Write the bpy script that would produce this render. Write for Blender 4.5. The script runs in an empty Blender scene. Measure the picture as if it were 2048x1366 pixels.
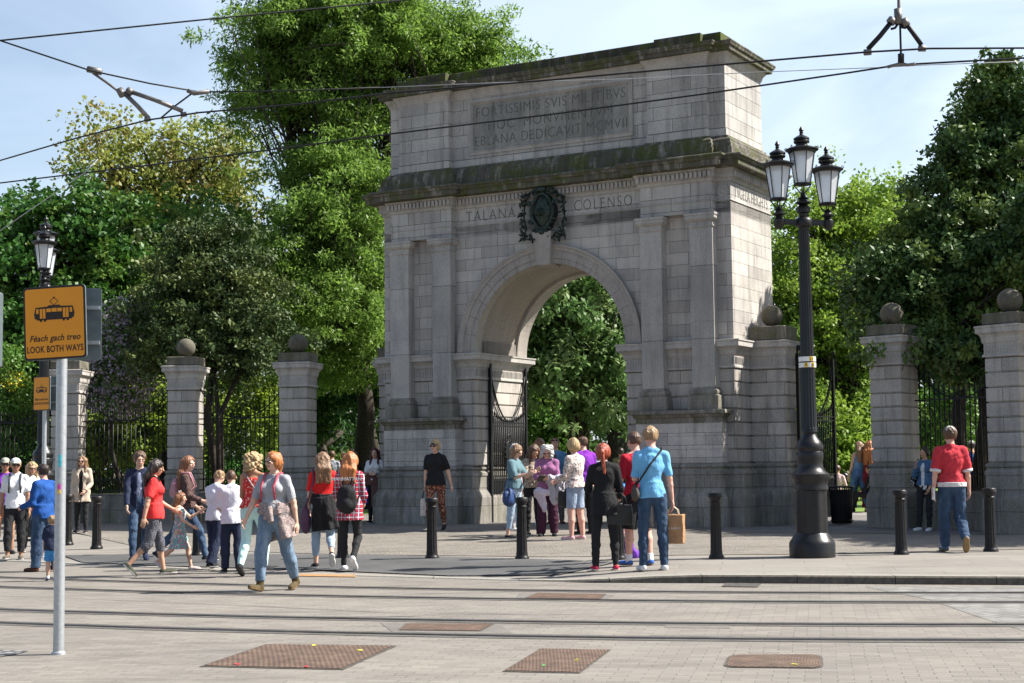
import bpy, bmesh, math, random
import numpy as np
from mathutils import Vector, Matrix
random.seed(7); RNG = np.random.default_rng(7)
R = math.radians
scene = bpy.context.scene
COL = scene.collection
# ---------------------------------------------------------------- camera
CAM = Vector((0, 0, 1.53)); PITCH = .080; ROLL = -.0113; FPX = 3112.0
cam = bpy.data.cameras.new('camera'); camo = bpy.data.objects.new('camera', cam); COL.objects.link(camo)
cam.sensor_width = 36; cam.lens = 36*FPX/2048; cam.clip_end = 3000; cam.clip_start = .1
camo.matrix_world = Matrix.Translation(CAM) @ Matrix.Rotation(R(90)+PITCH, 4, 'X') @ Matrix.Rotation(ROLL, 4, 'Z')
scene.camera = camo
# ---------------------------------------------------------------- world, sun, exposure
SUN_EL, SUN_AZ = R(47), R(4)            # azimuth measured from +X towards +Y
S = Vector((math.cos(SUN_EL)*math.cos(SUN_AZ), math.cos(SUN_EL)*math.sin(SUN_AZ), math.sin(SUN_EL)))
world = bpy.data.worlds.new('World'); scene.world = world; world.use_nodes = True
wt = world.node_tree; wt.nodes.clear()
def wn(t, **k):
    n = wt.nodes.new(t)
    for a, b in k.items(): setattr(n, a, b)
    return n
sky = wn('ShaderNodeTexSky'); sky.sky_type = 'NISHITA'; sky.sun_disc = False
sky.sun_elevation = SUN_EL; sky.sun_rotation = R(90)-SUN_AZ; sky.air_density = 1.0; sky.dust_density = 1.6; sky.ozone_density = 1.2
tc = wn('ShaderNodeTexCoord'); mp = wn('ShaderNodeMapping'); mp.inputs['Scale'].default_value = (1.2, 1.2, 4.5)
nz = wn('ShaderNodeTexNoise'); nz.inputs['Scale'].default_value = 2.6; nz.inputs['Detail'].default_value = 6; nz.inputs['Distortion'].default_value = .8
rp = wn('ShaderNodeValToRGB'); rp.color_ramp.elements[0].position = .30; rp.color_ramp.elements[1].position = .72
rp.color_ramp.elements[0].color = (.22, .22, .22, 1); rp.color_ramp.elements[1].color = (.75, .75, .75, 1)
mx = wn('ShaderNodeMixRGB'); mx.inputs[2].default_value = (7.7, 8.8, 10.0, 1)
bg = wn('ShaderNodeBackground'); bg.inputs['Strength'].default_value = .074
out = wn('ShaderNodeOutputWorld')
L = wt.links.new
L(tc.outputs['Generated'], mp.inputs[0]); L(mp.outputs[0], nz.inputs['Vector']); L(nz.outputs['Fac'], rp.inputs[0])
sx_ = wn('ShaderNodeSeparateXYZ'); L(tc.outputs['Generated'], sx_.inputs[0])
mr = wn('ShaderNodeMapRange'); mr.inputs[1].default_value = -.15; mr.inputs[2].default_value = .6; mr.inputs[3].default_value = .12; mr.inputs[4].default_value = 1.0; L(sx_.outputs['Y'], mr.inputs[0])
mm_ = wn('ShaderNodeMath', operation='MULTIPLY'); L(rp.outputs[0], mm_.inputs[0]); L(mr.outputs[0], mm_.inputs[1])   # cloud mask shaped to lower fill light: thin high cloud ahead, little behind
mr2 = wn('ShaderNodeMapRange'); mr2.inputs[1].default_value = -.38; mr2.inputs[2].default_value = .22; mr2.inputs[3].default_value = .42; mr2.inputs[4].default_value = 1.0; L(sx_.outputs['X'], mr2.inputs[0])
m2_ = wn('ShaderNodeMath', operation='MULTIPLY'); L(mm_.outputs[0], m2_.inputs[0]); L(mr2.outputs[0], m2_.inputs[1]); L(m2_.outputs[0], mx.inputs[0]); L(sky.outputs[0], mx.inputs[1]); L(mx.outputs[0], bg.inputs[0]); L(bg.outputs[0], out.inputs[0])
sun = bpy.data.lights.new('sun', 'SUN'); sun.energy = 5.0; sun.angle = R(.53); sun.color = (1, .95, .87)
suno = bpy.data.objects.new('sun', sun); COL.objects.link(suno); suno.rotation_mode = 'QUATERNION'
suno.rotation_quaternion = S.to_track_quat('Z', 'Y'); suno.location = (30, 10, 40)
scene.view_settings.view_transform = 'Standard'; scene.view_settings.look = 'None'
scene.view_settings.gamma = 1; scene.view_settings.exposure = 1.16
scene.cycles.max_bounces = 6; scene.cycles.transparent_max_bounces = 8
scene.cycles.use_denoising = True
# ---------------------------------------------------------------- placing helpers
_cp, _sp = math.cos(PITCH), math.sin(PITCH)
def ray(px, py):
    """direction through a pixel of the 2048 wide photograph"""
    x, y = px-1024, py-683
    c, s = math.cos(-ROLL), math.sin(-ROLL)
    x, y = x*c-y*s, x*s+y*c
    f, up = FPX, -y
    return Vector((x, f*_cp-up*_sp, f*_sp+up*_cp))
def at(px, py, Y):
    d = ray(px, py); return CAM + d*(Y/d.y)
def interp(x, xs, ys): return float(np.interp(x, xs, ys))
KX = [-40, -12, -7.5, -3.1, 0, 1, 3.1, 6.35, 12, 40]; KY = [50, 29.2, 26, 22.7, 21, 20.5, 20.1, 19.3, 18, 12]
def kerb_y(x): return interp(x, KX, KY)
def kerb_h(x):
    t = min(1, max(0, (x-.1)/2.4)); return .006+.095*t*t*(3-2*t)
def gz(x, y):
    k = kerb_y(x)
    if y < k: return 0.0
    t = min(1, max(0, (y-k)/max(3, 33-k)))
    return kerb_h(x)*(1-t)+.22*t
def G(px, py, up=0.0):
    """point of the ground seen at a pixel"""
    d = ray(px, py); z = .1
    for _ in range(8):
        P = CAM + d*((z-CAM.z)/d.z); z = gz(P.x, P.y)
    return Vector((P.x, P.y, z+up))
# ---------------------------------------------------------------- object helpers
def link(o, parent=None):
    COL.objects.link(o)
    if parent is not None: o.parent = parent
    return o
def tag(o, label=None, cat=None, group=None, kind=None):
    if label: o['label'] = label
    if cat: o['category'] = cat
    if group: o['group'] = group
    if kind: o['kind'] = kind
    return o
def empty(name, loc, rz=0, label=None, cat=None, group=None):
    o = bpy.data.objects.new(name, None); o.location = loc; o.rotation_euler = (0, 0, rz); o.empty_display_size = .2
    link(o); return tag(o, label, cat, group)
def copy_tree(o, parent=None):
    c = o.copy(); link(c, parent)
    for ch in list(o.children): copy_tree(ch, c)
    return c
def smooth(me):
    me.polygons.foreach_set('use_smooth', np.ones(len(me.polygons), bool)); me.update()
class MB:
    """collects simple shapes into one mesh"""
    def __init__(s, M=None): s.split = False; s.v = []; s.f = []; s.sm = []; s.M = M
    def add(s, vs, fs, sm=False):
        n = len(s.v); s.v += [tuple(q) for q in vs]
        for f in fs: s.f.append(tuple(n+i for i in f)); s.sm.append(sm)
    def box(s, x0, x1, y0, y1, z0, z1, M=None):
        vs = [(x, y, z) for z in (z0, z1) for y in (y0, y1) for x in (x0, x1)]
        if M is not None: vs = [M @ Vector(q) for q in vs]
        s.add(vs, [(0, 2, 3, 1), (4, 5, 7, 6), (0, 1, 5, 4), (2, 6, 7, 3), (0, 4, 6, 2), (1, 3, 7, 5)])
    def prism(s, poly, y0, y1, M=None):
        """polygon in x,z (counter-clockwise seen from -y) extruded from y0 to y1"""
        n = len(poly); vs = [(x, y0, z) for x, z in poly]+[(x, y1, z) for x, z in poly]
        if M is not None: vs = [M @ Vector(q) for q in vs]
        s.add(vs, [tuple(range(n)), tuple(range(2*n-1, n-1, -1))]+[(i, i+n, (i+1) % n+n, (i+1) % n) for i in range(n)])
    def tube(s, pts, rad, n=8, cap=True, sm=True):
        pts = [Vector(p) for p in pts]; rs = rad if hasattr(rad, '__len__') else [rad]*len(pts)
        vs = []; up = None
        for i, p in enumerate(pts):
            t = (pts[min(i+1, len(pts)-1)]-pts[max(i-1, 0)])
            t = t.normalized() if t.length > 1e-9 else Vector((0, 0, 1))
            if up is None: a = Vector((0, 0, 1)) if abs(t.z) < .9 else Vector((1, 0, 0))
            else: a = up
            x = (a-t*a.dot(t)).normalized(); up = x; y = t.cross(x)
            for k in range(n):
                th = 2*math.pi*k/n; vs.append(p+(x*math.cos(th)+y*math.sin(th))*rs[i])
        fs = [(i*n+k, i*n+(k+1) % n, (i+1)*n+(k+1) % n, (i+1)*n+k) for i in range(len(pts)-1) for k in range(n)]
        if cap: fs += [tuple(range(n-1, -1, -1)), tuple((len(pts)-1)*n+k for k in range(n))]
        s.add(vs, fs, sm)
    def lathe(s, prof, c=(0, 0, 0), n=24, flute=0, depth=.0, sm=True, zr=None):
        """profile of (radius, z) turned round a vertical axis; optional flutes"""
        vs = []
        for r, z in prof:
            for k in range(n):
                th = 2*math.pi*k/n
                q = r
                if flute and (zr is None or zr[0] <= z <= zr[1]): q = r-depth*(.5-.5*math.cos(th*flute))
                vs.append((c[0]+q*math.cos(th), c[1]+q*math.sin(th), c[2]+z))
        m = len(prof)
        fs = [(i*n+k, i*n+(k+1) % n, (i+1)*n+(k+1) % n, (i+1)*n+k) for i in range(m-1) for k in range(n)]
        fs += [tuple(range(n-1, -1, -1)), tuple((m-1)*n+k for k in range(n))]
        s.add(vs, fs, sm); s.split = sm
    def ball(s, c, r, n=20, m=12, sc=(1, 1, 1)):
        vs = [(c[0]+r*sc[0]*math.sin(math.pi*j/m)*math.cos(2*math.pi*k/n), c[1]+r*sc[1]*math.sin(math.pi*j/m)*math.sin(2*math.pi*k/n), c[2]-r*sc[2]*math.cos(math.pi*j/m)) for j in range(1, m) for k in range(n)]
        fs = [(j*n+k, j*n+(k+1) % n, (j+1)*n+(k+1) % n, (j+1)*n+k) for j in range(m-2) for k in range(n)]
        a = len(vs); vs += [(c[0], c[1], c[2]-r*sc[2]), (c[0], c[1], c[2]+r*sc[2])]
        fs += [(a, (k+1) % n, k) for k in range(n)]+[(a+1, (m-2)*n+k, (m-2)*n+(k+1) % n) for k in range(n)]
        s.add(vs, fs, True)
    def sweep(s, path, prof, closed=True):
        """profile of (outward offset, z) carried round a plan path with mitred corners (path counter-clockwise)"""
        n = len(path); P = [Vector(p) for p in path]; mit = []
        for i in range(n):
            a = P[i]-P[i-1] if (closed or i > 0) else P[1]-P[0]
            b = P[(i+1) % n]-P[i] if (closed or i < n-1) else a
            a.normalize(); b.normalize(); na = Vector((a.y, -a.x)); nb = Vector((b.y, -b.x))
            m = na+nb; m = m/max(.2, m.dot(na)) if m.length > 1e-6 else na; mit.append(m)
        k = len(prof); vs = []
        for i in range(n):
            for o, z in prof:
                q = P[i]+mit[i]*o; vs.append((q.x, q.y, z))
        seg = range(n if closed else n-1); fs = []
        for i in seg:
            j = (i+1) % n
            for t in range(k-1): fs.append((i*k+t, j*k+t, j*k+t+1, i*k+t+1))
        if not closed: fs += [tuple(range(k)), tuple(reversed([(n-1)*k+t for t in range(k)]))]
        s.add(vs, fs)
    def poly_cap(s, path, z): s.add([(p[0], p[1], z) for p in path], [tuple(range(len(path)))])
    def build(s, name, mat, parent=None, uv=False, bevel=0):
        me = bpy.data.meshes.new(name)
        vs = s.v if s.M is None else [tuple(s.M @ Vector(q)) for q in s.v]
        me.from_pydata(vs, [], s.f); me.polygons.foreach_set('use_smooth', np.array(s.sm, bool))
        for m_ in (mat if isinstance(mat, (list, tuple)) else [mat]): me.materials.append(m_)
        if uv: box_uv(me)
        me.update(); o = bpy.data.objects.new(name, me); link(o, parent)
        if s.split: es = o.modifiers.new('sharp edges', 'EDGE_SPLIT'); es.split_angle = R(38)
        if bevel:
            b = o.modifiers.new('bevel', 'BEVEL'); b.width = bevel; b.segments = 1; b.limit_method = 'ANGLE'; b.angle_limit = R(50)
        return o
def box_uv(me):
    nl = len(me.loops); vi = np.empty(nl, int); me.loops.foreach_get('vertex_index', vi)
    co = np.empty(len(me.vertices)*3); me.vertices.foreach_get('co', co); co = co.reshape(-1, 3)
    no = np.empty(len(me.polygons)*3); me.polygons.foreach_get('normal', no); no = np.abs(no.reshape(-1, 3))
    tot = np.empty(len(me.polygons), int); me.polygons.foreach_get('loop_total', tot)
    ax = np.repeat(no.argmax(1), tot); p = co[vi]; uv = np.empty((nl, 2))
    uv[:, 0] = np.where(ax == 0, p[:, 1]+.37, p[:, 0]); uv[:, 1] = np.where(ax == 2, p[:, 1], p[:, 2])
    l = me.uv_layers.new(name='UVMap'); l.data.foreach_set('uv', uv.ravel().astype(np.float32))
def npmesh(name, V, F, mat, parent=None, sm=True):
    """mesh from numpy arrays of vertices and equal-sized faces"""
    me = bpy.data.meshes.new(name); V = np.asarray(V, np.float32); F = np.asarray(F, np.int32)
    me.vertices.add(len(V)); me.vertices.foreach_set('co', V.ravel())
    k = F.shape[1]; me.loops.add(F.size); me.loops.foreach_set('vertex_index', F.ravel())
    me.polygons.add(len(F)); me.polygons.foreach_set('loop_start', np.arange(0, F.size, k, dtype=np.int32))
    me.polygons.foreach_set('loop_total', np.full(len(F), k, np.int32))
    if sm: me.polygons.foreach_set('use_smooth', np.ones(len(F), bool))
    for m_ in (mat if isinstance(mat, (list, tuple)) else [mat]): me.materials.append(m_)
    me.update(calc_edges=True); me.validate()
    return link(bpy.data.objects.new(name, me), parent)
# ---------------------------------------------------------------- materials
MATS = {}
class NT:
    def __init__(s, name):
        s.m = bpy.data.materials.new(name); s.m.use_nodes = True; s.t = s.m.node_tree; s.t.nodes.clear()
        s.out = s.n('ShaderNodeOutputMaterial'); s.b = s.n('ShaderNodeBsdfPrincipled'); s.l(s.b.outputs[0], s.out.inputs[0])
    def n(s, t, **k):
        n = s.t.nodes.new(t)
        for a, b in k.items(): setattr(n, a, b)
        return n
    def l(s, a, b): s.t.links.new(a, b)
    def set(s, inp, v):
        if hasattr(v, 'bl_idname') or hasattr(v, 'is_linked') and not isinstance(v, (int, float)): s.l(v, inp)
        else: inp.default_value = v
    def co(s, kind='Object', scale=(1, 1, 1), rot=(0, 0, 0), loc=(0, 0, 0)):
        c = s.n('ShaderNodeTexCoord'); m = s.n('ShaderNodeMapping'); s.l(c.outputs[kind], m.inputs[0])
        m.inputs['Scale'].default_value = scale; m.inputs['Rotation'].default_value = rot; m.inputs['Location'].default_value = loc
        return m.outputs[0]
    def noise(s, v, sc, det=4, rough=.55, dist=0):
        n = s.n('ShaderNodeTexNoise'); s.l(v, n.inputs['Vector']); n.inputs['Scale'].default_value = sc; n.inputs['Detail'].default_value = det
        n.inputs['Roughness'].default_value = rough; n.inputs['Distortion'].default_value = dist; return n.outputs['Fac']
    def ramp(s, f, stops):
        r = s.n('ShaderNodeValToRGB'); s.l(f, r.inputs[0]); e = r.color_ramp.elements
        while len(e) < len(stops): e.new(.5)
        for i, (p, c) in enumerate(stops):
            e[i].position = p; e[i].color = (c, c, c, 1) if not hasattr(c, '__len__') else (*c[:3], 1)
        return r.outputs[0]
    def mix(s, f, a, b, mode='MIX'):
        n = s.n('ShaderNodeMixRGB', blend_type=mode)
        for i, v in zip((0, 1, 2), (f, a, b)):
            if isinstance(v, (int, float)): n.inputs[i].default_value = v if i == 0 else (v, v, v, 1)
            elif isinstance(v, (tuple, list)): n.inputs[i].default_value = (*v[:3], 1)
            else: s.l(v, n.inputs[i])
        return n.outputs[0]
    def math(s, op, a, b=0.0):
        n = s.n('ShaderNodeMath', operation=op)
        for i, v in enumerate((a, b)):
            if isinstance(v, (int, float)): n.inputs[i].default_value = v
            else: s.l(v, n.inputs[i])
        return n.outputs[0]
    def bump(s, h, strength=.3, dist=.02):
        n = s.n('ShaderNodeBump'); n.inputs['Strength'].default_value = strength; n.inputs['Distance'].default_value = dist
        s.l(h, n.inputs['Height']); s.l(n.outputs[0], s.b.inputs['Normal'])
    def fin(s, col, rough=.6, spec=.4, metal=0):
        if isinstance(col, (tuple, list)): s.b.inputs['Base Color'].default_value = (*col[:3], 1)
        else: s.l(col, s.b.inputs['Base Color'])
        if isinstance(rough, (int, float)): s.b.inputs['Roughness'].default_value = rough
        else: s.l(rough, s.b.inputs['Roughness'])
        s.b.inputs['Specular IOR Level'].default_value = spec; s.b.inputs['Metallic'].default_value = metal
        return s.m
def flat(name, col, rough=.6, spec=.4, metal=0, var=.15, sc=12, bump=.0):
    if name in MATS: return MATS[name]
    t = NT(name); v = t.co(); n = t.noise(v, sc)
    c = t.mix(t.ramp(n, [(.3, 0.0), (.7, 1.0)]), [x*(1-var) for x in col], [min(1, x*(1+var)) for x in col])
    if bump: t.bump(n, bump, .01)
    MATS[name] = t.fin(c, rough, spec, metal); return MATS[name]
def stone(name, row=.283, w0=0.0, bw=.85, base=(.36, .335, .31), moss=0.0, joints=True, stain=.5, msz=.006):
    """weathered granite ashlar: block to block tone, speckle, damp streaks, moss"""
    if name in MATS: return MATS[name]
    t = NT(name); o = t.co(); uv = t.co('UV', loc=(0, -w0, 0))
    big = t.noise(o, .9, 5, .6); fine = t.noise(o, 45, 3, .7); streak = t.noise(t.co(scale=(3.5, 3.5, .35)), 1.6, 5, .65)
    if joints:
        b = t.n('ShaderNodeTexBrick'); t.l(uv, b.inputs['Vector']); b.offset = .5; b.squash = 1
        for k_, v_ in (('Scale', 1), ('Mortar Size', msz), ('Mortar Smooth', .2), ('Bias', 0), ('Brick Width', bw), ('Row Height', row)): b.inputs[k_].default_value = v_
        d = .82
        b.inputs['Color1'].default_value = (*[x*d for x in base], 1)
        b.inputs['Color2'].default_value = (base[0]*1.13, base[1]*1.13, base[2]*1.14, 1)
        b.inputs['Mortar'].default_value = (*[x*.30 for x in base], 1); c = b.outputs['Color']
    else: c = t.mix(0.0, base, base)
    c = t.mix(.85, c, t.ramp(fine, [(.25, .62), (.75, 1.28)]), 'MULTIPLY')
    c = t.mix(.8, c, t.ramp(big, [(.3, (.72, .72, .74)), (.7, (1.2, 1.17, 1.12))]), 'MULTIPLY')
    c = t.mix(stain, c, t.ramp(streak, [(.33, (.42, .42, .42)), (.52, (1, 1, 1))]), 'MULTIPLY')
    if moss:
        m1 = t.noise(o, 2.3, 6, .7); m2 = t.noise(t.co(scale=(6, 6, .8)), 1.1, 4, .7)
        c = t.mix(t.math('MULTIPLY', t.ramp(m2, [(.36, 0.0), (.5, 1.0)]), min(1, moss)), c, t.mix(t.ramp(fine, [(.3, 0.0), (.7, 1.0)]), (.028, .026, .018), (.065, .06, .042)))
        c = t.mix(t.math('MULTIPLY', t.ramp(m1, [(.46, 0.0), (.6, 1.0)]), moss), c, t.mix(t.ramp(fine, [(.3, 0.0), (.7, 1.0)]), (.035, .05, .008), (.10, .115, .02)))
    h = fine
    if joints: h = t.math('SUBTRACT', t.math('MULTIPLY', fine, .25), t.math('MULTIPLY', b.outputs['Fac'], 1.0))
    t.bump(h, .5, .012)
    MATS[name] = t.fin(c, .85, .25); return MATS[name]
def text_mesh(body, size, M, mat, parent, name='lettering', extrude=.004, align='CENTER', shear=0, space=1.0, offset=0, sx=1.0):
    cu = bpy.data.curves.new(name, 'FONT'); cu.body = body; cu.size = size; cu.extrude = extrude; cu.align_x = align; cu.shear = shear
    cu.space_character = space; cu.offset = offset; cu.resolution_u = 3
    o = bpy.data.objects.new('tmp', cu); COL.objects.link(o); dg = bpy.context.evaluated_depsgraph_get(); dg.update()
    me = bpy.data.meshes.new_from_object(o.evaluated_get(dg)); bpy.data.objects.remove(o); me.name = name
    me.transform(Matrix.Diagonal((sx, 1, 1, 1))); me.transform(M); me.materials.clear(); me.materials.append(mat)
    return link(bpy.data.objects.new(name, me), parent)
FRONT = Matrix.Rotation(R(90), 4, 'X')      # lays text in the x-z plane, read from -y
# ================================================================ the setting: ground, road, pavement
def drape(name, poly, off, mat, step=.6, kind='structure', zf=None, skirt=0):
    bm = bmesh.new(); vs = [bm.verts.new((p[0], p[1], 0)) for p in poly]; bm.faces.new(vs)
    xs = [p[0] for p in poly]; ys = [p[1] for p in poly]
    for ax, lo, hi in ((0, min(xs), max(xs)), (1, min(ys), max(ys))):
        q = math.floor(lo/step)*step+step
        while q < hi:
            co = (q, 0, 0) if ax == 0 else (0, q, 0); no = (1, 0, 0) if ax == 0 else (0, 1, 0)
            bmesh.ops.bisect_plane(bm, geom=bm.verts[:]+bm.edges[:]+bm.faces[:], plane_co=co, plane_no=no); q += step
    zf = zf or gz
    for v in bm.verts: v.co.z = zf(v.co.x, v.co.y+1e-4)+off
    bmesh.ops.recalc_face_normals(bm, faces=bm.faces[:])
    for f in bm.faces:
        if f.normal.z < 0: f.normal_flip()
    me = bpy.data.meshes.new(name); bm.to_mesh(me); bm.free(); me.materials.append(mat)
    o = link(bpy.data.objects.new(name, me)); o['kind'] = kind; return o
def paving(name, bw, rh, base, rot=0, mortar=.35, warp=0, msz=.006, contrast=.12, warpsc=1.0):
    t = NT(name); v = t.co(rot=(0, 0, rot)); o = t.co()
    if warp:
        w = t.n('ShaderNodeVectorMath', operation='MULTIPLY_ADD')
        nn = t.n('ShaderNodeTexNoise'); t.l(o, nn.inputs['Vector']); nn.inputs['Scale'].default_value = warpsc; nn.inputs['Detail'].default_value = 1
        t.l(nn.outputs['Color'], w.inputs[0]); w.inputs[1].default_value = (warp, warp, 0); t.l(v, w.inputs[2]); v = w.outputs[0]
    b = t.n('ShaderNodeTexBrick'); t.l(v, b.inputs['Vector']); b.offset = .5
    for k_, v_ in (('Scale', 1), ('Mortar Size', msz), ('Mortar Smooth', .3), ('Bias', 0), ('Brick Width', bw), ('Row Height', rh)): b.inputs[k_].default_value = v_
    b.inputs['Color1'].default_value = (*[x*(1-contrast) for x in base], 1); b.inputs['Color2'].default_value = (*[x*(1+contrast) for x in base], 1)
    b.inputs['Mortar'].default_value = (*base, 1)
    jn = t.ramp(t.noise(o, 1.6, 5, .7), [(.40, .12), (.68, .9)]); jf = t.math('MULTIPLY', t.math('MULTIPLY', b.outputs['Fac'], jn), 1.0)
    c = t.mix(jf, b.outputs['Color'], [x*mortar for x in base]); fine = t.noise(o, 60, 3, .7); big = t.noise(o, .55, 5, .62); mid = t.noise(t.co(scale=(.5, 2.2, 1)), 1.5, 6, .7)
    c = t.mix(.8, c, t.ramp(fine, [(.25, .72), (.75, 1.22)]), 'MULTIPLY')
    c = t.mix(.7, c, t.ramp(big, [(.3, (.82, .82, .83)), (.7, (1.1, 1.09, 1.06))]), 'MULTIPLY')
    c = t.mix(.55, c, t.ramp(mid, [(.3, .78), (.5, 1.0), (.7, 1.08)]), 'MULTIPLY')
    gum = t.n('ShaderNodeTexVoronoi'); t.l(o, gum.inputs['Vector']); gum.inputs['Scale'].default_value = 1.7
    c = t.mix(t.ramp(gum.outputs['Distance'], [(.028, .6), (.05, 0.0)]), c, [x*.45 for x in base])
    sp = t.noise(t.co(scale=(.35, 1.4, 1), loc=(4, 9, 0)), .9, 7, .72); c = t.mix(.8, c, t.ramp(sp, [(.34, (.66, .65, .64)), (.47, (1, 1, 1)), (.62, (1.0, 1.0, 1.0)), (.72, (1.14, 1.13, 1.1))]), 'MULTIPLY')
    t.bump(t.math('SUBTRACT', t.math('MULTIPLY', fine, .35), t.math('MULTIPLY', b.outputs['Fac'], .8)), .45, .01)
    return t.fin(c, .8, .3)
PAV = (.36, .325, .285)
RROT = R(-11)
m_road = paving('road_sett_paving', .23, .115, (.200, .182, .160), R(11), .38, .02, .006, .11)
m_slab = paving('granite_flagstones', 1.15, .62, (.220, .202, .180), R(9), .5, 0, .006, .05)
m_fan = paving('fan_laid_setts', .13, .11, (.20, .180, .156), R(8), .40, .9, .012, .14, .45)
m_cobble = paving('old_cobbles', .24, .15, (.20, .195, .185), R(58), .4, .03, .018, .22)
def rough_ground(name, a, b, sc=3):
    t = NT(name); o = t.co(); n = t.noise(o, sc, 6, .7); f = t.noise(o, 55, 3, .7)
    c = t.mix(t.ramp(n, [(.35, 0.0), (.65, 1.0)]), a, b); c = t.mix(.8, c, t.ramp(f, [(.25, .6), (.75, 1.35)]), 'MULTIPLY'); t.bump(f, .5, .01)
    return t.fin(c, .9, .2)
m_ground = rough_ground('bare_earth', (.10, .09, .06), (.15, .13, .09))
m_grass = rough_ground('mown_grass', (.09, .15, .025), (.15, .22, .05), 1.2)
m_path = rough_ground('park_path_tarmac', (.12, .115, .11), (.17, .16, .15), 1.5)
m_resin = rough_ground('dark_resin_border', (.075, .071, .067), (.13, .12, .11), 4)
def strip(name, xs, f0, f1, off, mat, kind='structure', zf=None):
    mb = MB(); zf = zf or gz
    for a, b in zip(xs[:-1], xs[1:]):
        mb.add([(a, f0(a), zf(a, f0(a))+off), (b, f0(b), zf(b, f0(b))+off), (b, f1(b), zf(b, f1(b))+off), (a, f1(a), zf(a, f1(a))+off)], [(0, 1, 2, 3)])
    o = mb.build(name, mat); o['kind'] = kind; return o
# one sheet to the horizon
mb = MB(); mb.add([(-900, -60, -.03), (900, -60, -.03), (900, 2200, -.03), (-900, 2200, -.03)], [(0, 1, 2, 3)]); o = mb.build('ground', m_ground); o['kind'] = 'structure'
# road sheet (up to the kerb), pavement sheet beyond it
xs = [x*.5 for x in range(-80, 81)]
mb = MB()
for a, b in zip(xs[:-1], xs[1:]): mb.add([(a, -15, 0), (b, -15, 0), (b, kerb_y(b), 0), (a, kerb_y(a), 0)], [(0, 1, 2, 3)])
o = mb.build('road', m_road); o['kind'] = 'structure'
mb = MB(); ny = 18
for a, b in zip(xs[:-1], xs[1:]):
    ya, yb = kerb_y(a)+.30, kerb_y(b)+.30
    for j in range(ny):
        t0, t1 = j/ny, (j+1)/ny
        q = [(a, ya+(62-ya)*t0**1.3), (b, yb+(62-yb)*t0**1.3), (b, yb+(62-yb)*t1**1.3), (a, ya+(62-ya)*t1**1.3)]
        mb.add([(x, y, gz(x, y)) for x, y in q], [(0, 1, 2, 3)])
o = mb.build('pavement', m_slab); o['kind'] = 'structure'
# kerb of long granite stones
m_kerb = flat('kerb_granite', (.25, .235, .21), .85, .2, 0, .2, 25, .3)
m_kerbface = flat('kerb_face_dark', (.10, .09, .075), .9, .2, 0, .3, 18, .3)  # kerb front and upper edge, darker than the top
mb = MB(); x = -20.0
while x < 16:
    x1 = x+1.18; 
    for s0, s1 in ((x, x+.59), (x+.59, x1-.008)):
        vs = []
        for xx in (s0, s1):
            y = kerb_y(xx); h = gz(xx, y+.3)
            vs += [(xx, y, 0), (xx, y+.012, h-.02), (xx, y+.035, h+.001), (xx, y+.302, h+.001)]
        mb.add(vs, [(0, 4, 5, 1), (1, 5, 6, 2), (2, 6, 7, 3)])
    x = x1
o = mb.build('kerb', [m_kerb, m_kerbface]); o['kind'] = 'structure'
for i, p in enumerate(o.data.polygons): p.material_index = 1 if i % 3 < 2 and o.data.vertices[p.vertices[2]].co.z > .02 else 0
# forecourt of fan laid setts
fan_px = [(150, 1066), (262, 1091), (400, 1100), (650, 1109), (1000, 1113), (1300, 1112), (1600, 1109), (2100, 1098)]
pl = [G(a, b) for a, b in fan_px]; pl = [(p.x, p.y) for p in pl]+[(14, 24), (14, 33), (3, 44), (-16, 44), (-18, 36)]
drape('forecourt', pl, .008, m_fan)
# tactile paving at the crossing
t = NT('tactile_blister_paving'); v = t.co(rot=(0, 0, R(20))); 
vo = t.n('ShaderNodeTexVoronoi'); t.l(v, vo.inputs['Vector']); vo.inputs['Scale'].default_value = 8.5; vo.inputs['Randomness'].default_value = .0
d = t.ramp(vo.outputs['Distance'], [(.2, 1.0), (.42, 0.0)]); n = t.noise(t.co(), 1.3, 5, .65)
c = t.mix(d, (.075, .075, .075), (.24, .235, .225)); c = t.mix(.7, c, t.ramp(n, [(.3, .7), (.7, 1.25)]), 'MULTIPLY'); t.bump(d, .6, .01)
m_tact = t.fin(c, .8, .3)
tp = [(125, 1112), (420, 1108), (800, 1112), (1100, 1120), (1232, 1126), (1120, 1151), (900, 1153), (620, 1141), (260, 1131), (165, 1126)]
drape('tactile_paving', [(lambda p: (p.x, p.y))(G(a, b)) for a, b in tp], .015, m_tact, .4)
tp2 = [(-60, 1299), (0, 1301), (58, 1303), (30, 1310), (-20, 1318), (-60, 1320)]
drape('tactile_paving', [(lambda p: (p.x, p.y))(G(a, b)) for a, b in tp2], .008, m_tact, .4)
# old cobbles on the right of the road
cb = [(1730, 1174), (1800, 1174), (2100, 1176), (2250, 1200), (2250, 1300), (2048, 1262), (1950, 1232), (1860, 1200)]
drape('cobbles', [(lambda p: (p.x, p.y))(G(a, b)) for a, b in cb], .003, m_cobble, .6)
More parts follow.
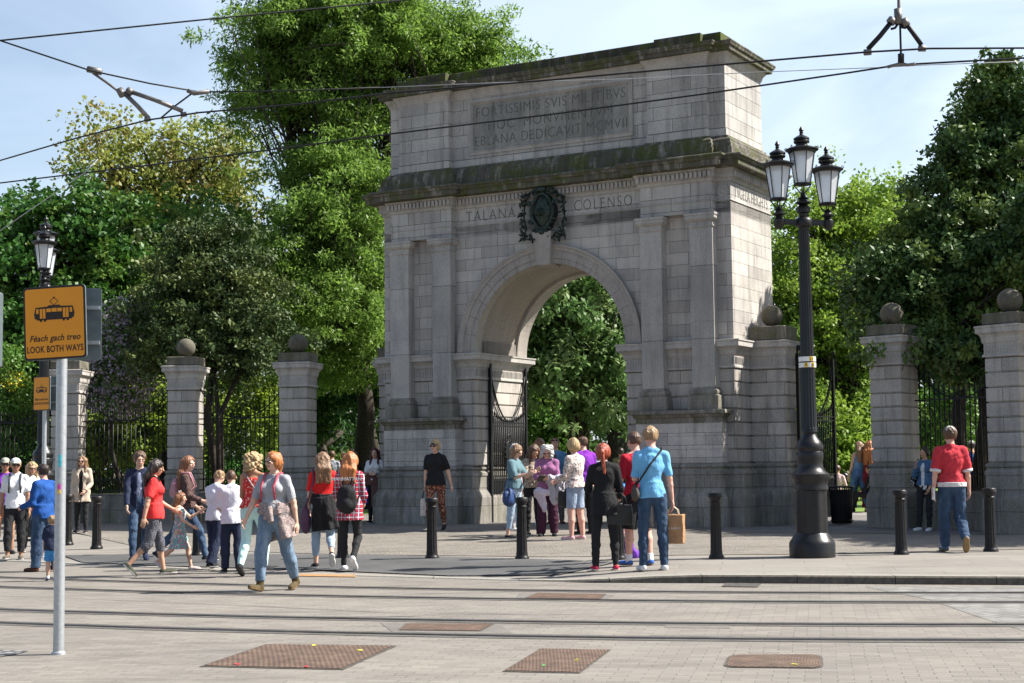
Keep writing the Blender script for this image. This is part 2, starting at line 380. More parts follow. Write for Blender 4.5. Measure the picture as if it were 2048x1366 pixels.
# tram rails: four rails let into dark resin borders
m_steel = flat('rail_steel', (.10, .105, .125), .30, .5, .85, .2, 3)
m_slot = flat('rail_groove', (.015, .015, .015), .8, .1)
m_orange = flat('rust_stain', (.33, .19, .09), .9, .2)
rails = [[(0, 1155), (300, 1165), (620, 1174), (1024, 1182), (1500, 1184), (2048, 1187)],
         [(0, 1174), (300, 1185), (620, 1192), (1024, 1199), (1500, 1203), (2048, 1206)],
         [(0, 1220), (300, 1229), (620, 1237), (1024, 1245), (1500, 1248), (2048, 1251)],
         [(0, 1247), (300, 1257), (620, 1266), (1024, 1274), (1500, 1279), (2048, 1282)]]
rx = [x*.5 for x in range(-40, 41)]
for k, r in enumerate(rails):
    P = [G(a, b) for a, b in r]; X = [p.x for p in P]; Y = [p.y for p in P]; cf = np.polyfit(X, Y, 2)
    lo, hi = min(X), max(X)
    def f(x, cf=cf, lo=lo, hi=hi):
        if x < lo: return float(np.polyval(cf, lo)+(x-lo)*np.polyval(np.polyder(cf), lo))
        if x > hi: return float(np.polyval(cf, hi)+(x-hi)*np.polyval(np.polyder(cf), hi))
        return float(np.polyval(cf, x))
    zf = lambda x, y: 0.0
    strip('rail_border', rx, lambda x: f(x)-.16, lambda x: f(x)+.22, .004, m_resin, zf=zf)
    o = strip('tram_rail', rx, lambda x: f(x)-.025, lambda x: f(x)+.03, .009, m_steel, zf=zf)
    strip('rail_groove', rx, lambda x: f(x)+.03, lambda x: f(x)+.075, .0085, m_slot, zf=zf)
m_patch = rough_ground('dark_asphalt_patch', (.13, .12, .11), (.18, .165, .15), 3)
# darker repair patches beside the rails
for q in [[(1540, 1180), (1760, 1186), (2000, 1206), (1960, 1218), (1600, 1206)][:0], [(760, 1246), (1000, 1250), (1030, 1270), (900, 1276), (790, 1268)], [(1040, 1186), (1230, 1190), (1210, 1200), (1030, 1197)], [(1300, 1270), (1450, 1271), (1450, 1282), (1290, 1280)], [(1330, 1246), (1460, 1247), (1460, 1257), (1330, 1256)]]:
    if q: drape('repair_patch', [(lambda p: (p.x, p.y))(G(a, b)) for a, b in q], .003, m_patch, 3)
drape('rust_stain', [(lambda p: (p.x, p.y))(G(a, b)) for a, b in [(585, 1149), (710, 1151), (712, 1155), (590, 1153)]], .010, m_orange, 3)
# park beyond the gates
drape('lawn', [(4.6, 42), (40, 37), (60, 90), (2, 90)], .010, m_grass, 4)
drape('park_path', [(3.9, 30.5), (8.8, 28.5), (14, 33), (9.2, 38.4), (4.2, 39.2), (2.2, 37)], .014, m_path, 2)
drape('park_path', [(-1.5, 36.5), (3, 34.2), (3.6, 40), (9, 60), (1, 62), (-1, 44)], .018, m_path, 2)
drape('lawn', [(-40, 47), (-1.6, 44), (.4, 62), (-40, 75)], .010, m_grass, 4)
# iron covers in the road
def cover(name, quad, label, cat, ring=False, tone=None, grid=14, gi=(0, 0)):
    P = [G(*q) for q in quad]; c = sum(P, Vector())/4; root = empty(name, c, 0, label, cat)
    t = NT(name+'_iron'); o = t.co('UV'); rust = t.noise(t.co(), 5, 5, .65)
    ch = t.n('ShaderNodeTexChecker'); t.l(o, ch.inputs['Vector']); ch.inputs['Scale'].default_value = grid
    if ring:
        w = t.n('ShaderNodeTexWave', wave_type='RINGS', rings_direction='SPHERICAL'); mm = t.co('UV', loc=(-1, -.5, 0), scale=(2, 1, 1)); t.l(mm, w.inputs['Vector']); w.inputs['Scale'].default_value = 5; w.inputs['Distortion'].default_value = 1.5
        h = t.mix(.5, w.outputs['Fac'], ch.outputs['Fac'])
    else: h = ch.outputs['Fac']
    cc = t.mix(t.ramp(rust, [(.35, 0.0), (.65, 1.0)]), *(tone or ((.095, .06, .044), (.18, .118, .082)))); cc = t.mix(.75, cc, t.ramp(h, [(.2, .45), (.8, 1.15)]), 'MULTIPLY'); t.bump(h, .5, .008)
    mt = t.fin(cc, .65, .4, .2)
    fr = flat('cover_frame_iron', (.11, .095, .08), .6, .4, .3)
    def quadmesh(nm, s, z, m):
        me = bpy.data.meshes.new(nm); st = [(0, 0), (1, 0), (1, 1), (0, 1)]
        if ring:
            st = []
            for cx_, cy_, a0 in ((.88, .2, -90), (.88, .8, 0), (.12, .8, 90), (.12, .2, 180)):
                for k_ in range(6): a_ = R(a0+18*k_); st.append((cx_+.12*math.cos(a_), cy_+.2*math.sin(a_)))
        vs = []
        for a_, b_ in st: p = (P[0]*(1-a_)+P[1]*a_)*(1-b_)+(P[3]*(1-a_)+P[2]*a_)*b_; vs.append(tuple((p-c)*s+Vector((0, 0, z))))
        me.from_pydata(vs, [], [tuple(range(len(vs)))]); uv = me.uv_layers.new(name='UVMap')
        for i, q in enumerate(st): uv.data[i].uv = (q[0]*2, q[1])
        me.materials.append(m); link(bpy.data.objects.new(nm, me), root)
    quadmesh('frame', 1.05, .005, fr); quadmesh('lid', 1.0, .009, mt)
cover('access_cover', [(408, 1333), (682, 1339), (786, 1293), (535, 1290)], 'large rusty brown patterned access cover in the left foreground paving', 'access cover', grid=26)
cover('access_cover', [(1010, 1343), (1158, 1346), (1218, 1301), (1082, 1299)], 'smaller square rusty patterned access cover, middle one of the foreground covers', 'access cover', grid=20)
cover('manhole_cover', [(1450, 1335), (1643, 1337), (1640, 1311), (1462, 1311)], 'rounded rusty manhole cover with ringed pattern at lower right', 'manhole cover', True, grid=12)
cover('access_cover', [(800, 1261), (958, 1263), (985, 1249), (815, 1248)], 'thin rusty access cover set beside the nearest tram rails', 'access cover', grid=16)
cover('access_cover', [(1052, 1197), (1198, 1199), (1210, 1189), (1075, 1187)], 'thin rusty access cover between the two far tram rails', 'access cover', grid=16)
cover('drain_grate', [(1444, 1174), (1514, 1175), (1521, 1168), (1452, 1167)], 'slotted iron drain grate in the road against the kerb', 'drain', grid=18, tone=((.06, .055, .05), (.12, .11, .10)))
# paint marks sprayed on the covers
for nm, col, spots in (('yellow', (.42, .38, .06), [(628, 1293, 9), (720, 1303, 8), (1155, 1322, 7), (1590, 1331, 9)]), ('red', (.30, .05, .05), [(475, 1331, 8), (612, 1336, 5)]), ('green', (.12, .27, .10), [(1088, 1333, 7)])):
    for (a, b, w_) in spots:
        mb = MB(); rr = random.Random(a)
        for _ in range(5):
            p = G(a+rr.uniform(-w_, w_)*.6, b+rr.uniform(-2, 2)); q = G(a+rr.uniform(-w_, w_)*.6, b+rr.uniform(-2, 2)); d = (q-p); d = d.normalized() if d.length > 1e-4 else Vector((1, 0, 0)); n_ = Vector((-d.y, d.x, 0))*.012
            mb.add([p-n_+Vector((0, 0, .012+.0005*_)), p+n_+Vector((0, 0, .012+.0005*_)), q+n_+Vector((0, 0, .012+.0005*_)), q-n_+Vector((0, 0, .012+.0005*_))], [(0, 1, 2, 3)])
        o = mb.build('paint_mark', flat('spray_paint_'+nm, col, .7, .3)); o['kind'] = 'structure'
# ================================================================ the memorial arch (local u = along front, v = into the park, w = up)
AX, AY, AYAW, AZ = .814, 34.82, .518, .22
GRAN = (.42, .392, .358)
m_rust = stone('rusticated_granite', .2834, 1.325-.2834*5, .80, GRAN, stain=.6)
m_ash = stone('ashlar_granite', .2585, 6.88-.2585*30, .86, (.47, .442, .408), stain=.5, msz=.0045)
m_att = stone('attic_granite', .2940, 8.48-.294*30, .9, (.43, .412, .385), stain=.55, msz=.006)
m_plain = stone('dressed_granite', joints=False, base=(.43, .408, .38), stain=.45)
m_shaft = stone('pilaster_granite', 1.55, 2.95-.55, 3, (.42, .40, .372), stain=.35)
m_moss = stone('mossy_cornice_granite', joints=False, base=(.27, .25, .22), moss=.75, stain=.9)
m_plinth = stone('plinth_granite', .41, 0, 1.1, (.34, .318, .29), moss=.25, stain=.75)
m_block = stone('dark_mossy_blocking', .5, 0, 1.2, (.17, .155, .13), moss=1.0, stain=.9)
m_joint = flat('voussoir_joint_dark', (.05, .045, .04), .9, .1)  # flat dark tone of the voussoir joint lines
def bronze():
    t = NT('green_bronze'); o = t.co(); n = t.noise(o, 14, 5, .65)
    t.bump(t.noise(o, 60, 3), .3, .01); return t.fin(t.mix(t.ramp(n, [(.4, 0.0), (.65, 1.0)]), (.018, .024, .02), (.05, .075, .06)), .55, .4, .5)
m_bronze = bronze()
m_ink = flat('carved_letter_shadow', (.115, .115, .10), .8, .2)
m_iron = flat('black_wrought_iron', (.007, .007, .008), .45, .25, .0)
arch = empty('memorial_arch', (AX, AY, AZ), -AYAW, 'tall grey granite triumphal arch with mossy cornices and a carved dedication panel', 'arch')
UB, D = 4.43, 2.41
def mirror_plan(front):
    """front: points from left to right on the front; returns a closed counter-clockwise plan with the same ressauts at the back"""
    back = [(u, D-v) for u, v in reversed(front)]
    return front+back
def ressaut(po=4.09, qo=2.42, d=.2, uB=UB, v0=0.0):
    f = [(-uB, v0), (-po, v0), (-po, v0-d), (-qo, v0-d), (-qo, v0), (qo, v0), (qo, v0-d), (po, v0-d), (po, v0), (uB, v0)]
    return mirror_plan(f)
def solid(name, plan, prof, mat, z_uv=True):
    mb = MB(); z0 = prof[0][1]; z1 = prof[-1][1]
    mb.sweep(plan, prof)
    n = len(prof); 
    def ring(t): 
        return [mb.v[i*n+t] for i in range(len(plan))]
    mb.add(ring(0)[::-1], [tuple(range(len(plan)))]); mb.add(ring(n-1), [tuple(range(len(plan)))])
    return mb.build(name, mat, arch, uv=True)
JX = 1.93; ARC = 3.94
# ---- lower walls: two piers with grooved courses
def course_wall(mb, x0, x1, y0, y1, z0, zt, ch=.2834, gap=.022, inset=.03, bev=.012):
    z = z0
    while z < zt-.02:
        z1 = min(z+ch, zt)
        mb.box(x0+inset, x1-inset, y0+inset, y1-inset, z, z+gap)
        a, b = z+gap, z1
        vs = []
        for zz, o in ((a, bev), (a+bev, 0), (b-bev, 0), (b, bev)):
            vs += [(x0+o, y0+o, zz), (x1-o, y0+o, zz), (x1-o, y1-o, zz), (x0+o, y1-o, zz)]
        fs = [(0, 3, 2, 1), (12, 13, 14, 15)]
        for k in range(3):
            for i in range(4): fs.append((k*4+i, k*4+(i+1) % 4, (k+1)*4+(i+1) % 4, (k+1)*4+i))
        mb.add(vs, fs); z = z1
for s in (-1, 1):
    a, b = (-UB, -JX) if s < 0 else (JX, UB)
    mb = MB(); course_wall(mb, a, b, 0, D, 1.325, 3.33); mb.build('pier_wall', m_rust, arch, uv=True)
    pl_ = [(a, 0), (b, 0), (b, D), (a, D)]
    # plinth courses with weathered steps and the base moulding
    pi_ = [(a, 0), (b-.14, 0), (b-.14, D), (a, D)] if s < 0 else [(a+.14, 0), (b, 0), (b, D), (a+.14, D)]
    mb = MB(); mb.sweep(pi_, [(.22, 0), (.22, .60), (.20, .66), (.13, .78), (.13, 1.08), (.15, 1.10), (.15, 1.16), (.10, 1.20), (.10, 1.24), (.13, 1.25), (.13, 1.29), (.03, 1.326), (-.1, 1.326)])
    mb.build('plinth', m_plinth, arch, uv=True)
    # impost band: fluted frieze and cornice
    mb = MB(); mb.sweep(pl_, [(-.1, 3.33), (.035, 3.331), (.035, 3.37), (.012, 3.385), (.012, 3.58), (.03, 3.60), (.05, 3.63), (.055, 3.68), (.10, 3.74), (.17, 3.78), (.17, 3.87), (.19, 3.89), (.19, 3.92), (.0, 3.94), (-.1, 3.941)])
    mb.build('impost', m_plain, arch, uv=True)
    mb = MB()
    def flutes(x0, x1, y, ax):
        n = max(3, int(abs(x1-x0)/.062)); 
        for i in range(n):
            q = x0+(i+.5)*(x1-x0)/n
            if ax == 0: mb.box(q-.009, q+.009, y-.014, y+.01, 3.405, 3.555)
            else: mb.box(y-.01, y+.014, q-.009, q+.009, 3.405, 3.555)
    flutes(a, b, -.012, 0); flutes(0, D, (b if s > 0 else a)+.012*s, 1); flutes(0, D, (a if s > 0 else b)-.012*s, 1)
    mb.build('impost_fluting', m_rust, arch, uv=True)
    # pedestal under the pilaster pair
    p0, p1 = (s*2.28, s*4.25) if s > 0 else (-4.25, -2.28)
    mb = MB(); pp = [(p0, -.32), (p1, -.32), (p1, .05), (p0, .05)]
    mb.sweep(pp, [(.13, 0), (.13, .60), (.11, .66), (.05, .78), (.05, 1.08), (.07, 1.10), (.07, 1.16), (.03, 1.20), (.03, 1.24), (.05, 1.25), (.05, 1.29), (0, 1.326), (-.2, 1.327)])
    mb.build('pedestal_base', m_plinth, arch, uv=True)
    mb = MB(); z = 1.33
    for i in range(3):
        mb.box(p0+.012, p1-.012, -.308, .05, z, z+.012); mb.box(p0, p1, -.32, .05, z+.012, z+.2834); z += .2834
    mb.build('pedestal', m_ash, arch, uv=True)
    mb = MB(); mb.sweep(pp, [(-.2, 2.17), (0, 2.171), (.0, 2.28), (.04, 2.31), (.06, 2.36), (.13, 2.37), (.13, 2.42), (.12, 2.445), (-.0, 2.452)]); mb.add([(p0, -.32, 2.452), (p1, -.32, 2.452), (p1, .05, 2.452), (p0, .05, 2.452)], [(0, 1, 2, 3)])
    mb.build('pedestal_cornice', stone('pedestal_cap_granite', joints=False, base=(.31, .285, .255), moss=.45, stain=.7), arch, uv=True)
    # pilasters
    for (c0, c1) in ((3.58, 4.10), (2.42, 2.92)):
        x0, x1 = (c0, c1) if s > 0 else (-c1, -c0)
        sq = [(x0, -.25), (x1, -.25), (x1, .04), (x0, .04)]
        mb = MB(); mb.sweep(sq, [(0, 2.93), (0, 4.30), (.0, 4.305), (-.006, 4.307), (-.006, 4.312), (0, 4.314), (0, 6.34)]); o = mb.build('pilaster', m_shaft, arch, uv=True)
        mb = MB(); mb.sweep(sq, [(.09, 2.453), (.09, 2.66), (.085, 2.665), (.085, 2.70), (.085, 2.74), (.04, 2.77), (.055, 2.79), (.06, 2.83), (.05, 2.86), (.02, 2.87), (.02, 2.89), (0, 2.931)]); mb.build('pilaster_base', stone('dark_base_granite', joints=False, base=(.27, .25, .225), moss=.2, stain=.8), o, uv=True)
        mb = MB(); mb.sweep(sq, [(0, 6.30), (.025, 6.33), (.025, 6.36), (.01, 6.37), (.01, 6.43), (.05, 6.46), (.08, 6.50), (.08, 6.56), (.095, 6.57), (.095, 6.618), (.0, 6.62)]); mb.build('capital', m_plain, o, uv=True)
# ---- upper body with the arched opening (front and back skins, vault between them)
NS = 40
arc = [(-JX*math.cos(math.pi*i/NS), ARC+JX*math.sin(math.pi*i/NS)) for i in range(NS+1)]
mb = MB()
Z1 = 6.88
for y, fl in ((0, 1), (D, -1)):
    out_ = []
    for (x, z) in arc:
        t_ = abs(x)/JX
        out_.append((x, z))
    # fan of quads between the arc and the top / sides
    top = []
    for i, (x, z) in enumerate(arc):
        a = math.pi*i/NS; dx, dz = -math.cos(a), math.sin(a)
        k = min((UB/abs(dx)) if abs(dx) > 1e-6 else 1e9, ((Z1-ARC)/dz) if dz > 1e-6 else 1e9)
        top.append((dx*k, ARC+dz*k))
    vs = []; fs = []
    corners = {}
    for i in range(NS):
        q = [arc[i], arc[i+1], top[i+1], top[i]]
        extra = None
        if abs(top[i][0]+UB) < 1e-6 and abs(top[i+1][1]-Z1) < 1e-6 and abs(top[i+1][0]) < UB-1e-6: extra = (-UB, Z1)
        if abs(top[i][1]-Z1) < 1e-6 and abs(top[i+1][0]-UB) < 1e-6 and abs(top[i][0]) < UB-1e-6: extra = (UB, Z1)
        if extra: q = [arc[i], arc[i+1], top[i+1], extra, top[i]]
        n = len(vs); vs += [(x, y, z) for x, z in q]; f = tuple(range(n, n+len(q)))
        fs.append(f if fl > 0 else f[::-1])
    fs = [f[::-1] for f in fs]
    mb.add(vs, fs)
mb.add([(-UB, 0, 3.94), (-UB, D, 3.94), (-UB, D, Z1), (-UB, 0, Z1)], [(0, 1, 2, 3)][:1]); mb.add([(UB, 0, 3.94), (UB, D, 3.94), (UB, D, Z1), (UB, 0, Z1)], [(3, 2, 1, 0)])
o = mb.build('upper_wall', m_ash, arch, uv=True)
bm = bmesh.new(); bm.from_mesh(o.data); bmesh.ops.remove_doubles(bm, verts=bm.verts, dist=1e-4); bmesh.ops.recalc_face_normals(bm, faces=bm.faces); bm.to_mesh(o.data); bm.free()
# vault with rows of small carved names
t = NT('vault_granite_with_names'); uv = t.co('UV'); o_ = t.co(); fine = t.noise(o_, 45, 3, .7)
w1 = t.n('ShaderNodeTexBrick'); t.l(uv, w1.inputs['Vector']); w1.offset = .0
for k_, v_ in (('Scale', 1), ('Mortar Size', .013), ('Mortar Smooth', .0), ('Bias', 0), ('Brick Width', .26), ('Row Height', .050)): w1.inputs[k_].default_value = v_
let = t.noise(t.co('UV', scale=(60, 14, 1)), 1.0, 2, .8); blk = t.noise(t.co('UV', scale=(3.4, .5, 1)), 1.0, 1)
msk = t.math('MULTIPLY', t.math('SUBTRACT', 1.0, w1.outputs['Fac']), t.ramp(let, [(.48, 0.0), (.54, 1.0)]))
msk = t.math('MULTIPLY', msk, t.ramp(blk, [(.42, 0.0), (.45, 1.0)]))
c = t.mix(.8, (.33, .29, .25), t.ramp(fine, [(.25, .7), (.75, 1.25)]), 'MULTIPLY'); c = t.mix(t.math('MULTIPLY', msk, .75), c, (.14, .12, .10)); t.bump(fine, .3, .01)
m_vault = t.fin(c, .85, .2)
vs, fs, uvs = [], [], []
for i, (x, z) in enumerate(arc): vs += [(x, .0, z), (x, D, z)]
for i in range(NS): fs.append((2*i, 2*i+1, 2*i+3, 2*i+2)); 
me = bpy.data.meshes.new('vault'); me.from_pydata(vs, [], fs); l = me.uv_layers.new(name='UVMap')
for p in me.polygons:
    for li in p.loop_indices:
        vi = me.loops[li].vertex_index; l.data[li].uv = (vs[vi][1], math.pi*JX*(vi//2)/NS)
me.materials.append(m_vault); link(bpy.data.objects.new('vault', me), arch)
# archivolt, both faces, and a raised rib at front and back inside the vault
def arcband(r0, r1, y0, y1, name, mat, steps=None, parent=None, a0=0, a1=math.pi, cyz=ARC):
    mb = MB(); prof = steps or [(r0, y1), (r0, y0), (r1, y0), (r1, y1)]
    n = 48; k = len(prof); vs = []
    for i in range(n+1):
        a = a0+(a1-a0)*i/n
        for r, y in prof: vs.append((-r*math.cos(a), y, cyz+r*math.sin(a)))
    fs = [(i*k+j, (i+1)*k+j, (i+1)*k+j+1, i*k+j+1) for i in range(n) for j in range(k-1)]
    mb.add(vs, fs); return mb.build(name, mat, parent or arch, uv=True)
m_volt = stone('archivolt_granite', joints=False, base=(.37, .34, .31), stain=.4)
for sgn, y in ((-1, 0), (1, D)):
    e = lambda d: y+sgn*d
    arcband(0, 0, 0, 0, 'archivolt', m_volt, [(JX-.012, y-sgn*.25), (JX-.012, e(.03)), (JX+.10, e(.03)), (JX+.105, e(.05)), (JX+.27, e(.05)), (JX+.275, e(.075)), (JX+.33, e(.08)), (JX+.37, e(.11)), (JX+.41, e(.11)), (JX+.42, e(.0))])
arcband(0, 0, 0, 0, 'vault_rib', m_volt, [(JX-.001, D-.55), (JX-.07, D-.54), (JX-.07, D-.25)])
# voussoir joints on the archivolt
mb = MB()
for i in range(1, 16):
    a = math.pi*i/16
    if abs(i-8) < 1: continue
    dx, dz = -math.cos(a), math.sin(a); tx, tz = dz*.003, -dx*.003
    q = [(JX, 0), (JX+.265, 0)]
    mb.add([(dx*JX+tx, -.0505, ARC+dz*JX+tz), (dx*(JX+.27)+tx, -.0525, ARC+dz*(JX+.27)+tz), (dx*(JX+.27)-tx, -.0525, ARC+dz*(JX+.27)-tz), (dx*JX-tx, -.0505, ARC+dz*JX-tz)], [(0, 1, 2, 3)])
mb.build('voussoir_joints', m_joint, arch)
# plinth block for the names at the springing, inside
for s in (-1, 1):
    mb = MB(); x0, x1 = sorted((s*JX, s*(JX-.05))); mb.box(x0, x1, .35, D-.3, 3.945, 4.22)
    mb.build('springing_block', stone('springing_granite', joints=False, base=(.22, .20, .18), stain=.6), arch, uv=True)
# keystone
mb = MB(); k0, k1 = 5.80, 6.56
vs = []
for z, hw, v in ((k0, .165, -.20), (k1, .235, -.26)):
    vs += [(-hw, v, z), (hw, v, z), (hw, .0, z), (-hw, .0, z)]
mb.add(vs, [(0, 3, 2, 1), (4, 5, 6, 7), (0, 1, 5, 4), (1, 2, 6, 5), (3, 0, 4, 7)]); mb.box(-.2, .2, .0, .28, 5.79, 5.87)
mb.build('keystone', m_volt, arch, uv=True, bevel=.012)
# bronze cartouche with laurel branches
mb = MB(); rr = random.Random(3); cz = 7.02
def emoval(rx, rz, y0, y1, cx=0, cz_=cz, n=28):
    vs = []; k = 6
    for j in range(k+1):
        q = j/k; f_ = math.cos(q*math.pi/2); yy = y0+(y1-y0)*math.sin(q*math.pi/2)
        for i in range(n):
            a = 2*math.pi*i/n; wob = 1+.07*math.cos(4*a)-.05*math.cos(2*a)
            vs.append((cx+rx*wob*f_*math.cos(a), yy, cz_+rz*wob*f_*math.sin(a)))
    mb.add(vs, [(j*n+i, (j+1)*n+i, (j+1)*n+(i+1) % n, j*n+(i+1) % n) for j in range(k) for i in range(n)], True)
emoval(.30, .44, -.02, -.30); 
pts = [(.26*math.cos(a)*(1+.1*math.cos(4*a)), -.22, cz+.40*math.sin(a)) for a in [2*math.pi*i/28 for i in range(29)]]
mb.tube(pts, .045, 6, False)
for s in (-1, 1):     # scrolls
    for (x0, z0, r) in ((.20, cz+.42, .09), (.14, cz-.44, .08), (.33, cz+.18, .07), (.27, cz-.24, .08)):
        p = [(s*(x0+r*(1-t_/10)*math.cos(t_*.75)), -.2-.01*t_, z0+r*(1-t_/10)*math.sin(t_*.75)) for t_ in range(9)]; mb.tube(p, .028, 6)
mb.ball((0, -.25, cz+.49), .11, 10, 6, (1.3, .7, .7)); mb.ball((0, -.24, cz-.47), .08, 10, 6, (1.2, .7, .9))
for i in range(9): mb.tube([(-.05+.0125*i, -.33, cz+.05), (-.1+.025*i, -.33, cz-.12)], .012, 4)
o_crest = mb.build('cartouche', m_bronze, arch)
mb = MB()
def leaf(p, d, L, W):
    d = Vector(d).normalized(); n = Vector((0, -1, 0)); sde = d.cross(n).normalized()
    p = Vector(p); mb.add([p, p+d*L*.45+sde*W, p+d*L+n*.02, p+d*L*.45-sde*W, p+d*L*.45+n*.03], [(0, 1, 4), (1, 2, 4), (2, 3, 4), (3, 0, 4)])
for s in (-1, 1):
    spine = [(s*.12, cz-.48), (s*.36, cz-.62), (s*.52, cz-.56), (s*.46, cz-.35), (s*.52, cz-.10), (s*.50, cz+.15), (s*.42, cz+.36), (s*.24, cz+.50)]
    mb.tube([(x, -.12, z) for x, z in spine], .02, 5)
    for i in range(len(spine)-1):
        for q in range(9):
            t_ = q/9+rr.uniform(-.04, .04); x = spine[i][0]*(1-t_)+spine[i+1][0]*t_; z = spine[i][1]*(1-t_)+spine[i+1][1]*t_
            a = rr.uniform(0, 2*math.pi); leaf((x+rr.uniform(-.05, .05), -.12-rr.uniform(0, .10), z+rr.uniform(-.05, .05)), (math.cos(a)+.5*s, -.3, math.sin(a)), rr.uniform(.10, .17), rr.uniform(.022, .04))
mb.build('laurel_wreath', m_bronze, arch)
# ---- entablature
RS = ressaut()
solid('frieze', RS, [(-.01, 6.64), (0, 6.64), (0, 6.875), (.02, 6.885), (.02, 6.90), (0, 6.915), (0, 7.27), (-.0, 7.30)], m_att)
solid('frieze_crown', RS, [(0, 7.29), (.03, 7.30), (.05, 7.36), (.085, 7.37), (.085, 7.52), (.10, 7.53), (.115, 7.56), (.115, 7.58)], m_plain)
mb = MB(); prv = None
for i in range(len(RS)):          # dentils
    a = Vector(RS[i]); b = Vector(RS[(i+1) % len(RS)]); d = b-a; ln = d.length; d.normalize(); nrm = Vector((d.y, -d.x))
    if a.y > .9*D and b.y > .9*D: continue
    if ln < .5: continue
    n = int((ln+.1)/.1)
    M_ = Matrix(((d.x, -nrm.x, 0, a.x), (d.y, -nrm.y, 0, a.y), (0, 0, 1, 0), (0, 0, 0, 1)))
    for k in range(n):
        q = -.05+(k+.5)*(ln+.1)/n; mb.box(q-.031, q+.031, -.135, -.08, 7.385, 7.505, M_)
mb.build('dentils', m_plain, arch, uv=True)
solid('cornice', RS, [(.10, 7.565), (.30, 7.58), (.31, 7.60), (.31, 7.695), (.34, 7.70), (.37, 7.76), (.40, 7.765), (.40, 7.80), (.38, 7.815), (.05, 7.86)], m_moss)
# attic
RA0 = ressaut(3.97, 2.50, .12, 4.36, .06)
solid('attic_base', RA0, [(.16, 7.85), (.16, 8.02), (.13, 8.03), (.13, 8.12), (.10, 8.15), (.105, 8.20), (.07, 8.235), (.03, 8.25), (.02, 8.30)], m_moss)
RA = ressaut(3.95, 2.56, .17, 4.31, .12)
# keep the attic depth right: the back mirrors the front
solid('attic', RA, [(.0, 8.27), (0.02, 8.275), (.02, 8.46), (0, 8.475), (-.012, 8.478), (-.012, 8.488), (0, 8.49), (0, 9.97)], m_att)
solid('attic_cornice', RA, [(0, 9.90), (.02, 9.92), (.05, 10.02), (.10, 10.08), (.11, 10.10), (.115, 10.12)], m_plain)
solid('attic_cornice_top', RA, [(.10, 10.115), (.21, 10.12), (.215, 10.20), (.25, 10.215), (.27, 10.27), (.28, 10.28), (.28, 10.305), (.05, 10.335)], m_moss)
RB = ressaut(3.80, 2.70, .17, 4.20, .22)
solid('blocking_course', RB, [(0, 10.32), (0, 10.60), (-.01, 10.61)], m_block)
mb = MB(); f_ = [(-2.50, .10), (2.50, .10)]
mb.box(-2.45, 2.45, .15, D-.2, 10.33, 10.52); 
# dedication panel
mb = MB(); P0, P1, Q0, Q1 = -2.10, 2.14, 8.56, 9.86; yv = .12
def frame(mb, x0, x1, z0, z1, y, w, d1):
    for (o, i, ya, yb) in ((0, w*.4, y-.03, y-.03), (w*.4, w*.6, y-.03, y-.055), (w*.6, w, y-.055, y+.03)):
        a = [(x0+o, z0+o), (x1-o, z0+o), (x1-o, z1-o), (x0+o, z1-o)]; b = [(x0+i, z0+i), (x1-i, z0+i), (x1-i, z1-i), (x0+i, z1-i)]
        for k in range(4):
            k2 = (k+1) % 4; mb.add([(a[k][0], ya, a[k][1]), (a[k2][0], ya, a[k2][1]), (b[k2][0], yb, b[k2][1]), (b[k][0], yb, b[k][1])], [(0, 1, 2, 3)])
    o = 0
    c_ = [(x0, z0), (x1, z0), (x1, z1), (x0, z1)]
    for k in range(4):
        k2 = (k+1) % 4; mb.add([(c_[k][0], y+.02, c_[k][1]), (c_[k2][0], y+.02, c_[k2][1]), (c_[k2][0], y-.03, c_[k2][1]), (c_[k][0], y-.03, c_[k][1])], [(0, 1, 2, 3)])
frame(mb, P0, P1, Q0, Q1, yv, .13, .03); mb.build('panel_frame', m_plain, arch, uv=True)
mb = MB(); mb.add([(P0+.1, yv-.004, Q0+.1), (P1-.1, yv-.004, Q0+.1), (P1-.1, yv-.004, Q1-.1), (P0+.1, yv-.004, Q1-.1)], [(0, 1, 2, 3)]); mb.build('panel', stone('panel_granite', 2, 0, .95, (.31, .30, .28), stain=.5, moss=.15), arch, uv=True)
def carve(s, size, cx, cz_, y, name='inscription', sx=1.0, space=1.0, parent=arch, off=-.007, M0=None):
    M_ = (M0 or Matrix.Translation((cx, y, cz_))) @ FRONT
    return text_mesh(s, size, M_, m_ink, parent, name, .002, sx=sx, space=space, offset=off)
Y_ = yv-.008
for s_, z_, sx_ in (('FORTISSIMIS SVIS MILITIBVS', 9.44, .88), ('HOC  MONVMENTVM', 9.10, .92), ('EBLANA DEDICAVIT MCMVII', 8.76, .86)):
    carve(s_, .335, .03, z_, Y_, sx=sx_, space=1.1)
carve('TALANA', .36, -1.47, 6.98, -.004, sx=.82, space=1.25); carve('COLENSO', .36, 1.42, 6.98, -.004, sx=.76, space=1.25)
Ms = Matrix.Translation((UB+.004, 1.22, 6.975)) @ Matrix.Rotation(R(90), 4, 'Z')
carve('TVGELA HEIGHTS', .36, 0, 0, 0, sx=.68, space=1.05, M0=Ms)
for s in (-1, 1):     # roundels
    pr = [(.135, 0), (.135, .012), (.115, .012), (.10, .004), (.05, .006), (.045, .022), (.0, .03)]
    mb = MB(); mb.lathe([(r, z) for r, z in pr[:-1]]+[(.005, .03)], (0, 0, 0), 24); M_ = Matrix.Translation((s*4.26, -.003, 7.09)) @ FRONT
    mb.M = M_; mb.build('roundel', m_plain, arch, uv=True)
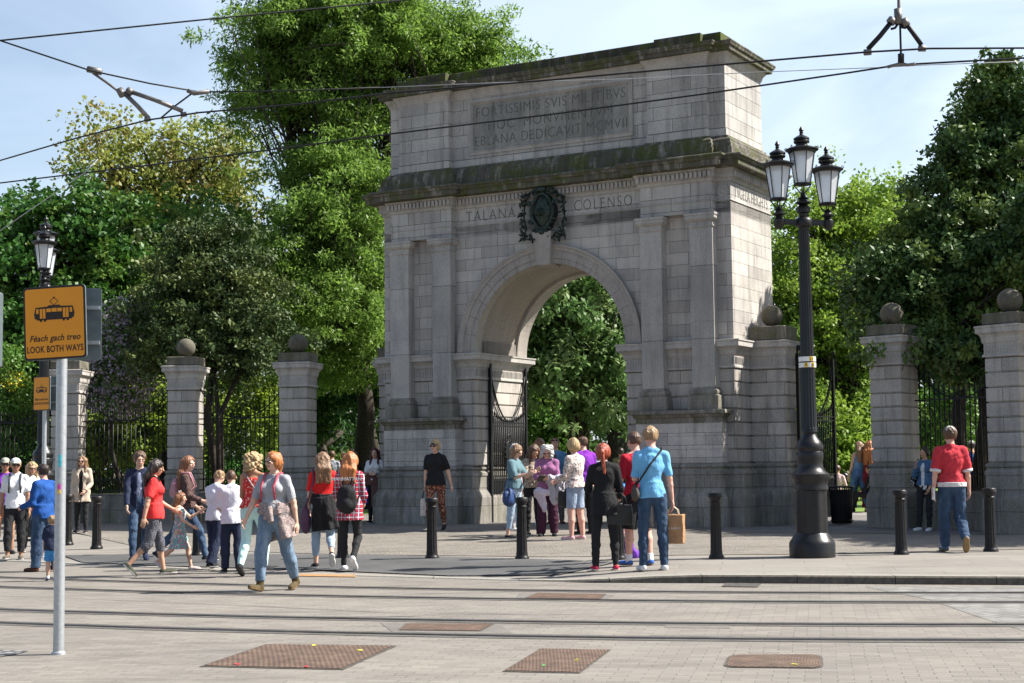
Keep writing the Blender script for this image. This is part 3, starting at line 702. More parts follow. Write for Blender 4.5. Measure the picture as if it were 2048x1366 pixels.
# ---- ball-topped piers joined to each side of the arch
m_ball = stone('ball_granite', joints=False, base=(.16, .145, .12), moss=.35, stain=.6)
def stone_pier(parent, x0, x1, y0, y1, ztop=4.24, s=1.0, ball_r=.235, courses=True, sparse=None, matn=None):
    pl_ = [(x0, y0), (x1, y0), (x1, y1), (x0, y1)]
    mb = MB(); course_wall(mb, x0, x1, y0, y1, 1.325, 3.33); mb.build('shaft', m_rust, parent, uv=True)
    mb = MB(); mb.sweep(pl_, [(.10, 0), (.10, .62), (.09, .67), (.045, .78), (.045, 1.08), (.06, 1.10), (.06, 1.16), (.03, 1.20), (.03, 1.24), (.045, 1.25), (.045, 1.29), (.01, 1.326), (-.1, 1.326)]); mb.build('plinth', m_plinth, parent, uv=True)
    mb = MB(); zt = 3.94
    mb.sweep(pl_, [(-.1, 3.33), (.035, 3.331), (.035, 3.37), (.012, 3.385), (.012, 3.58), (.03, 3.60), (.04, 3.63), (.045, 3.70), (.07, 3.75), (.12, 3.79), (.12, 3.87), (.135, 3.89), (.135, 3.92), (-.05, 3.95)]); mb.poly_cap([(x0+.05, y0+.05), (x1-.05, y0+.05), (x1-.05, y1-.05), (x0+.05, y1-.05)], 3.95)
    n = max(3, int((x1-x0)/.06))
    for i in range(n):
        q = x0+(i+.5)*(x1-x0)/n; mb.box(q-.009, q+.009, y0-.026, y0, 3.405, 3.555)
        q = y0+(i+.5)*(y1-y0)/n; mb.box(x1, x1+.026, q-.009, q+.009, 3.405, 3.555)
    mb.build('capital', m_plain, parent, uv=True)
    mb = MB(); cx, cy = (x0+x1)/2, (y0+y1)/2
    mb.box(x0-.03, x1+.03, y0-.03, y1+.03, 3.945, ztop); mb.build('cap_block', stone('mossy_block_granite', joints=False, base=(.25, .23, .19), moss=.5, stain=.7), parent, uv=True, bevel=.015)
    mb = MB(); mb.lathe([(.10, ztop), (.10, ztop+.015), (.07, ztop+.025)], (cx, cy, 0), 16); mb.ball((cx, cy, ztop+ball_r+.01), ball_r, 28, 18); mb.build('ball_finial', m_ball, parent)
stone_pier(arch, UB+.003, 5.22, .9, 1.62)
stone_pier(arch, -5.22, -UB-.003, .9, 1.62)
# ---- iron gates
def gate(parent_name, loc, rz, W, label, H0=3.15, scroll=True, panel=True, oval=True):
    """leaf from the hinge at x=0 to x=W, standing in the local x-z plane"""
    g = empty(parent_name, loc, rz, label, 'gate')
    mb = MB(); mb.box(-.035, .035, -.035, .035, .0, H0+.15); mb.tube([(0, 0, H0+.12), (0, 0, H0+.24), (.03, 0, H0+.32), (.09, 0, H0+.33), (.11, 0, H0+.27), (.08, 0, H0+.23)], .022, 8)
    mb.build('hinge_post', m_iron, g)
    mb = MB(); mb.box(W-.03, W+.03, -.03, .03, .05, H0+.1); mb.tube([(W, 0, H0+.05), (W, 0, H0+.2), (W+.02, 0, H0+.28), (W+.07, 0, H0+.27), (W+.07, 0, H0+.21)], .02, 8); mb.build('meeting_post', m_iron, g)
    for z in (.12, .95, 1.04, 2.22, 2.3): mb = MB(); mb.box(.035, W-.03, -.016, .016, z, z+.035); mb.build('rail', m_iron, g)
    mb = MB(); n = int(W/.085)
    for i in range(1, n):
        x = W*i/n; u = (x/W-.5)*2; zt = 2.35+.55*u*u*.6+.0
        zt = 2.32+.12+.25*u*u
        mb.tube([(x, 0, 1.02), (x, 0, zt-.12)], .015, 6); mb.tube([(x, 0, zt-.12), (x, 0, zt-.10), (x, 0, zt)], [.015, .026, .001], 6)
    mb.build('bars', m_iron, g)
    mb = MB(); mb.tube([(W*(i/16), 0, H0+.0-(H0-2.36)*math.sin(math.pi*i/16)**.75) for i in range(17)], .02, 6)
    mb.tube([(W*(i/16), 0, H0-.12-(H0-2.36)*math.sin(math.pi*i/16)**.75) for i in range(1, 16)], .010, 6); mb.build('swag', m_iron, g)
    if panel:
        mb = MB(); mb.box(.035, W-.03, -.006, .006, .15, .95)
        for s_ in (-1, 1):
            mb.tube([(W/2+s_*W*.4*math.cos(a), -.012, .2+.55*math.sin(a)) for a in [math.pi/2*i/8 for i in range(9)]], .012, 5)
        n2 = int(W/.07)
        for i in range(1, n2): mb.box(W*i/n2-.006, W*i/n2+.006, -.014, .014, .15, .95)
        mb.build('lower_panel', m_iron, g)
    if oval:
        mb = MB(); mb.tube([(W/2+.15*math.cos(a), 0, 1.62+.26*math.sin(a)) for a in [2*math.pi*i/24 for i in range(25)]], .022, 6, False)
        for i in range(16):
            a = 2*math.pi*i/16; mb.ball((W/2+.18*math.cos(a), 0, 1.62+.30*math.sin(a)), .022, 6, 4)
        vs = [(W/2+.13*math.cos(2*math.pi*i/20), 0, 1.62+.24*math.sin(2*math.pi*i/20)) for i in range(20)]; mb.add([(x, -.01, z) for x, _, z in vs]+[(x, .01, z) for x, _, z in vs], [tuple(range(20)), tuple(range(39, 19, -1))])
        mb.tube([(W/2-.1, 0, 1.95), (W/2, 0, 2.05), (W/2+.1, 0, 1.95)], .018, 6); mb.build('oval_badge', m_iron, g)
    return g
def AP(u, v, w=0.0): 
    c_, s_ = math.cos(AYAW), math.sin(AYAW); return Vector((AX+u*c_+v*s_, AY-u*s_+v*c_, AZ+w))
gate('iron_gate', AP(-1.875, .60, .02), R(90)-AYAW-.0, 1.68, 'tall black iron gate leaf standing open along the left jamb of the arch', 3.55)
gate('iron_gate', AP(1.84, .95, .02), R(90)-AYAW+.0, 1.72, 'tall black iron gate leaf standing open along the right jamb of the arch', 3.55)
gate('side_gate', AP(5.36, 1.3, .0), R(52), 1.65, 'black spiked iron gate leaf standing open right of the arch behind the lamp post', 3.5, oval=False)
# bracket holding the gate post
for (a, b) in ((AP(5.22, 1.2, 3.35), AP(5.36, 1.3, 3.35)),):
    pass
# ---- freestanding gate piers
PIERS = []
def free_pier(px, Y, a, label, hs=1.0, w=.70):
    P = at(px, 1045, Y); z = gz(P.x, P.y); g = empty('stone_pier', (P.x, P.y, z), R(a), label, 'pier', 'ball topped stone piers of the park railings')
    stone_pier(g, -w/2, w/2, -w/2, w/2, 4.16)
    g.scale = (1, 1, hs); PIERS.append(g); return g
pC = free_pier(596, 37.7, -12, 'ball topped banded stone pier right of the left railings, nearest the arch on its left', .985)
pB = free_pier(370, 38.6, -5, 'ball topped stone pier in the middle of the left railings, under the dark olive tree', .985)
pA = free_pier(136, 39.6, -2, 'banded stone pier at far left, half hidden behind the orange sign pole', .985)
pD = free_pier(1796, 31.7, -42, 'ball topped stone pier right of the side gate, beside the woman leaning in denim', .985)
pE = free_pier(2036, 29.1, -50, 'largest ball topped stone pier at the right edge of the view', .985)
m_wallg = stone('low_wall_granite', .36, 0, 1.25, (.30, .28, .25), moss=.35, stain=.7)
def railing(p, q, label, wl, off=.5, swoop=.75):
    a, b = Vector((p[0], p[1], 0)), Vector((q[0], q[1], 0)); d = b-a; Lg = d.length; ang = math.atan2(d.y, d.x); z = gz(*((a+b)/2).xy)
    w = empty('low_wall', (a.x, a.y, z-.02), ang, wl, 'wall', 'low stone walls under the railings')
    mb = MB(); mb.sweep([(off, -.22), (Lg-off, -.22), (Lg-off, .22), (off, .22)], [(.03, 0), (.03, .38), (0, .40), (0, .74), (-.02, .76)]); mb.poly_cap([(off+.01, -.21), (Lg-off-.01, -.21), (Lg-off-.01, .21), (off+.01, .21)], .765)
    mb.build('wall', m_wallg, w, uv=True)
    r = empty('iron_railing', (a.x, a.y, z+.745), ang, label, 'railing', 'spiked iron railings between the stone piers')
    x0, x1 = off-.12, Lg-off+.12; W = x1-x0
    for zz in (.05, .32, 1.80): mb = MB(); mb.box(x0, x1, -.018, .018, zz, zz+.03); mb.build('rail', m_iron, r)
    sw = lambda x: 1.88+swoop*abs(2*(x-x0)/W-1)**2.2
    mb = MB(); mb.tube([(x0+W*i/20, .0, sw(x0+W*i/20)-.05) for i in range(21)], .016, 6); mb.build('swag', m_iron, r)
    mb = MB(); n = int(W/.125)
    for i in range(1, n):
        x = x0+W*i/n; zt = sw(x)+.10
        mb.tube([(x, 0, .05), (x, 0, zt-.02)], .016, 6); mb.tube([(x, 0, zt-.02), (x, 0, zt), (x, 0, zt+.11)], [.012, .024, .001], 6)
        if i % 1 == 0: mb.tube([(x+.0625, 0, .05), (x+.0625, 0, .34), (x+.0625, 0, .42)], [.009, .012, .001], 5)
    mb.build('bars', m_iron, r)
railing(pB.location, pC.location, 'black spiked iron railing between the two ball topped piers left of the arch', 'low stone wall below the railing nearest the arch on its left')
railing(pA.location, pB.location, 'black spiked iron railing left of the pier under the olive tree', 'low stone wall behind the woman in the beige coat')
railing(pD.location+Vector((.17, .14, 0)), pE.location+Vector((.25, .2, 0)), 'black spiked iron railing behind the man in the red top', 'low stone wall behind the man in the red top')
pl_ = at(-90, 1040, 40.4); railing((pl_.x, pl_.y), pA.location, 'black spiked iron railing at the far left edge, left of all piers', 'low stone wall at the far left behind the caps')
# ================================================================ trees and shrubs
def leaf_mat(name, a, b, c=None, trans=.35, rough=.5, spec=.35, patch=.9):
    if name in MATS: return MATS[name]
    t = NT(name); g = t.n('ShaderNodeNewGeometry'); o = t.co(); n = t.noise(o, patch, 4, .6)
    col = t.mix(g.outputs['Random Per Island'], a, b)
    if c: col = t.mix(t.ramp(n, [(.5, 0.0), (.62, .8)]), col, c)
    t.fin(col, rough, spec); tr = t.n('ShaderNodeBsdfTranslucent'); t.l(t.mix(.6, col, (1.0, 1.0, .35), 'MULTIPLY') if False else col, tr.inputs[0])
    m = t.n('ShaderNodeMixShader'); m.inputs[0].default_value = trans; t.l(t.b.outputs[0], m.inputs[1]); t.l(tr.outputs[0], m.inputs[2]); t.l(m.outputs[0], t.out.inputs[0])
    MATS[name] = t.m; return t.m
m_bark = flat('tree_bark', (.045, .038, .03), .9, .15, 0, .45, 14, .5)
m_bark2 = flat('pale_plane_bark', (.20, .18, .13), .9, .15, 0, .5, 5, .4)
def leaves(centres, per, spread, L, W, rng, droop=.0, up=.5, flat_=.6, out=None, cs=None):
    """per leaves about every clump centre; returns vertices and quads"""
    n = len(centres)*per; c = np.repeat(centres, per, 0)
    off = rng.normal(size=(n, 3)); rr = rng.random(n)**.5; off *= (rr/np.maximum(1e-6, np.linalg.norm(off, axis=1)))[:, None]
    sc = np.repeat(rng.uniform(.6, 1.35, len(centres))*spread, per)
    p = c+off*sc[:, None]*np.array([1, 1, flat_])
    d = rng.normal(size=(n, 3)); d[:, 2] -= droop*2.2; d += off*.8; d /= np.linalg.norm(d, axis=1)[:, None]
    nn = rng.normal(size=(n, 3)); nn[:, 2] += up*2.4; nn += off*.5
    s = np.cross(d, nn); s /= np.maximum(1e-6, np.linalg.norm(s, axis=1))[:, None]
    l = L*rng.uniform(.65, 1.3, n)[:, None]; w = W*rng.uniform(.7, 1.25, n)[:, None]
    q = np.cross(s, d)*w*.35
    V = np.empty((n, 4, 3)); V[:, 0] = p; V[:, 1] = p+d*l*.45+s*w+q; V[:, 2] = p+d*l; V[:, 3] = p+d*l*.45-s*w+q
    return V.reshape(-1, 3), np.arange(n*4).reshape(-1, 4)
def lownoise(p, rng, f=.6):
    s = 0
    for k in range(5):
        w = rng.normal(size=3)*f*(1+.5*k); s = s+np.sin(p @ w+rng.uniform(0, 6.3))
    return s/5
def clumps(lobes, dens, rng, gap=-.25, inner=.35, bough=0):
    """clump centres spread through the lobes, more of them near the outside; with bough, gathered into flat hanging sprays"""
    out = []
    if bough:
        for (c, r) in lobes:
            n = max(5, int(4*math.pi*((r[0]*r[1]*r[2])**(2/3))/(bough*bough*1.9))); d = rng.normal(size=(n, 3)); d /= np.linalg.norm(d, axis=1)[:, None]
            B_ = np.array(c)+d*(rng.uniform(.45, 1.0, n)**.6)[:, None]*np.array(r); k = max(5, int(dens*bough*bough*1.7))
            s_ = rng.uniform(.55, 1.25, n)*bough; off = rng.normal(size=(n, k, 3))*np.array([.66, .66, .34])*s_[:, None, None]
            rad = np.hypot(off[..., 0], off[..., 1]); off[..., 2] -= .30*rad**1.5/np.maximum(.3, s_[:, None])**.5
            off[..., :2] += d[:, None, :2]*np.abs(rng.normal(size=(n, k, 1)))*s_[:, None, None]*.5; out.append((B_[:, None, :]+off).reshape(-1, 3))
            q = rng.normal(size=(int(n*k*.28), 3)); q /= np.linalg.norm(q, axis=1)[:, None]; out.append(np.array(c)+q*(rng.uniform(.1, .82, len(q))**.5)[:, None]*np.array(r))
        P = np.concatenate(out); return P[lownoise(P, rng) > gap]
    for (c, r) in lobes:
        area = 4*math.pi*((r[0]*r[1])**1.6/3+(r[0]*r[2])**1.6/3+(r[1]*r[2])**1.6/3)**(1/1.6)
        n = max(6, int(area*dens)); d = rng.normal(size=(n, 3)); d /= np.linalg.norm(d, axis=1)[:, None]
        rad = np.where(rng.random(n) < inner, rng.uniform(.35, .85, n), rng.uniform(.8, 1.06, n)); out.append(np.array(c)+d*rad[:, None]*np.array(r))
    P = np.concatenate(out); return P[lownoise(P, rng) > gap]
def limb_mesh(mb, base, tips, r0, rng, lobes, lean=None):
    """trunk to the crown, a limb to each lobe, twigs to some clump centres"""
    base = Vector(base); low = min(c[2]-r[2] for c, r in lobes); cx = sum(c[0] for c, r in lobes)/len(lobes); cy = sum(c[1] for c, r in lobes)/len(lobes)
    top = Vector((base.x*.7+cx*.3, base.y*.7+cy*.3, max(low*.6+min(c[2] for c, r in lobes)*.4, base.z+1.2)))
    pts = [base, base.lerp(top, .3)+Vector((rng.normal()*.08, rng.normal()*.08, 0)), base.lerp(top, .7)+Vector((rng.normal()*.12, rng.normal()*.12, 0)), top]
    trunk = ([base-Vector((0, 0, .05))]+pts[1:], [r0*1.35, r0*.95, r0*.8, r0*.7])
    for (c, r) in lobes:
        c = Vector(c); m = top.lerp(c, .5)+Vector((rng.normal()*.3, rng.normal()*.3, .3)); e = c+Vector((rng.normal()*.2, rng.normal()*.2, r[2]*.5))
        mb.tube([top-Vector((0, 0, .1)), m, c, e], [r0*.55, r0*.4, r0*.25, r0*.05], 6)
        k = tips[np.argsort(((tips-np.array(c))**2).sum(1))[::max(1, int(len(tips)/26))]][:16]
        for q in k:
            q = Vector(q); s = m.lerp(c, rng.random()); mm = s.lerp(q, .5)+Vector((rng.normal()*.15, rng.normal()*.15, .12)); mb.tube([s, mm, q], [r0*.14, r0*.09, .006], 4)
    return trunk
def PX(px, py, rx, ry, Y, dz=0, depth=None):
    c = at(px, py, Y+dz); s = Y/FPX; return (tuple(c), (rx*s, depth or (rx+ry)*.5*s, ry*s))
def make_tree(name, label, cat, base, lobes, mat, L, W, dens, per, spread, seed, r0=.25, droop=0, up=.5, gap=-.25, bark=None, group=None, extra=None, inner=.35, flat_=.65, stems=1, bough=0):
    rng = np.random.default_rng(seed); C_ = clumps(lobes, dens, rng, gap, inner, bough)
    V, F = leaves(C_, per, spread, L, W, rng, droop, up, flat_)
    b = Vector(base); root = empty(name, b, 0, label, cat, group)
    V = V-np.array(b); o = npmesh('crown', V, F, mat, root, sm=False)
    rel = [((c[0]-b.x, c[1]-b.y, c[2]-b.z), r) for c, r in lobes]
    mb = MB(); tr = limb_mesh(mb, (0, 0, 0), C_-np.array(b), r0, rng, rel)
    t_ = mb
    mb.tube(tr[0], tr[1], 10)
    for k in range(1, stems):
        a = rng.uniform(0, 6.28); mb.tube([(math.cos(a)*.5, math.sin(a)*.4, -.05), tr[0][2]+Vector((math.cos(a)*.7, math.sin(a)*.5, 0)), rel[k % len(rel)][0]], [r0*.8, r0*.6, r0*.3], 7)
    mb.build('trunk', bark or m_bark, root)
    if extra:
        V2, F2 = leaves(C_[lownoise(C_, rng, .9) > extra[1]], extra[2], spread*1.05, extra[3], extra[3]*.8, rng, 0, .3, flat_)
        npmesh('blossom', V2-np.array(b), F2, extra[0], root, sm=False)
    return root
gb = lambda px, Y: (lambda P: (P.x, P.y, gz(P.x, P.y)))(at(px, 1000, Y))
m_ashl = leaf_mat('ash_leaves', (.135, .24, .035), (.23, .36, .07), (.12, .21, .035), .55)
m_plane1 = leaf_mat('budding_plane_leaves', (.20, .24, .04), (.30, .34, .07), (.26, .19, .07), .4)
m_maple = leaf_mat('maple_leaves', (.035, .11, .018), (.06, .16, .025), (.10, .16, .02), .3)
m_mid = leaf_mat('mid_green_leaves', (.07, .17, .02), (.12, .24, .04), (.16, .22, .04), .4)
m_bay = leaf_mat('dark_olive_leaves', (.038, .070, .02), (.072, .112, .034), (.14, .17, .045), .15, .55, .3)
m_shrub = leaf_mat('bright_shrub_leaves', (.20, .31, .03), (.33, .43, .06), (.05, .11, .015), .45)
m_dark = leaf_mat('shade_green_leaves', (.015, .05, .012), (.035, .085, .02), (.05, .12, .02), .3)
m_chest = leaf_mat('chestnut_leaves', (.075, .155, .04), (.135, .235, .065), (.23, .31, .12), .3, .5, .35)
m_plane2 = leaf_mat('spring_plane_leaves', (.18, .29, .03), (.27, .38, .06), (.12, .22, .03), .45)
m_holm = leaf_mat('holm_oak_leaves', (.038, .085, .024), (.075, .14, .038), (.17, .24, .05), .15, .5, .32)
m_blossom = leaf_mat('lilac_blossom', (.42, .34, .42), (.62, .52, .58), None, .3); m_yellow = leaf_mat('laburnum_blossom', (.5, .42, .02), (.7, .6, .05), None, .3)
# distant wood behind everything
rng_ = np.random.default_rng(5); lobes = []
for i in range(34):
    x = -44+i*2.7+rng_.normal()*.6
    if -3 < x < 7: zc, rz = 2.6, 2.4
    else: zc, rz = 4.6, 4.4
    lobes.append(((x, 84+rng_.normal()*2.5, zc+rng_.normal()*.4), (2.6, 2.2, rz)))
C_ = clumps(lobes, .9, rng_, -.9, .1); V, F = leaves(C_, 46, .75, .30, .12, rng_)
o = npmesh('distant_wood', V, F, leaf_mat('distant_leaves', (.05, .11, .02), (.11, .19, .035), (.16, .22, .05), .4), None, False); o['kind'] = 'stuff'
TG = 'trees of the park behind the railings'
make_tree('ash_tree', 'tallest feathery bright green tree rising above the left half of the arch', 'tree', gb(735, 50),
    [PX(560, 90, 55, 95, 49), PX(650, 60, 90, 100, 49.5), PX(780, 70, 110, 100, 50), PX(890, 90, 90, 70, 50), PX(970, 110, 35, 40, 50), PX(700, -110, 190, 100, 50), PX(575, 190, 35, 60, 49), PX(670, 210, 75, 80, 49), PX(800, 200, 90, 80, 51),
     PX(640, 330, 60, 70, 48), PX(710, 330, 65, 80, 48), PX(630, 430, 60, 70, 47), PX(705, 470, 75, 90, 47), PX(590, 520, 40, 60, 46.5), PX(645, 580, 65, 60, 46), PX(730, 600, 55, 80, 47.5), PX(670, 690, 65, 60, 48), PX(545, 60, 25, 60, 49)], m_ashl, .17, .030, 9, 66, .42, 11, .34, .25, .25, -.9, group=TG, bough=1.15)
make_tree('plane_tree', 'sparse yellowish plane tree with bare twigs against the sky at upper left', 'tree', gb(330, 62),
    [PX(200, 310, 80, 110, 61), PX(300, 330, 100, 80, 62), PX(400, 330, 90, 90, 62), PX(470, 320, 60, 90, 61), PX(260, 420, 110, 80, 61), PX(400, 420, 110, 80, 61), PX(330, 500, 150, 70, 61)], m_plane1, .20, .075, 3.6, 15, .62, 12, .36, 0, .4, -.35, m_bark, TG)
make_tree('maple_tree', 'dense dark green maple behind the left lamp post', 'tree', gb(90, 47),
    [PX(50, 430, 90, 60, 47), PX(160, 420, 90, 70, 46), PX(60, 540, 120, 90, 46), PX(190, 530, 100, 90, 46), PX(50, 660, 110, 90, 45), PX(160, 650, 90, 80, 45.5), PX(50, 790, 100, 90, 45.5), PX(-60, 560, 100, 160, 47), PX(250, 460, 50, 50, 47)], m_maple, .17, .07, 7, 30, .36, 13, .28, .1, .6, -.7, group=TG, bough=.95)
make_tree('acer_tree', 'mid green tree between the dark maple and the olive green tree', 'tree', gb(330, 49),
    [PX(380, 480, 110, 70, 49), PX(300, 560, 110, 80, 47), PX(250, 640, 90, 70, 46), PX(460, 500, 70, 80, 49), PX(220, 580, 60, 60, 46)], m_mid, .15, .05, 8, 34, .36, 14, .22, .1, .5, -.6, group=TG, bough=.9)
make_tree('olive_tree', 'dark olive green many stemmed tree over the piers left of the arch', 'tree', gb(425, 41.2),
    [PX(420, 540, 90, 60, 41.5), PX(350, 600, 70, 70, 41.5), PX(470, 590, 80, 80, 41.5), PX(520, 650, 60, 70, 41.5), PX(420, 670, 110, 60, 41.2), PX(320, 680, 50, 50, 41.3), PX(500, 715, 70, 40, 41.2), PX(370, 490, 50, 40, 42), PX(430, 480, 60, 40, 42)], m_bay, .13, .036, 14, 36, .26, 15, .12, 0, .5, -.8, group=TG, stems=5, bough=.6)
make_tree('lilac_bush', 'pale pink flowering lilac bush behind the far left pier', 'bush', gb(235, 42.5),
    [PX(245, 640, 45, 40, 42.3), PX(225, 700, 50, 50, 42.3), PX(250, 770, 60, 60, 42.3), PX(180, 760, 40, 60, 42.5)], m_mid, .11, .04, 7, 40, .36, 16, .07, 0, .5, -.6, extra=(m_blossom, -.7, 46, .07))
make_tree('laburnum_tree', 'small tree with hanging yellow blossom at the far left edge', 'tree', gb(20, 42.5),
    [PX(15, 740, 50, 50, 42.5), PX(70, 820, 50, 60, 42.8), PX(5, 850, 50, 60, 42.6)], m_mid, .11, .04, 6, 40, .4, 17, .07, .4, .4, -.6, extra=(m_yellow, .38, 40, .055))
SG = 'shrubs growing behind the left railings'
for k, (px, py, rx, ry, Y, lab, nm) in enumerate([(300, 840, 80, 90, 44, 'bright yellow green shrub seen through the railing behind the beige coat', 'shrub'), (430, 870, 70, 90, 44.5, 'bright leafy shrub between the middle and right piers of the left railings', 'shrub'), (540, 850, 70, 110, 45, 'bright shrub just left of the pier nearest the arch', 'shrub'), (210, 880, 60, 70, 43.5, 'low bright shrub behind the far left pier and railing', 'shrub'), (500, 960, 140, 45, 44, 'low dark hedge at the foot of the left railings', 'hedge'), (60, 930, 130, 60, 44, 'dark green hedge behind the caps at far left', 'hedge')]):
    make_tree(nm, lab, nm, gb(px, Y), [PX(px-rx*.35, py+10, rx*.6, ry*.8, Y), PX(px+rx*.4, py-8, rx*.6, ry*.75, Y+.4), PX(px, py-ry*.4, rx*.6, ry*.5, Y)], m_shrub if k < 4 else m_maple, .12, .042, 9, 40, .36, 30+k, .05, 0, .5, -.35, group=SG)
DG = 'dark trees seen through the gap left of the arch'
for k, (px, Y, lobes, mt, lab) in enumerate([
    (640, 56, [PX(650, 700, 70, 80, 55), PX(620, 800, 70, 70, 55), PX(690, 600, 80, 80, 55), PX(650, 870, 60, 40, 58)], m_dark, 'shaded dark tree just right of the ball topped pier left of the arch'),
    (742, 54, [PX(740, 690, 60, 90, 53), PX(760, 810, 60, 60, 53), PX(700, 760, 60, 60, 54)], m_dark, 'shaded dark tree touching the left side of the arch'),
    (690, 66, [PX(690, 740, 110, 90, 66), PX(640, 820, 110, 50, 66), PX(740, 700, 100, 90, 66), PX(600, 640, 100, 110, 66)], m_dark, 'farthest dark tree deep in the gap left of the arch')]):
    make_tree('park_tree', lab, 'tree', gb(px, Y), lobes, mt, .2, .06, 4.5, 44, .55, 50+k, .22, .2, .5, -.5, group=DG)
make_tree('shrub', 'sunny bush low in the gap left of the arch, behind the woman with the folder', 'shrub', gb(730, 60), [PX(740, 905, 50, 30, 60), PX(650, 910, 50, 25, 60)], m_shrub, .16, .06, 5, 36, .4, 61, .05)
make_tree('chestnut_tree', 'broad leaved chestnut tree filling the archway', 'tree', gb(1148, 48),
    [PX(1120, 590, 90, 70, 47.5), PX(1210, 620, 80, 70, 48), PX(1110, 690, 90, 70, 47), PX(1200, 720, 80, 80, 47), PX(1245, 770, 45, 50, 48), PX(1140, 500, 120, 70, 49), PX(1060, 640, 60, 90, 48.5), PX(1190, 780, 50, 30, 47.5), PX(1085, 745, 45, 50, 49)], m_chest, .24, .062, 8, 26, .36, 71, .40, .35, .75, -.8, group=TG, bough=.9)
make_tree('park_tree', 'bright sunlit tree low behind the thick trunk in the archway', 'tree', gb(1080, 58), [PX(1080, 830, 60, 60, 58), PX(1060, 780, 60, 60, 58), PX(1120, 880, 40, 40, 58)], m_mid, .18, .06, 5, 44, .5, 72, .2, group=TG)
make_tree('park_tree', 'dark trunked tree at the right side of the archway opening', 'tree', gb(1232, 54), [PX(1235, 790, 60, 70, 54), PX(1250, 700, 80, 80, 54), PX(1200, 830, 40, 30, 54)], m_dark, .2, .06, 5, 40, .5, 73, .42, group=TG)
make_tree('plane_tree', 'bright yellow green plane tree behind the right lamp post', 'tree', gb(1665, 56),
    [PX(1620, 440, 90, 80, 56), PX(1720, 440, 80, 90, 56), PX(1600, 560, 90, 90, 55), PX(1700, 580, 100, 90, 55), PX(1620, 700, 100, 90, 54.5), PX(1720, 720, 80, 90, 54.5), PX(1650, 840, 100, 80, 54), PX(1750, 850, 60, 80, 54), PX(1790, 420, 60, 70, 57), PX(1540, 640, 60, 90, 56), PX(1680, 920, 80, 40, 54)], m_plane2, .15, .055, 8, 34, .42, 81, .34, .05, .4, -.6, group=TG, bough=1.1)
make_tree('holm_oak', 'dense dark evergreen tree with pointed top overhanging the right hand piers', 'tree', gb(1965, 34.5),
    [PX(2006, 140, 14, 40, 34.5), PX(2000, 200, 30, 50, 34.5), PX(1975, 265, 55, 60, 34.5), PX(1935, 300, 40, 50, 34.4), PX(2040, 270, 50, 80, 34.8), PX(1955, 350, 60, 60, 34.3), PX(2030, 370, 80, 90, 34.5), PX(1905, 430, 70, 60, 34), PX(1860, 480, 60, 60, 33.8), PX(1980, 460, 90, 80, 33.6), PX(2060, 480, 80, 110, 34),
     PX(1820, 550, 55, 60, 33.6), PX(1900, 550, 80, 70, 33.2), PX(1990, 560, 90, 80, 33), PX(1785, 610, 35, 45, 33.4), PX(1840, 630, 60, 55, 33), PX(1910, 650, 80, 60, 32.6), PX(1990, 650, 80, 70, 32.8), PX(1870, 695, 60, 40, 32.2), PX(1940, 705, 60, 35, 32.4), PX(1770, 540, 20, 35, 33.8), PX(2080, 620, 80, 80, 33.6), ((12.4, 31.7, 5.6), (1.9, 1.5, 2.2)), ((13.2, 30.6, 7.2), (1.8, 1.8, 1.8))], m_holm, .13, .042, 26, 44, .24, 91, .2, .1, .5, -1.2, group=TG, stems=3, bough=.6)
for k, (px, py, rx, ry, Y, lab) in enumerate([(1900, 840, 70, 90, 46, 'bright leafy shrub behind the railing right of the side gate'), (1980, 850, 60, 80, 48, 'leafy shrub behind the railing next to the largest pier'), (1830, 880, 40, 70, 47, 'shrub behind the woman leaning on the pier')]):
    make_tree('shrub', lab, 'shrub', gb(px, Y), [PX(px, py, rx, ry, Y), PX(px+10, py-40, rx*.8, ry*.5, Y)], m_mid, .14, .05, 6, 40, .4, 95+k, .06, group='shrubs behind the right railing')
make_tree('pavement_tree', 'tree beyond the right edge of view that shades the forecourt', 'tree', (14.6, 27.4, .2),
    [((14.4, 27.2, 6.0), (2.4, 2.0, 1.5)), ((12.6, 27.6, 5.2), (1.6, 1.4, 1.1)), ((16.4, 26.6, 6.0), (2.2, 1.6, 1.5)), ((14.2, 27.5, 7.4), (2, 1.8, 1.3))], m_mid, .16, .06, 4, 40, .5, 99, .25, gap=-.15)
# ================================================================ street furniture and overhead wires
m_black = flat('glossy_black_paint', (.009, .009, .010), .36, .4, 0, .4, 9, .15)
m_glassw = None
t = NT('frosted_lamp_glass'); o_ = t.co(); t.b.inputs['Transmission Weight'].default_value = .55; m_glassw = t.fin((.82, .85, .88), .45, .4)
m_bolt = flat('worn_black_cast_iron', (.012, .011, .011), .42, .3, 0, .5, 14, .3)
def bollard(px, py, label, first=[]):
    P = G(px, py)
    if not first:
        r = empty('bollard', P, 0, None, 'bollard', 'black fluted bollards along the pavement edge')
        mb = MB(); mb.lathe([(.115, 0), (.115, .03), (.10, .05), (.092, .07), (.090, .12)], n=48)
        mb.build('base', m_bolt, r)
        mb = MB(); mb.lathe([(.088, .10), (.086, .14), (.076, .80), (.072, .815)], n=96, flute=12, depth=.012, zr=(.13, .81)); mb.build('shaft', m_bolt, r)
        mb = MB(); mb.lathe([(.074, .80), (.09, .83), (.074, .845), (.078, .87), (.100, .90), (.108, .91), (.108, .955), (.098, .968), (.05, .975), (.005, .978)], n=48); mb.build('cap', m_bolt, r)
        first.append(r)
    else:
        r = copy_tree(first[0]); r.location = P; r.rotation_euler[2] = random.uniform(0, 6)
    r['label'] = label; return r
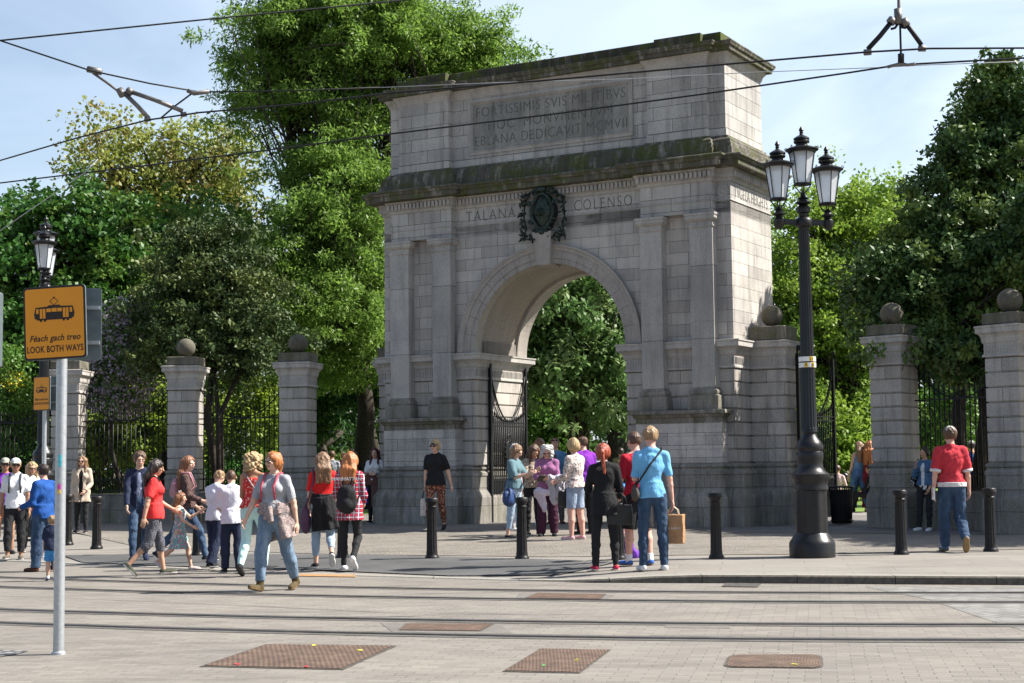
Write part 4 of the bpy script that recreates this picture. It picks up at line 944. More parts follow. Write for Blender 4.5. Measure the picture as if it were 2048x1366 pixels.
for px, py, lab in [(135, 1090, 'black bollard partly hidden by the orange sign pole'), (193, 1098, 'black fluted bollard just right of the orange sign pole'), (281, 1108, 'black bollard behind the boy in the navy jacket'),
    (395, 1112, 'black bollard between the girl in the frilly dress and the schoolboys'), (685, 1117, 'black bollard behind the woman in the plaid shirt'), (864, 1118, 'black bollard in front of the woman in black top and patterned trousers'),
    (1044, 1119, 'black bollard in front of the group reading by the arch'), (1238, 1119, 'black bollard between the red haired woman in black and the pair of men'), (1433, 1117, 'black bollard standing alone left of the big lamp post'),
    (1803, 1109, 'black bollard in front of the woman leaning on the pier'), (1982, 1103, 'rightmost black bollard, near the man in the red top')]: bollard(px, py, lab)
def lantern(parent, loc, s=1.0):
    """tapered four-sided street lantern standing at loc"""
    x, y, z = loc; M_ = Matrix.Translation(loc) @ Matrix.Rotation(R(12), 4, 'Z') @ Matrix.Scale(s, 4)
    def mk(name, mb, mt, par): mb.M = M_; return mb.build(name, mt, par)
    mb = MB(); mb.lathe([(.03, 0), (.05, .02), (.05, .05), (.03, .07), (.03, .10)], n=12)
    for a in range(4):
        t_ = math.pi/4+a*math.pi/2; c, s_ = math.cos(t_), math.sin(t_)
        mb.tube([(c*.03, s_*.03, .04), (c*.08, s_*.08, .09), (c*.17, s_*.17, .22)], .012, 6)
    body = mk('lantern_foot', mb, m_black, parent)
    mb = MB(); b, tp = .155, .255; z0, z1 = .23, .88; q = 6
    ring = lambda r, zz: [(r*math.cos(2*math.pi*k/q+.26), r*math.sin(2*math.pi*k/q+.26), zz) for k in range(q)]
    v0, v1 = ring(b-.008, z0), ring(tp-.008, z1); mb.add(v0+v1, [(k, (k+1) % q, (k+1) % q+q, k+q) for k in range(q)]); mk('lantern_glass', mb, m_glassw, body)
    mb = MB(); v0, v1 = ring(b, z0), ring(tp, z1)
    for k in range(q): mb.tube([v0[k], v1[k]], .011, 6)
    mb.lathe([(.13, z0-.03), (b+.02, z0-.015), (b+.02, z0+.012), (b-.02, z0+.012)], n=24)
    mb.lathe([(tp-.02, z1-.02), (tp+.02, z1-.02), (tp+.03, z1+.01), (tp+.075, z1+.03), (tp+.075, z1+.05), (tp-.02, z1+.09), (.13, z1+.11), (.115, z1+.16), (.15, z1+.18), (.16, z1+.21), (.14, z1+.235), (.16, z1+.25), (.155, z1+.28), (.09, z1+.32), (.05, z1+.34), (.03, z1+.37), (.045, z1+.39), (.028, z1+.405), (.05, z1+.44), (.035, z1+.48), (.004, z1+.52)], n=32)
    for k in range(q):
        c, s_ = v1[k][0]/tp, v1[k][1]/tp; mb.tube([(c*(tp+.05), s_*(tp+.05), z1+.03), (c*(tp+.09), s_*(tp+.09), z1+.07), (c*(tp+.07), s_*(tp+.07), z1+.10), (c*(tp+.04), s_*(tp+.04), z1+.08)], .010, 5)
    mk('lantern_cap', mb, m_black, body)
def lamp_post(P, rz, label, tagged=False):
    r = empty('lamp_post', P, rz, label, 'lamp post', 'tall three lantern lamp posts')
    mb = MB(); mb.lathe([(.34, 0), (.34, .20), (.325, .24), (.30, .27), (.265, .33), (.25, .36), (.25, .36), (.245, .98), (.26, 1.0), (.26, 1.03), (.25, 1.06), (.27, 1.14), (.285, 1.17), (.285, 1.23), (.22, 1.28), (.19, 1.34), (.185, 1.40), (.20, 1.47), (.20, 1.55), (.19, 1.57), (.205, 1.60), (.205, 1.66), (.17, 1.72), (.13, 1.77), (.105, 1.83), (.125, 1.86), (.12, 1.90), (.10, 1.91)], n=48, flute=8, depth=.018, zr=(.36, .98))
    mb.build('base', m_black, r)
    mb = MB(); mb.lathe([(.125, 1.90), (.120, 1.95), (.080, 4.90), (.080, 4.95)], n=128, flute=16, depth=.014, zr=(1.93, 4.92)); mb.build('shaft', m_black, r)
    zz = lambda z: 5.02+(z-4.53)*.56
    mb = MB(); mb.lathe([(r_, zz(z_)) for r_, z_ in [(.085, 4.40), (.12, 4.44), (.13, 4.48), (.13, 4.60), (.11, 4.65), (.07, 4.70), (.075, 4.78), (.10, 4.81), (.10, 4.90), (.12, 4.93), (.09, 4.97), (.06, 5.02), (.115, 5.06), (.12, 5.09), (.07, 5.13), (.06, 5.17), (.085, 5.20), (.05, 5.24), (.035, 5.30)]], n=32)
    for s in (-1, 1):
        mb.box(min(0, s*.38), max(0, s*.38), -.03, .03, 5.0, 5.05); mb.box(min(0, s*.38), max(0, s*.38), -.02, .02, 4.985, 5.07)
        mb.lathe([(r_, zz(z_)) for r_, z_ in [(.02, 4.34), (.045, 4.37), (.075, 4.43), (.085, 4.50), (.085, 4.60), (.06, 4.64), (.05, 4.70), (.095, 4.73), (.10, 4.76), (.06, 4.79), (.05, 4.84), (.07, 4.87), (.03, 4.92)]], (s*.40, 0, 0), n=24)
    mb.build('arms', m_black, r)
    lantern(r, (0, 0, 5.44), .76); lantern(r, (-.40, 0, 5.20), .76); lantern(r, (.40, 0, 5.15), .76)
    if tagged:
        for i, (z, w) in enumerate(((2.95, 1), (2.86, 0))):
            mb = MB(); rad = .1275-.0001; mb.lathe([(rad-.008, z-.035), (rad, z-.035), (rad, z+.035), (rad-.008, z+.035)], n=32); b = mb.build('tag_band', flat('white_tag', (.75, .75, .73), .5), r)
            yl = flat('yellow_tag', (.85, .55, .02), .5)
            spans = [(-1.75, -1.25)] if w else [(-2.35, -1.95), (-1.5, -1.1)]
            for (a0, a1) in spans:
                mb = MB(); n = 5
                vs = [((rad+.002)*math.cos(a0+(a1-a0)*k/n), (rad+.002)*math.sin(a0+(a1-a0)*k/n), z+dz) for k in range(n+1) for dz in (-.033, .033)]
                mb.add(vs, [(2*k, 2*k+2, 2*k+3, 2*k+1) for k in range(n)]); mb.build('yellow_patch', yl, b)
            for s_, a in ([('53', -1.5)] if w else [('A', -2.15), ('B', -1.3)]):
                if w: a = -1.5
                M_ = Matrix.Rotation(a+R(90), 4, 'Z') @ Matrix.Translation((0, -rad-.004, z-.024)) @ FRONT
                text_mesh(s_, .072, M_, m_black, b, 'digits', .001)
    return r
lamp_post(G(1625, 1114), R(14), 'tall black three lantern lamp post right of the arch', True)
lamp_post(at(84, 1073, 31.5)*1.0, R(103), 'black three lantern lamp post behind the orange sign at left')
# ---------------------------------------------------------------- orange signs
m_galv = flat('galvanised_steel', (.42, .44, .46), .42, .5, .6, .12, 30)
m_orangep = flat('orange_sign_face', (.70, .27, .012), .45, .4, 0, .06, 2); m_signk = flat('dark_sign_print', (.025, .018, .016), .5, .3)
m_grey = flat('grey_sign_back', (.12, .15, .16), .5, .4, .3)
def rrect(w, h, r, n=5, cx=0, cz=0):
    p = []
    for (sx, sz, a0) in ((1, -1, -90), (1, 1, 0), (-1, 1, 90), (-1, -1, 180)):
        for k in range(n+1):
            a = R(a0+90*k/n); p.append((cx+sx*(w/2-r)+r*math.cos(a), cz+sz*(h/2-r)+r*math.sin(a)))
    return p
def tram_sign(P, rz, pole_h, pole_r, z, label, w=.53, h=.63, rface=0, back=0, stickers=False, roll=0, dx=0, bx=.06):
    g = empty('tram_warning_sign', P, rz, label, 'sign', 'orange tram warning signs')
    mb = MB(); mb.lathe([(pole_r, -.02), (pole_r, pole_h), (pole_r*.5, pole_h+.01)], n=28); mb.lathe([(pole_r+.015, -.01), (pole_r+.012, .02), (pole_r, .03)], n=20); pole = mb.build('pole', m_galv, g)
    Ms = Matrix.Rotation(rface, 4, 'Z') @ Matrix.Rotation(roll, 4, 'Y') @ Matrix.Translation((dx, -pole_r-.03, z))
    mb = MB(Ms); mb.prism(rrect(w, h, .03), -.004, .012); plate = mb.build('sign_plate', m_grey, g)
    mb = MB(Ms); mb.prism(rrect(w-.004, h-.004, .03), -.0065, -.0045); mb.build('border', m_signk, plate)
    mb = MB(Ms); mb.prism(rrect(w-.036, h-.036, .022), -.0085, -.0065); face = mb.build('face', m_orangep, plate)
    # tram pictogram
    k = w/.53; T = Ms @ Matrix.Translation((.0, -.0095, .08*k)) @ Matrix.Scale(k, 4)
    mb = MB(T)
    mb.prism([(-.165, -.045), (.165, -.045), (.172, -.01), (.158, .048), (.06, .052), (.045, .062), (-.045, .062), (-.06, .052), (-.158, .048), (-.172, -.01)], -.0012, 0)
    mb.prism([(-.150, -.055), (.150, -.055), (.150, -.045), (-.150, -.045)], -.0012, 0)
    for cx in (-.115, -.08, .08, .115): mb.prism([(cx+.011*math.cos(2*math.pi*i/12), -.058+.011*math.sin(2*math.pi*i/12)) for i in range(12)], -.0012, 0)
    for (a, b) in (((0, .062), (.035, .092)), ((.035, .092), (.0, .122)), ((0, .122), (-.035, .092)), ((-.035, .092), (0, .062))):
        a, b = Vector(a), Vector(b); n = (b-a).normalized(); n = Vector((-n.y, n.x))*.0022; q = [a-n, b-n, b+n, a+n]
        mb.add([(p.x, -.0012, p.y) for p in q], [(0, 1, 2, 3)])
    mb.prism([(-.008, .118), (.008, .118), (.008, .128), (-.008, .128)], -.0012, 0)
    mb.build('tram_pictogram', m_signk, face)
    mb = MB(T)
    for (x0, x1, z0, z1) in ((-.153, -.133, -.002, .036), (-.122, -.101, -.042, .036), (-.096, -.075, -.042, .036), (-.066, -.028, .008, .036), (-.022, .022, .008, .038), (.028, .066, .008, .036), (.075, .096, -.042, .036), (.101, .122, -.042, .036), (.133, .153, -.002, .036)):
        mb.prism([(x0, z0), (x1, z0), (x1, z1), (x0, z1)], -.0024, -.0013)
    mb.build('tram_windows', m_orangep, face)
    text_mesh('F\u00e9ach gach treo', .070*k, Ms @ Matrix.Translation((0, -.0095, -.145*k)) @ FRONT, m_signk, face, 'irish_text', .0006, shear=.25, sx=.92, space=1.04, offset=.0012)
    text_mesh('LOOK BOTH WAYS', .073*k, Ms @ Matrix.Translation((0, -.0095, -.235*k)) @ FRONT, m_signk, face, 'english_text', .0006, sx=.72, space=1.05, offset=.0014)
    Mb = Matrix.Rotation(back, 4, 'Z') @ Matrix.Translation((bx, pole_r+.045, z+.0))
    mb = MB(Mb); mb.prism(rrect(w, h, .03), -.006, .006); bp = mb.build('rear_sign_plate', m_grey, g)
    mb = MB(Mb); mb.box(-w*.5+.01, w*.5-.01, -.03, -.007, h*.20, h*.20+.03); mb.box(-w*.5+.01, w*.5-.01, -.03, -.007, -h*.28, -h*.28+.03); mb.build('mounting_rail', m_galv, bp)
    if stickers:
        for (zz, col, a0, a1, hh) in ((1.62, (.08, .42, .48), -1.75, -1.1, .05), (1.63, (.75, .8, .8), -1.78, -1.75, .05), (1.40, (.62, .08, .42), -1.85, -1.15, .022), (1.36, (.72, .5, .15), -1.85, -1.15, .02)):
            mb = MB(); rad = pole_r+.0015; vs = [(rad*math.cos(a0+(a1-a0)*k_/6), rad*math.sin(a0+(a1-a0)*k_/6), zz+dz) for k_ in range(7) for dz in (-hh, hh)]
            mb.add(vs, [(2*k_, 2*k_+2, 2*k_+3, 2*k_+1) for k_ in range(6)]); mb.build('sticker', flat('sticker_%d' % int(zz*100+a0*10), col, .5, var=.35, sc=40), pole)
    return g
P = G(117, 1309); dz = P.y/FPX
tram_sign(P, R(0), at(117, 720, P.y).z+.1, .045, at(112, 647, P.y).z, 'large orange tram warning sign with dark tram picture on the near grey pole', .56, .625, rface=R(-9), back=R(4), stickers=True, roll=R(-2.2), dx=.075, bx=.03)
P2 = at(86, 1098, 27.3); P2.z = gz(P2.x, P2.y)
tram_sign(P2, R(0), at(86, 760, 27.3).z, .038, at(80, 791, 27.3).z, 'small looking orange tram warning sign farther back behind the near sign pole', .44, .60, rface=R(-34), back=R(-25), bx=.11)
# dark pole with a slim signal head cut by the left edge
P3 = at(-22, 1045, 24); P3.z = gz(P3.x, P3.y)
g = empty('signal_post', P3, 0, 'slim dark signal post cut off by the left edge of the view', 'signal')
mb = MB(); mb.lathe([(.05, 0), (.05, 3.9), (.02, 3.92)], n=16); mb.build('pole', m_black, g)
mb = MB(); mb.box(-.02, .145, -.09, .09, at(0, 735, 24).z-P3.z, at(0, 585, 24).z-P3.z); mb.build('signal_head', m_grey, g, bevel=.02)
# litter bin beyond the side gate
P = at(1683, 1018, 33.0); P.z = gz(P.x, P.y)
g = empty('litter_bin', P, 0, 'round black slatted litter bin beyond the side gate', 'litter bin')
mb = MB()
for k in range(30):
    a = 2*math.pi*k/30; c, s = math.cos(a), math.sin(a)
    mb.tube([(c*.20, s*.20, .04), (c*.225, s*.225, .5), (c*.235, s*.235, .72), (c*.27, s*.27, .80)], .012, 4)
mb.build('slats', m_iron, g); mb = MB(); mb.lathe([(.19, .03), (.205, .74), (.20, .74), (.18, .05)], n=24); mb.build('liner', flat('bin_liner', (.03, .03, .03), .7), g)
mb = MB(); mb.tube([(.27*math.cos(2*math.pi*k/24), .27*math.sin(2*math.pi*k/24), .80) for k in range(25)], .018, 6, False); mb.tube([(.225*math.cos(2*math.pi*k/24), .225*math.sin(2*math.pi*k/24), .1) for k in range(25)], .014, 6, False); mb.build('rim', m_iron, g)
# ---------------------------------------------------------------- overhead wires
m_wire = flat('dark_wire', (.012, .012, .012), .6, .3); m_lwire = flat('pale_wire', (.35, .36, .38), .5, .3)
def wire(name, pts, Z, rad, label, mat=None, group='overhead tram wires', n=10, Ys=None):
    """wire through photo points; each is carried out to height Z (or distance Ys)"""
    W3 = []
    for i, (a, b) in enumerate(pts):
        if Ys: W3.append(at(a, b, Ys[i]))
        else: d = ray(a, b); W3.append(CAM+d*((Z-CAM.z)/d.z))
    mb = MB(); c0 = W3[0].copy(); mb.tube([p-c0 for p in W3], rad, 6); o = mb.build(name, mat or m_wire); o.location = c0; tag(o, label, 'wire', group); return W3
wire('contact_wire', [(-60, 336), (0, 321), (150, 277), (295, 240), (400, 225), (600, 208), (780, 186), (1100, 160), (1400, 133), (1735, 104), (1860, 97), (2048, 96), (2140, 97)], 5.9, .011, 'upper black contact wire running from left edge over the arch attic to the right bracket')
wire('contact_wire', [(-60, 374), (0, 366), (300, 330), (600, 292), (780, 268), (1100, 229), (1400, 189), (1700, 145), (1790, 131), (1830, 128), (2048, 116), (2140, 111)], 5.9, .011, 'lower black contact wire crossing the arch inscription from the left edge')
wire('span_wire', [(-80, 88), (0, 81), (400, 40), (800, 1), (980, -18)], None, .012, 'black span wire leaving the top of the view above the trees', Ys=[20, 20, 21, 22, 22.5])
wire('span_wire', [(0, 81), (180, 141), (300, 167), (400, 184)], None, .011, 'black span wire sloping down from the left edge to the small pulley', Ys=[20, 20, 20.3, 20.5])
wire('span_wire', [(400, 184), (600, 181), (760, 175)], None, .010, 'short black span wire from the small pulley towards the arch', Ys=[20.5, 20.4, 20.3])
wire('span_wire', [(760, 175), (1000, 165), (1250, 158), (1500, 145), (1780, 134), (1850, 130), (2100, 121)], None, .005, 'thin pale span wire crossing above the arch to the right bracket', m_lwire, Ys=[20.3, 19.5, 18.6, 18, 17, 16.9, 16.5])
wire('stay_wire', [(-20, 475), (60, 420), (170, 345), (196, 318)], None, .006, 'thin pale stay wire at the left edge below the contact wires', m_lwire, Ys=[22, 22, 22, 22])
m_lug = flat('dull_fitting_metal', (.16, .15, .14), .5, .5, .5, .3)
def Q(a, b, Y): return at(a, b, Y)
def bracket(label, parts, Y):
    c0 = Q(*parts[0][1][0], Y) if True else None
    g = empty('registration_bracket', c0, 0, label, 'wire bracket', 'wire brackets holding the contact wires')
    for nm, pts, rad, mt in parts:
        mb = MB(); mb.tube([Q(a, b, Y)-c0 for a, b in pts], rad, 8); mb.build(nm, mt, g)
    return g
bracket('wire bracket with two diagonal rods hanging at top right', [('drop_rod', [(1798, -40), (1798, 22), (1799, 45)], .02, m_lug), ('clamp', [(1796, 18), (1797, 48)], .045, m_lug), ('drop_wire', [(1800, 45), (1802, 112), (1802, 124)], .012, m_wire), ('lower_lug', [(1802, 108), (1802, 126)], .035, m_wire),
    ('diagonal_rod', [(1784, 42), (1760, 72), (1736, 98)], .027, m_wire), ('diagonal_rod', [(1808, 42), (1826, 66), (1843, 90)], .027, m_wire), ('insulator', [(1780, 46), (1786, 38)], .05, m_lug), ('insulator', [(1806, 38), (1814, 52)], .045, m_lug),
    ('wire_clamp', [(1728, 105), (1742, 104)], .035, m_lug), ('wire_clamp', [(1837, 97), (1851, 97)], .035, m_lug), ('hook', [(1797, 46), (1790, 56), (1782, 58)], .014, m_wire), ('hook', [(1799, 46), (1804, 55), (1812, 56)], .014, m_wire), ('yoke', [(1775, 134), (1790, 130), (1802, 127), (1815, 130), (1830, 128)], .018, m_lug)], 16.6)
bracket('wire bracket of two steel rods hanging at upper left', [('hanger', [(186, 146), (215, 166), (240, 185), (252, 192)], .018, m_lug), ('clamp', [(175, 138), (203, 144)], .045, m_lug), ('diagonal_rod', [(250, 188), (275, 212), (297, 236)], .030, m_lug), ('diagonal_rod', [(257, 182), (310, 200), (365, 222)], .030, m_lug), ('insulator', [(238, 178), (246, 192)], .05, m_lug), ('insulator', [(254, 180), (264, 186)], .05, m_lug),
    ('wire_clamp', [(290, 240), (301, 237)], .035, m_lug), ('wire_clamp', [(362, 230), (373, 228)], .035, m_lug), ('tie_wire', [(385, 186), (350, 212), (322, 236)], .012, m_wire), ('pulley', [(375, 181), (388, 187), (418, 183)], .03, m_lug)], 20.4)
# ================================================================ people: one continuous body each, grown from joints as a distance field
def _norm(v): return v/np.maximum(1e-9, np.linalg.norm(v))
class Field:
    """distance field on a grid, built from blended tapered shapes"""
    def __init__(s, lo, hi, h):
        s.h = h; s.lo = np.array(lo)-3*h; n = np.ceil((np.array(hi)+3*h-s.lo)/h).astype(int)+1; s.n = n
        s.ax = [s.lo[i]+h*np.arange(n[i]) for i in range(3)]; s.f = np.full(n, 1.0, np.float32)
    def _sub(s, lo, hi):
        i0 = np.maximum(0, np.floor((np.array(lo)-s.lo)/s.h).astype(int)); i1 = np.minimum(s.n, np.ceil((np.array(hi)-s.lo)/s.h).astype(int)+1)
        if (i1 <= i0).any(): return None, None
        sl = tuple(slice(a, b) for a, b in zip(i0, i1))
        X, Y, Z = np.meshgrid(*[s.ax[k][sl[k]] for k in range(3)], indexing='ij'); return sl, (X, Y, Z)
    def blend(s, sl, d, k, sub=False):
        a = s.f[sl]
        if sub: s.f[sl] = np.maximum(a, -d); return
        if k > 0:
            h = np.maximum(k-np.abs(a-d), 0)/k; s.f[sl] = np.minimum(a, d)-h*h*k*.25
        else: s.f[sl] = np.minimum(a, d)
    def cap(s, a, b, ra, rb, k=.02, cut=False, cuta=False, flat=(1, 1)):
        a = np.array(a, float); b = np.array(b, float); m = max(ra, rb)*max(flat)+k+2*s.h
        sl, G_ = s._sub(np.minimum(a, b)-m, np.maximum(a, b)+m)
        if sl is None: return
        ab = b-a; L2 = max(1e-9, ab @ ab); P = [G_[i]-a[i] for i in range(3)]
        tu = (P[0]*ab[0]+P[1]*ab[1]+P[2]*ab[2])/L2; t = np.clip(tu, 0, 1)
        d = np.sqrt(sum((P[i]-t*ab[i])**2 for i in range(3)))-(ra+(rb-ra)*t)
        L_ = math.sqrt(L2)
        if cut: d = np.maximum(d, (tu-1)*L_)
        if cuta: d = np.maximum(d, -tu*L_)
        s.blend(sl, d, k)
    def ell(s, c, r, M=None, k=.02, sub=False):
        c = np.array(c, float); r = np.array(r, float); m = r.max()+k+2*s.h; sl, G_ = s._sub(c-m, c+m)
        if sl is None: return
        P = np.stack([G_[i]-c[i] for i in range(3)], -1)
        if M is not None: P = P @ M       # columns of M are the local axes
        k0 = np.linalg.norm(P/r, axis=-1); k1 = np.linalg.norm(P/(r*r), axis=-1); d = k0*(k0-1)/np.maximum(k1, 1e-6); s.blend(sl, d, k, sub)
    def cone(s, a, b, ra, rb, M, k=.01, cut=True, wav=None, hollow=False):
        """elliptic cone from a to b; ra, rb = (side radius, front radius); M columns = side, front axes"""
        a = np.array(a, float); b = np.array(b, float); m = max(*ra, *rb)+.06+k; sl, G_ = s._sub(np.minimum(a, b)-m, np.maximum(a, b)+m)
        if sl is None: return
        ab = b-a; L2 = ab @ ab; P = np.stack([G_[i]-a[i] for i in range(3)], -1); tu = (P @ ab)/L2; t = np.clip(tu, 0, 1)
        Q = P-t[..., None]*ab; x = Q @ M[:, 0]; y = Q @ M[:, 1]; rx = ra[0]+(rb[0]-ra[0])*t; ry = ra[1]+(rb[1]-ra[1])*t
        if wav: th = np.arctan2(y, x); w = 1+wav[0]*t*np.sin(th*wav[1]+wav[2]); rx = rx*w; ry = ry*w
        d = (np.sqrt((x/rx)**2+(y/ry)**2)-1)*np.minimum(rx, ry); L_ = math.sqrt(L2); d = np.maximum(d, (tu-1)*L_); d = np.maximum(d, -tu*L_-.02); s.blend(sl, d, k)
    def fold(s, amp, seed, sc=14, stretch=(1, 1, .5)):
        rg = np.random.default_rng(seed); X, Y, Z = np.meshgrid(*s.ax, indexing='ij', sparse=True); o = 0
        for i in range(5):
            w = rg.normal(size=3)*sc*np.array(stretch)*(.6+.35*i); o = o+np.sin(X*w[0]+Y*w[1]+Z*w[2]+rg.uniform(0, 6.28)+1.3*np.sin(X*w[1]*.5+Z*w[0]*.6))
        s.f += (amp*o/2.2).astype(np.float32)
    def plane(s, p, n):
        """keep the side the normal n points away from"""
        X, Y, Z = np.meshgrid(*s.ax, indexing='ij', sparse=True); s.f = np.maximum(s.f, ((X-p[0])*n[0]+(Y-p[1])*n[1]+(Z-p[2])*n[2]).astype(np.float32))
    def mesh(s):
        f = s.f; f[0], f[-1] = 1, 1; f[:, 0] = 1; f[:, -1] = 1; f[:, :, 0] = 1; f[:, :, -1] = 1
        neg = f < 0; c = [neg[i:neg.shape[0]-1+i, j:neg.shape[1]-1+j, k:neg.shape[2]-1+k] for i in (0, 1) for j in (0, 1) for k in (0, 1)]
        tot = sum(x.astype(np.int8) for x in c); act = (tot > 0) & (tot < 8); idx = np.argwhere(act)
        if not len(idx): return np.zeros((0, 3)), np.zeros((0, 4), int)
        vid = np.full(act.shape, -1, np.int32); vid[act] = np.arange(len(idx)); acc = np.zeros((len(idx), 3)); cnt = np.zeros(len(idx))
        cor = [(i, j, k) for i in (0, 1) for j in (0, 1) for k in (0, 1)]; val = [f[idx[:, 0]+i, idx[:, 1]+j, idx[:, 2]+k] for i, j, k in cor]
        for a in range(8):
            for b in range(a+1, 8):
                ca, cb = np.array(cor[a]), np.array(cor[b])
                if np.abs(ca-cb).sum() != 1: continue
                va, vb = val[a], val[b]; m = (va < 0) != (vb < 0); t = np.where(m, va/np.where(m, va-vb, 1), 0)
                acc += np.where(m[:, None], ca+t[:, None]*(cb-ca), 0); cnt += m
        V = s.lo+s.h*(idx+acc/cnt[:, None]); F = []
        for ax in range(3):
            sh = [slice(1, -1)]*3; sh[ax] = slice(0, -1); o = [0, 0, 0]; o[ax] = 1
            n = neg.shape; base = neg[tuple(slice(1, n[q]-1) if q != ax else slice(0, n[q]-1) for q in range(3))]
            nxt = neg[tuple(slice(1, n[q]-1) if q != ax else slice(1, n[q]) for q in range(3))]
            e = np.argwhere(base != nxt); 
            if not len(e): continue
            sgn = base[tuple(e.T)]; p = e+1; p[:, ax] -= 1
            u, v = [(1, 2), (2, 0), (0, 1)][ax]; U = np.zeros(3, int); U[u] = 1; W = np.zeros(3, int); W[v] = 1
            q = np.stack([vid[tuple((p-U-W).T)], vid[tuple((p-W).T)], vid[tuple(p.T)], vid[tuple((p-U).T)]], 1)
            q[~sgn] = q[~sgn][:, ::-1]; F.append(q)
        return V, np.concatenate(F)
def cloth(col, kind='plain', col2=None, col3=None, rough=.85):
    key = 'cloth_%s_%s_%s_%s' % (kind, ''.join('%02x' % int(255*c) for c in col), col2 and ''.join('%02x' % int(255*c) for c in col2), col3 and ''.join('%02x' % int(255*c) for c in col3))
    if key in MATS: return MATS[key]
    t = NT(key); o = t.co(); n = t.noise(o, 7, 4, .6); fine = t.noise(o, 130, 2, .6); c = t.mix(0.0, col, col)
    if kind == 'denim':
        w = t.noise(t.co(scale=(1, 1, .35)), 9, 4, .6); c = t.mix(t.ramp(w, [(.42, 0.0), (.66, .55)]), col, col2 or [min(1, x*1.9+.04) for x in col])
    if kind == 'floral':
        v = t.n('ShaderNodeTexVoronoi'); t.l(o, v.inputs['Vector']); v.inputs['Scale'].default_value = 26; c = t.mix(t.ramp(v.outputs['Distance'], [(.33, 1.0), (.42, 0.0)]), col, col2)
        if col3: v2 = t.n('ShaderNodeTexVoronoi'); t.l(t.co(loc=(3, 2, 1)), v2.inputs['Vector']); v2.inputs['Scale'].default_value = 21; c = t.mix(t.ramp(v2.outputs['Distance'], [(.26, 1.0), (.34, 0.0)]), c, col3)
    if kind == 'stripe':
        w = t.n('ShaderNodeTexWave', wave_type='BANDS', bands_direction='Z'); t.l(o, w.inputs['Vector']); w.inputs['Scale'].default_value = 8; c = t.mix(t.ramp(w.outputs['Fac'], [(.45, 0.0), (.55, 1.0)]), col, col2)
    if kind == 'plaid':
        ms = []
        for d, sc in (('X', 5.0), ('Z', 5.0), ('Y', 5.0)):
            w = t.n('ShaderNodeTexWave', wave_type='BANDS', bands_direction=d); t.l(o, w.inputs['Vector']); w.inputs['Scale'].default_value = sc; ms.append(w.outputs['Fac'])
        c = t.mix(t.ramp(ms[0], [(.35, 0.0), (.65, .8)]), col, col2); c = t.mix(t.ramp(ms[1], [(.35, 0.0), (.65, .6)]), c, col2)
        l_ = t.math('MAXIMUM', t.ramp(ms[0], [(.93, 0.0), (.97, 1.0)]), t.ramp(ms[1], [(.93, 0.0), (.97, 1.0)])); c = t.mix(l_, c, col3)
    if kind == 'fleck': c = t.mix(t.ramp(t.noise(t.co(scale=(1, 1, 3)), 40, 2), [(.45, 0.0), (.6, 1.0)]), col, col2)
    c = t.mix(.5, c, t.ramp(n, [(.3, .8), (.7, 1.15)]), 'MULTIPLY'); c = t.mix(.4, c, t.ramp(fine, [(.3, .8), (.7, 1.15)]), 'MULTIPLY')
    wr = t.noise(t.co(scale=(1, 1, .55)), 16, 3, .55, .6); t.bump(wr, .7, .03)
    MATS[key] = t.fin(c, rough, .25); return MATS[key]
def hair_mat(col):
    key = 'hair_%d_%d_%d' % tuple(int(c*400) for c in col)
    if key in MATS: return MATS[key]
    t = NT(key); s = t.noise(t.co(scale=(42, 42, 3.2)), 1.4, 4, .7, .8); c = t.mix(t.ramp(s, [(.3, 0.0), (.7, 1.0)]), [x*.38 for x in col], [min(1, x*1.2) for x in col]); t.bump(s, .7, .012)
    MATS[key] = t.fin(c, .42, .45); return MATS[key]
def skin_mat(tone):
    key = 'skin_%s' % tone
    if key in MATS: return MATS[key]
    col = {'pale': (.60, .37, .27), 'fair': (.52, .30, .20), 'tan': (.38, .20, .12), 'pink': (.62, .34, .26)}[tone]
    t = NT(key); n = t.noise(t.co(), 16, 4, .6); c = t.mix(t.ramp(n, [(.3, 0.0), (.7, 1.0)]), [x*.85 for x in col], [min(1, x*1.1) for x in col])
    t.b.inputs['Subsurface Weight'].default_value = .12; t.b.inputs['Subsurface Radius'].default_value = (.02, .008, .004); t.b.inputs['Subsurface Scale'].default_value = .5
    MATS[key] = t.fin(c, .5, .35); return MATS[key]
m_lip = flat('lips', (.42, .13, .11), .45, .3); m_eye = flat('dark_eye', (.03, .02, .015), .2, .5); m_shade = flat('sunglass_lens', (.01, .01, .012), .12, .6); m_white = flat('white_rubber_sole', (.7, .68, .65), .6, .3)
m_darkleather = flat('black_leather', (.015, .014, .015), .38, .45)
def rot(v, axis, a):
    return np.array(Matrix.Rotation(a, 3, Vector(axis)) @ Vector(v))
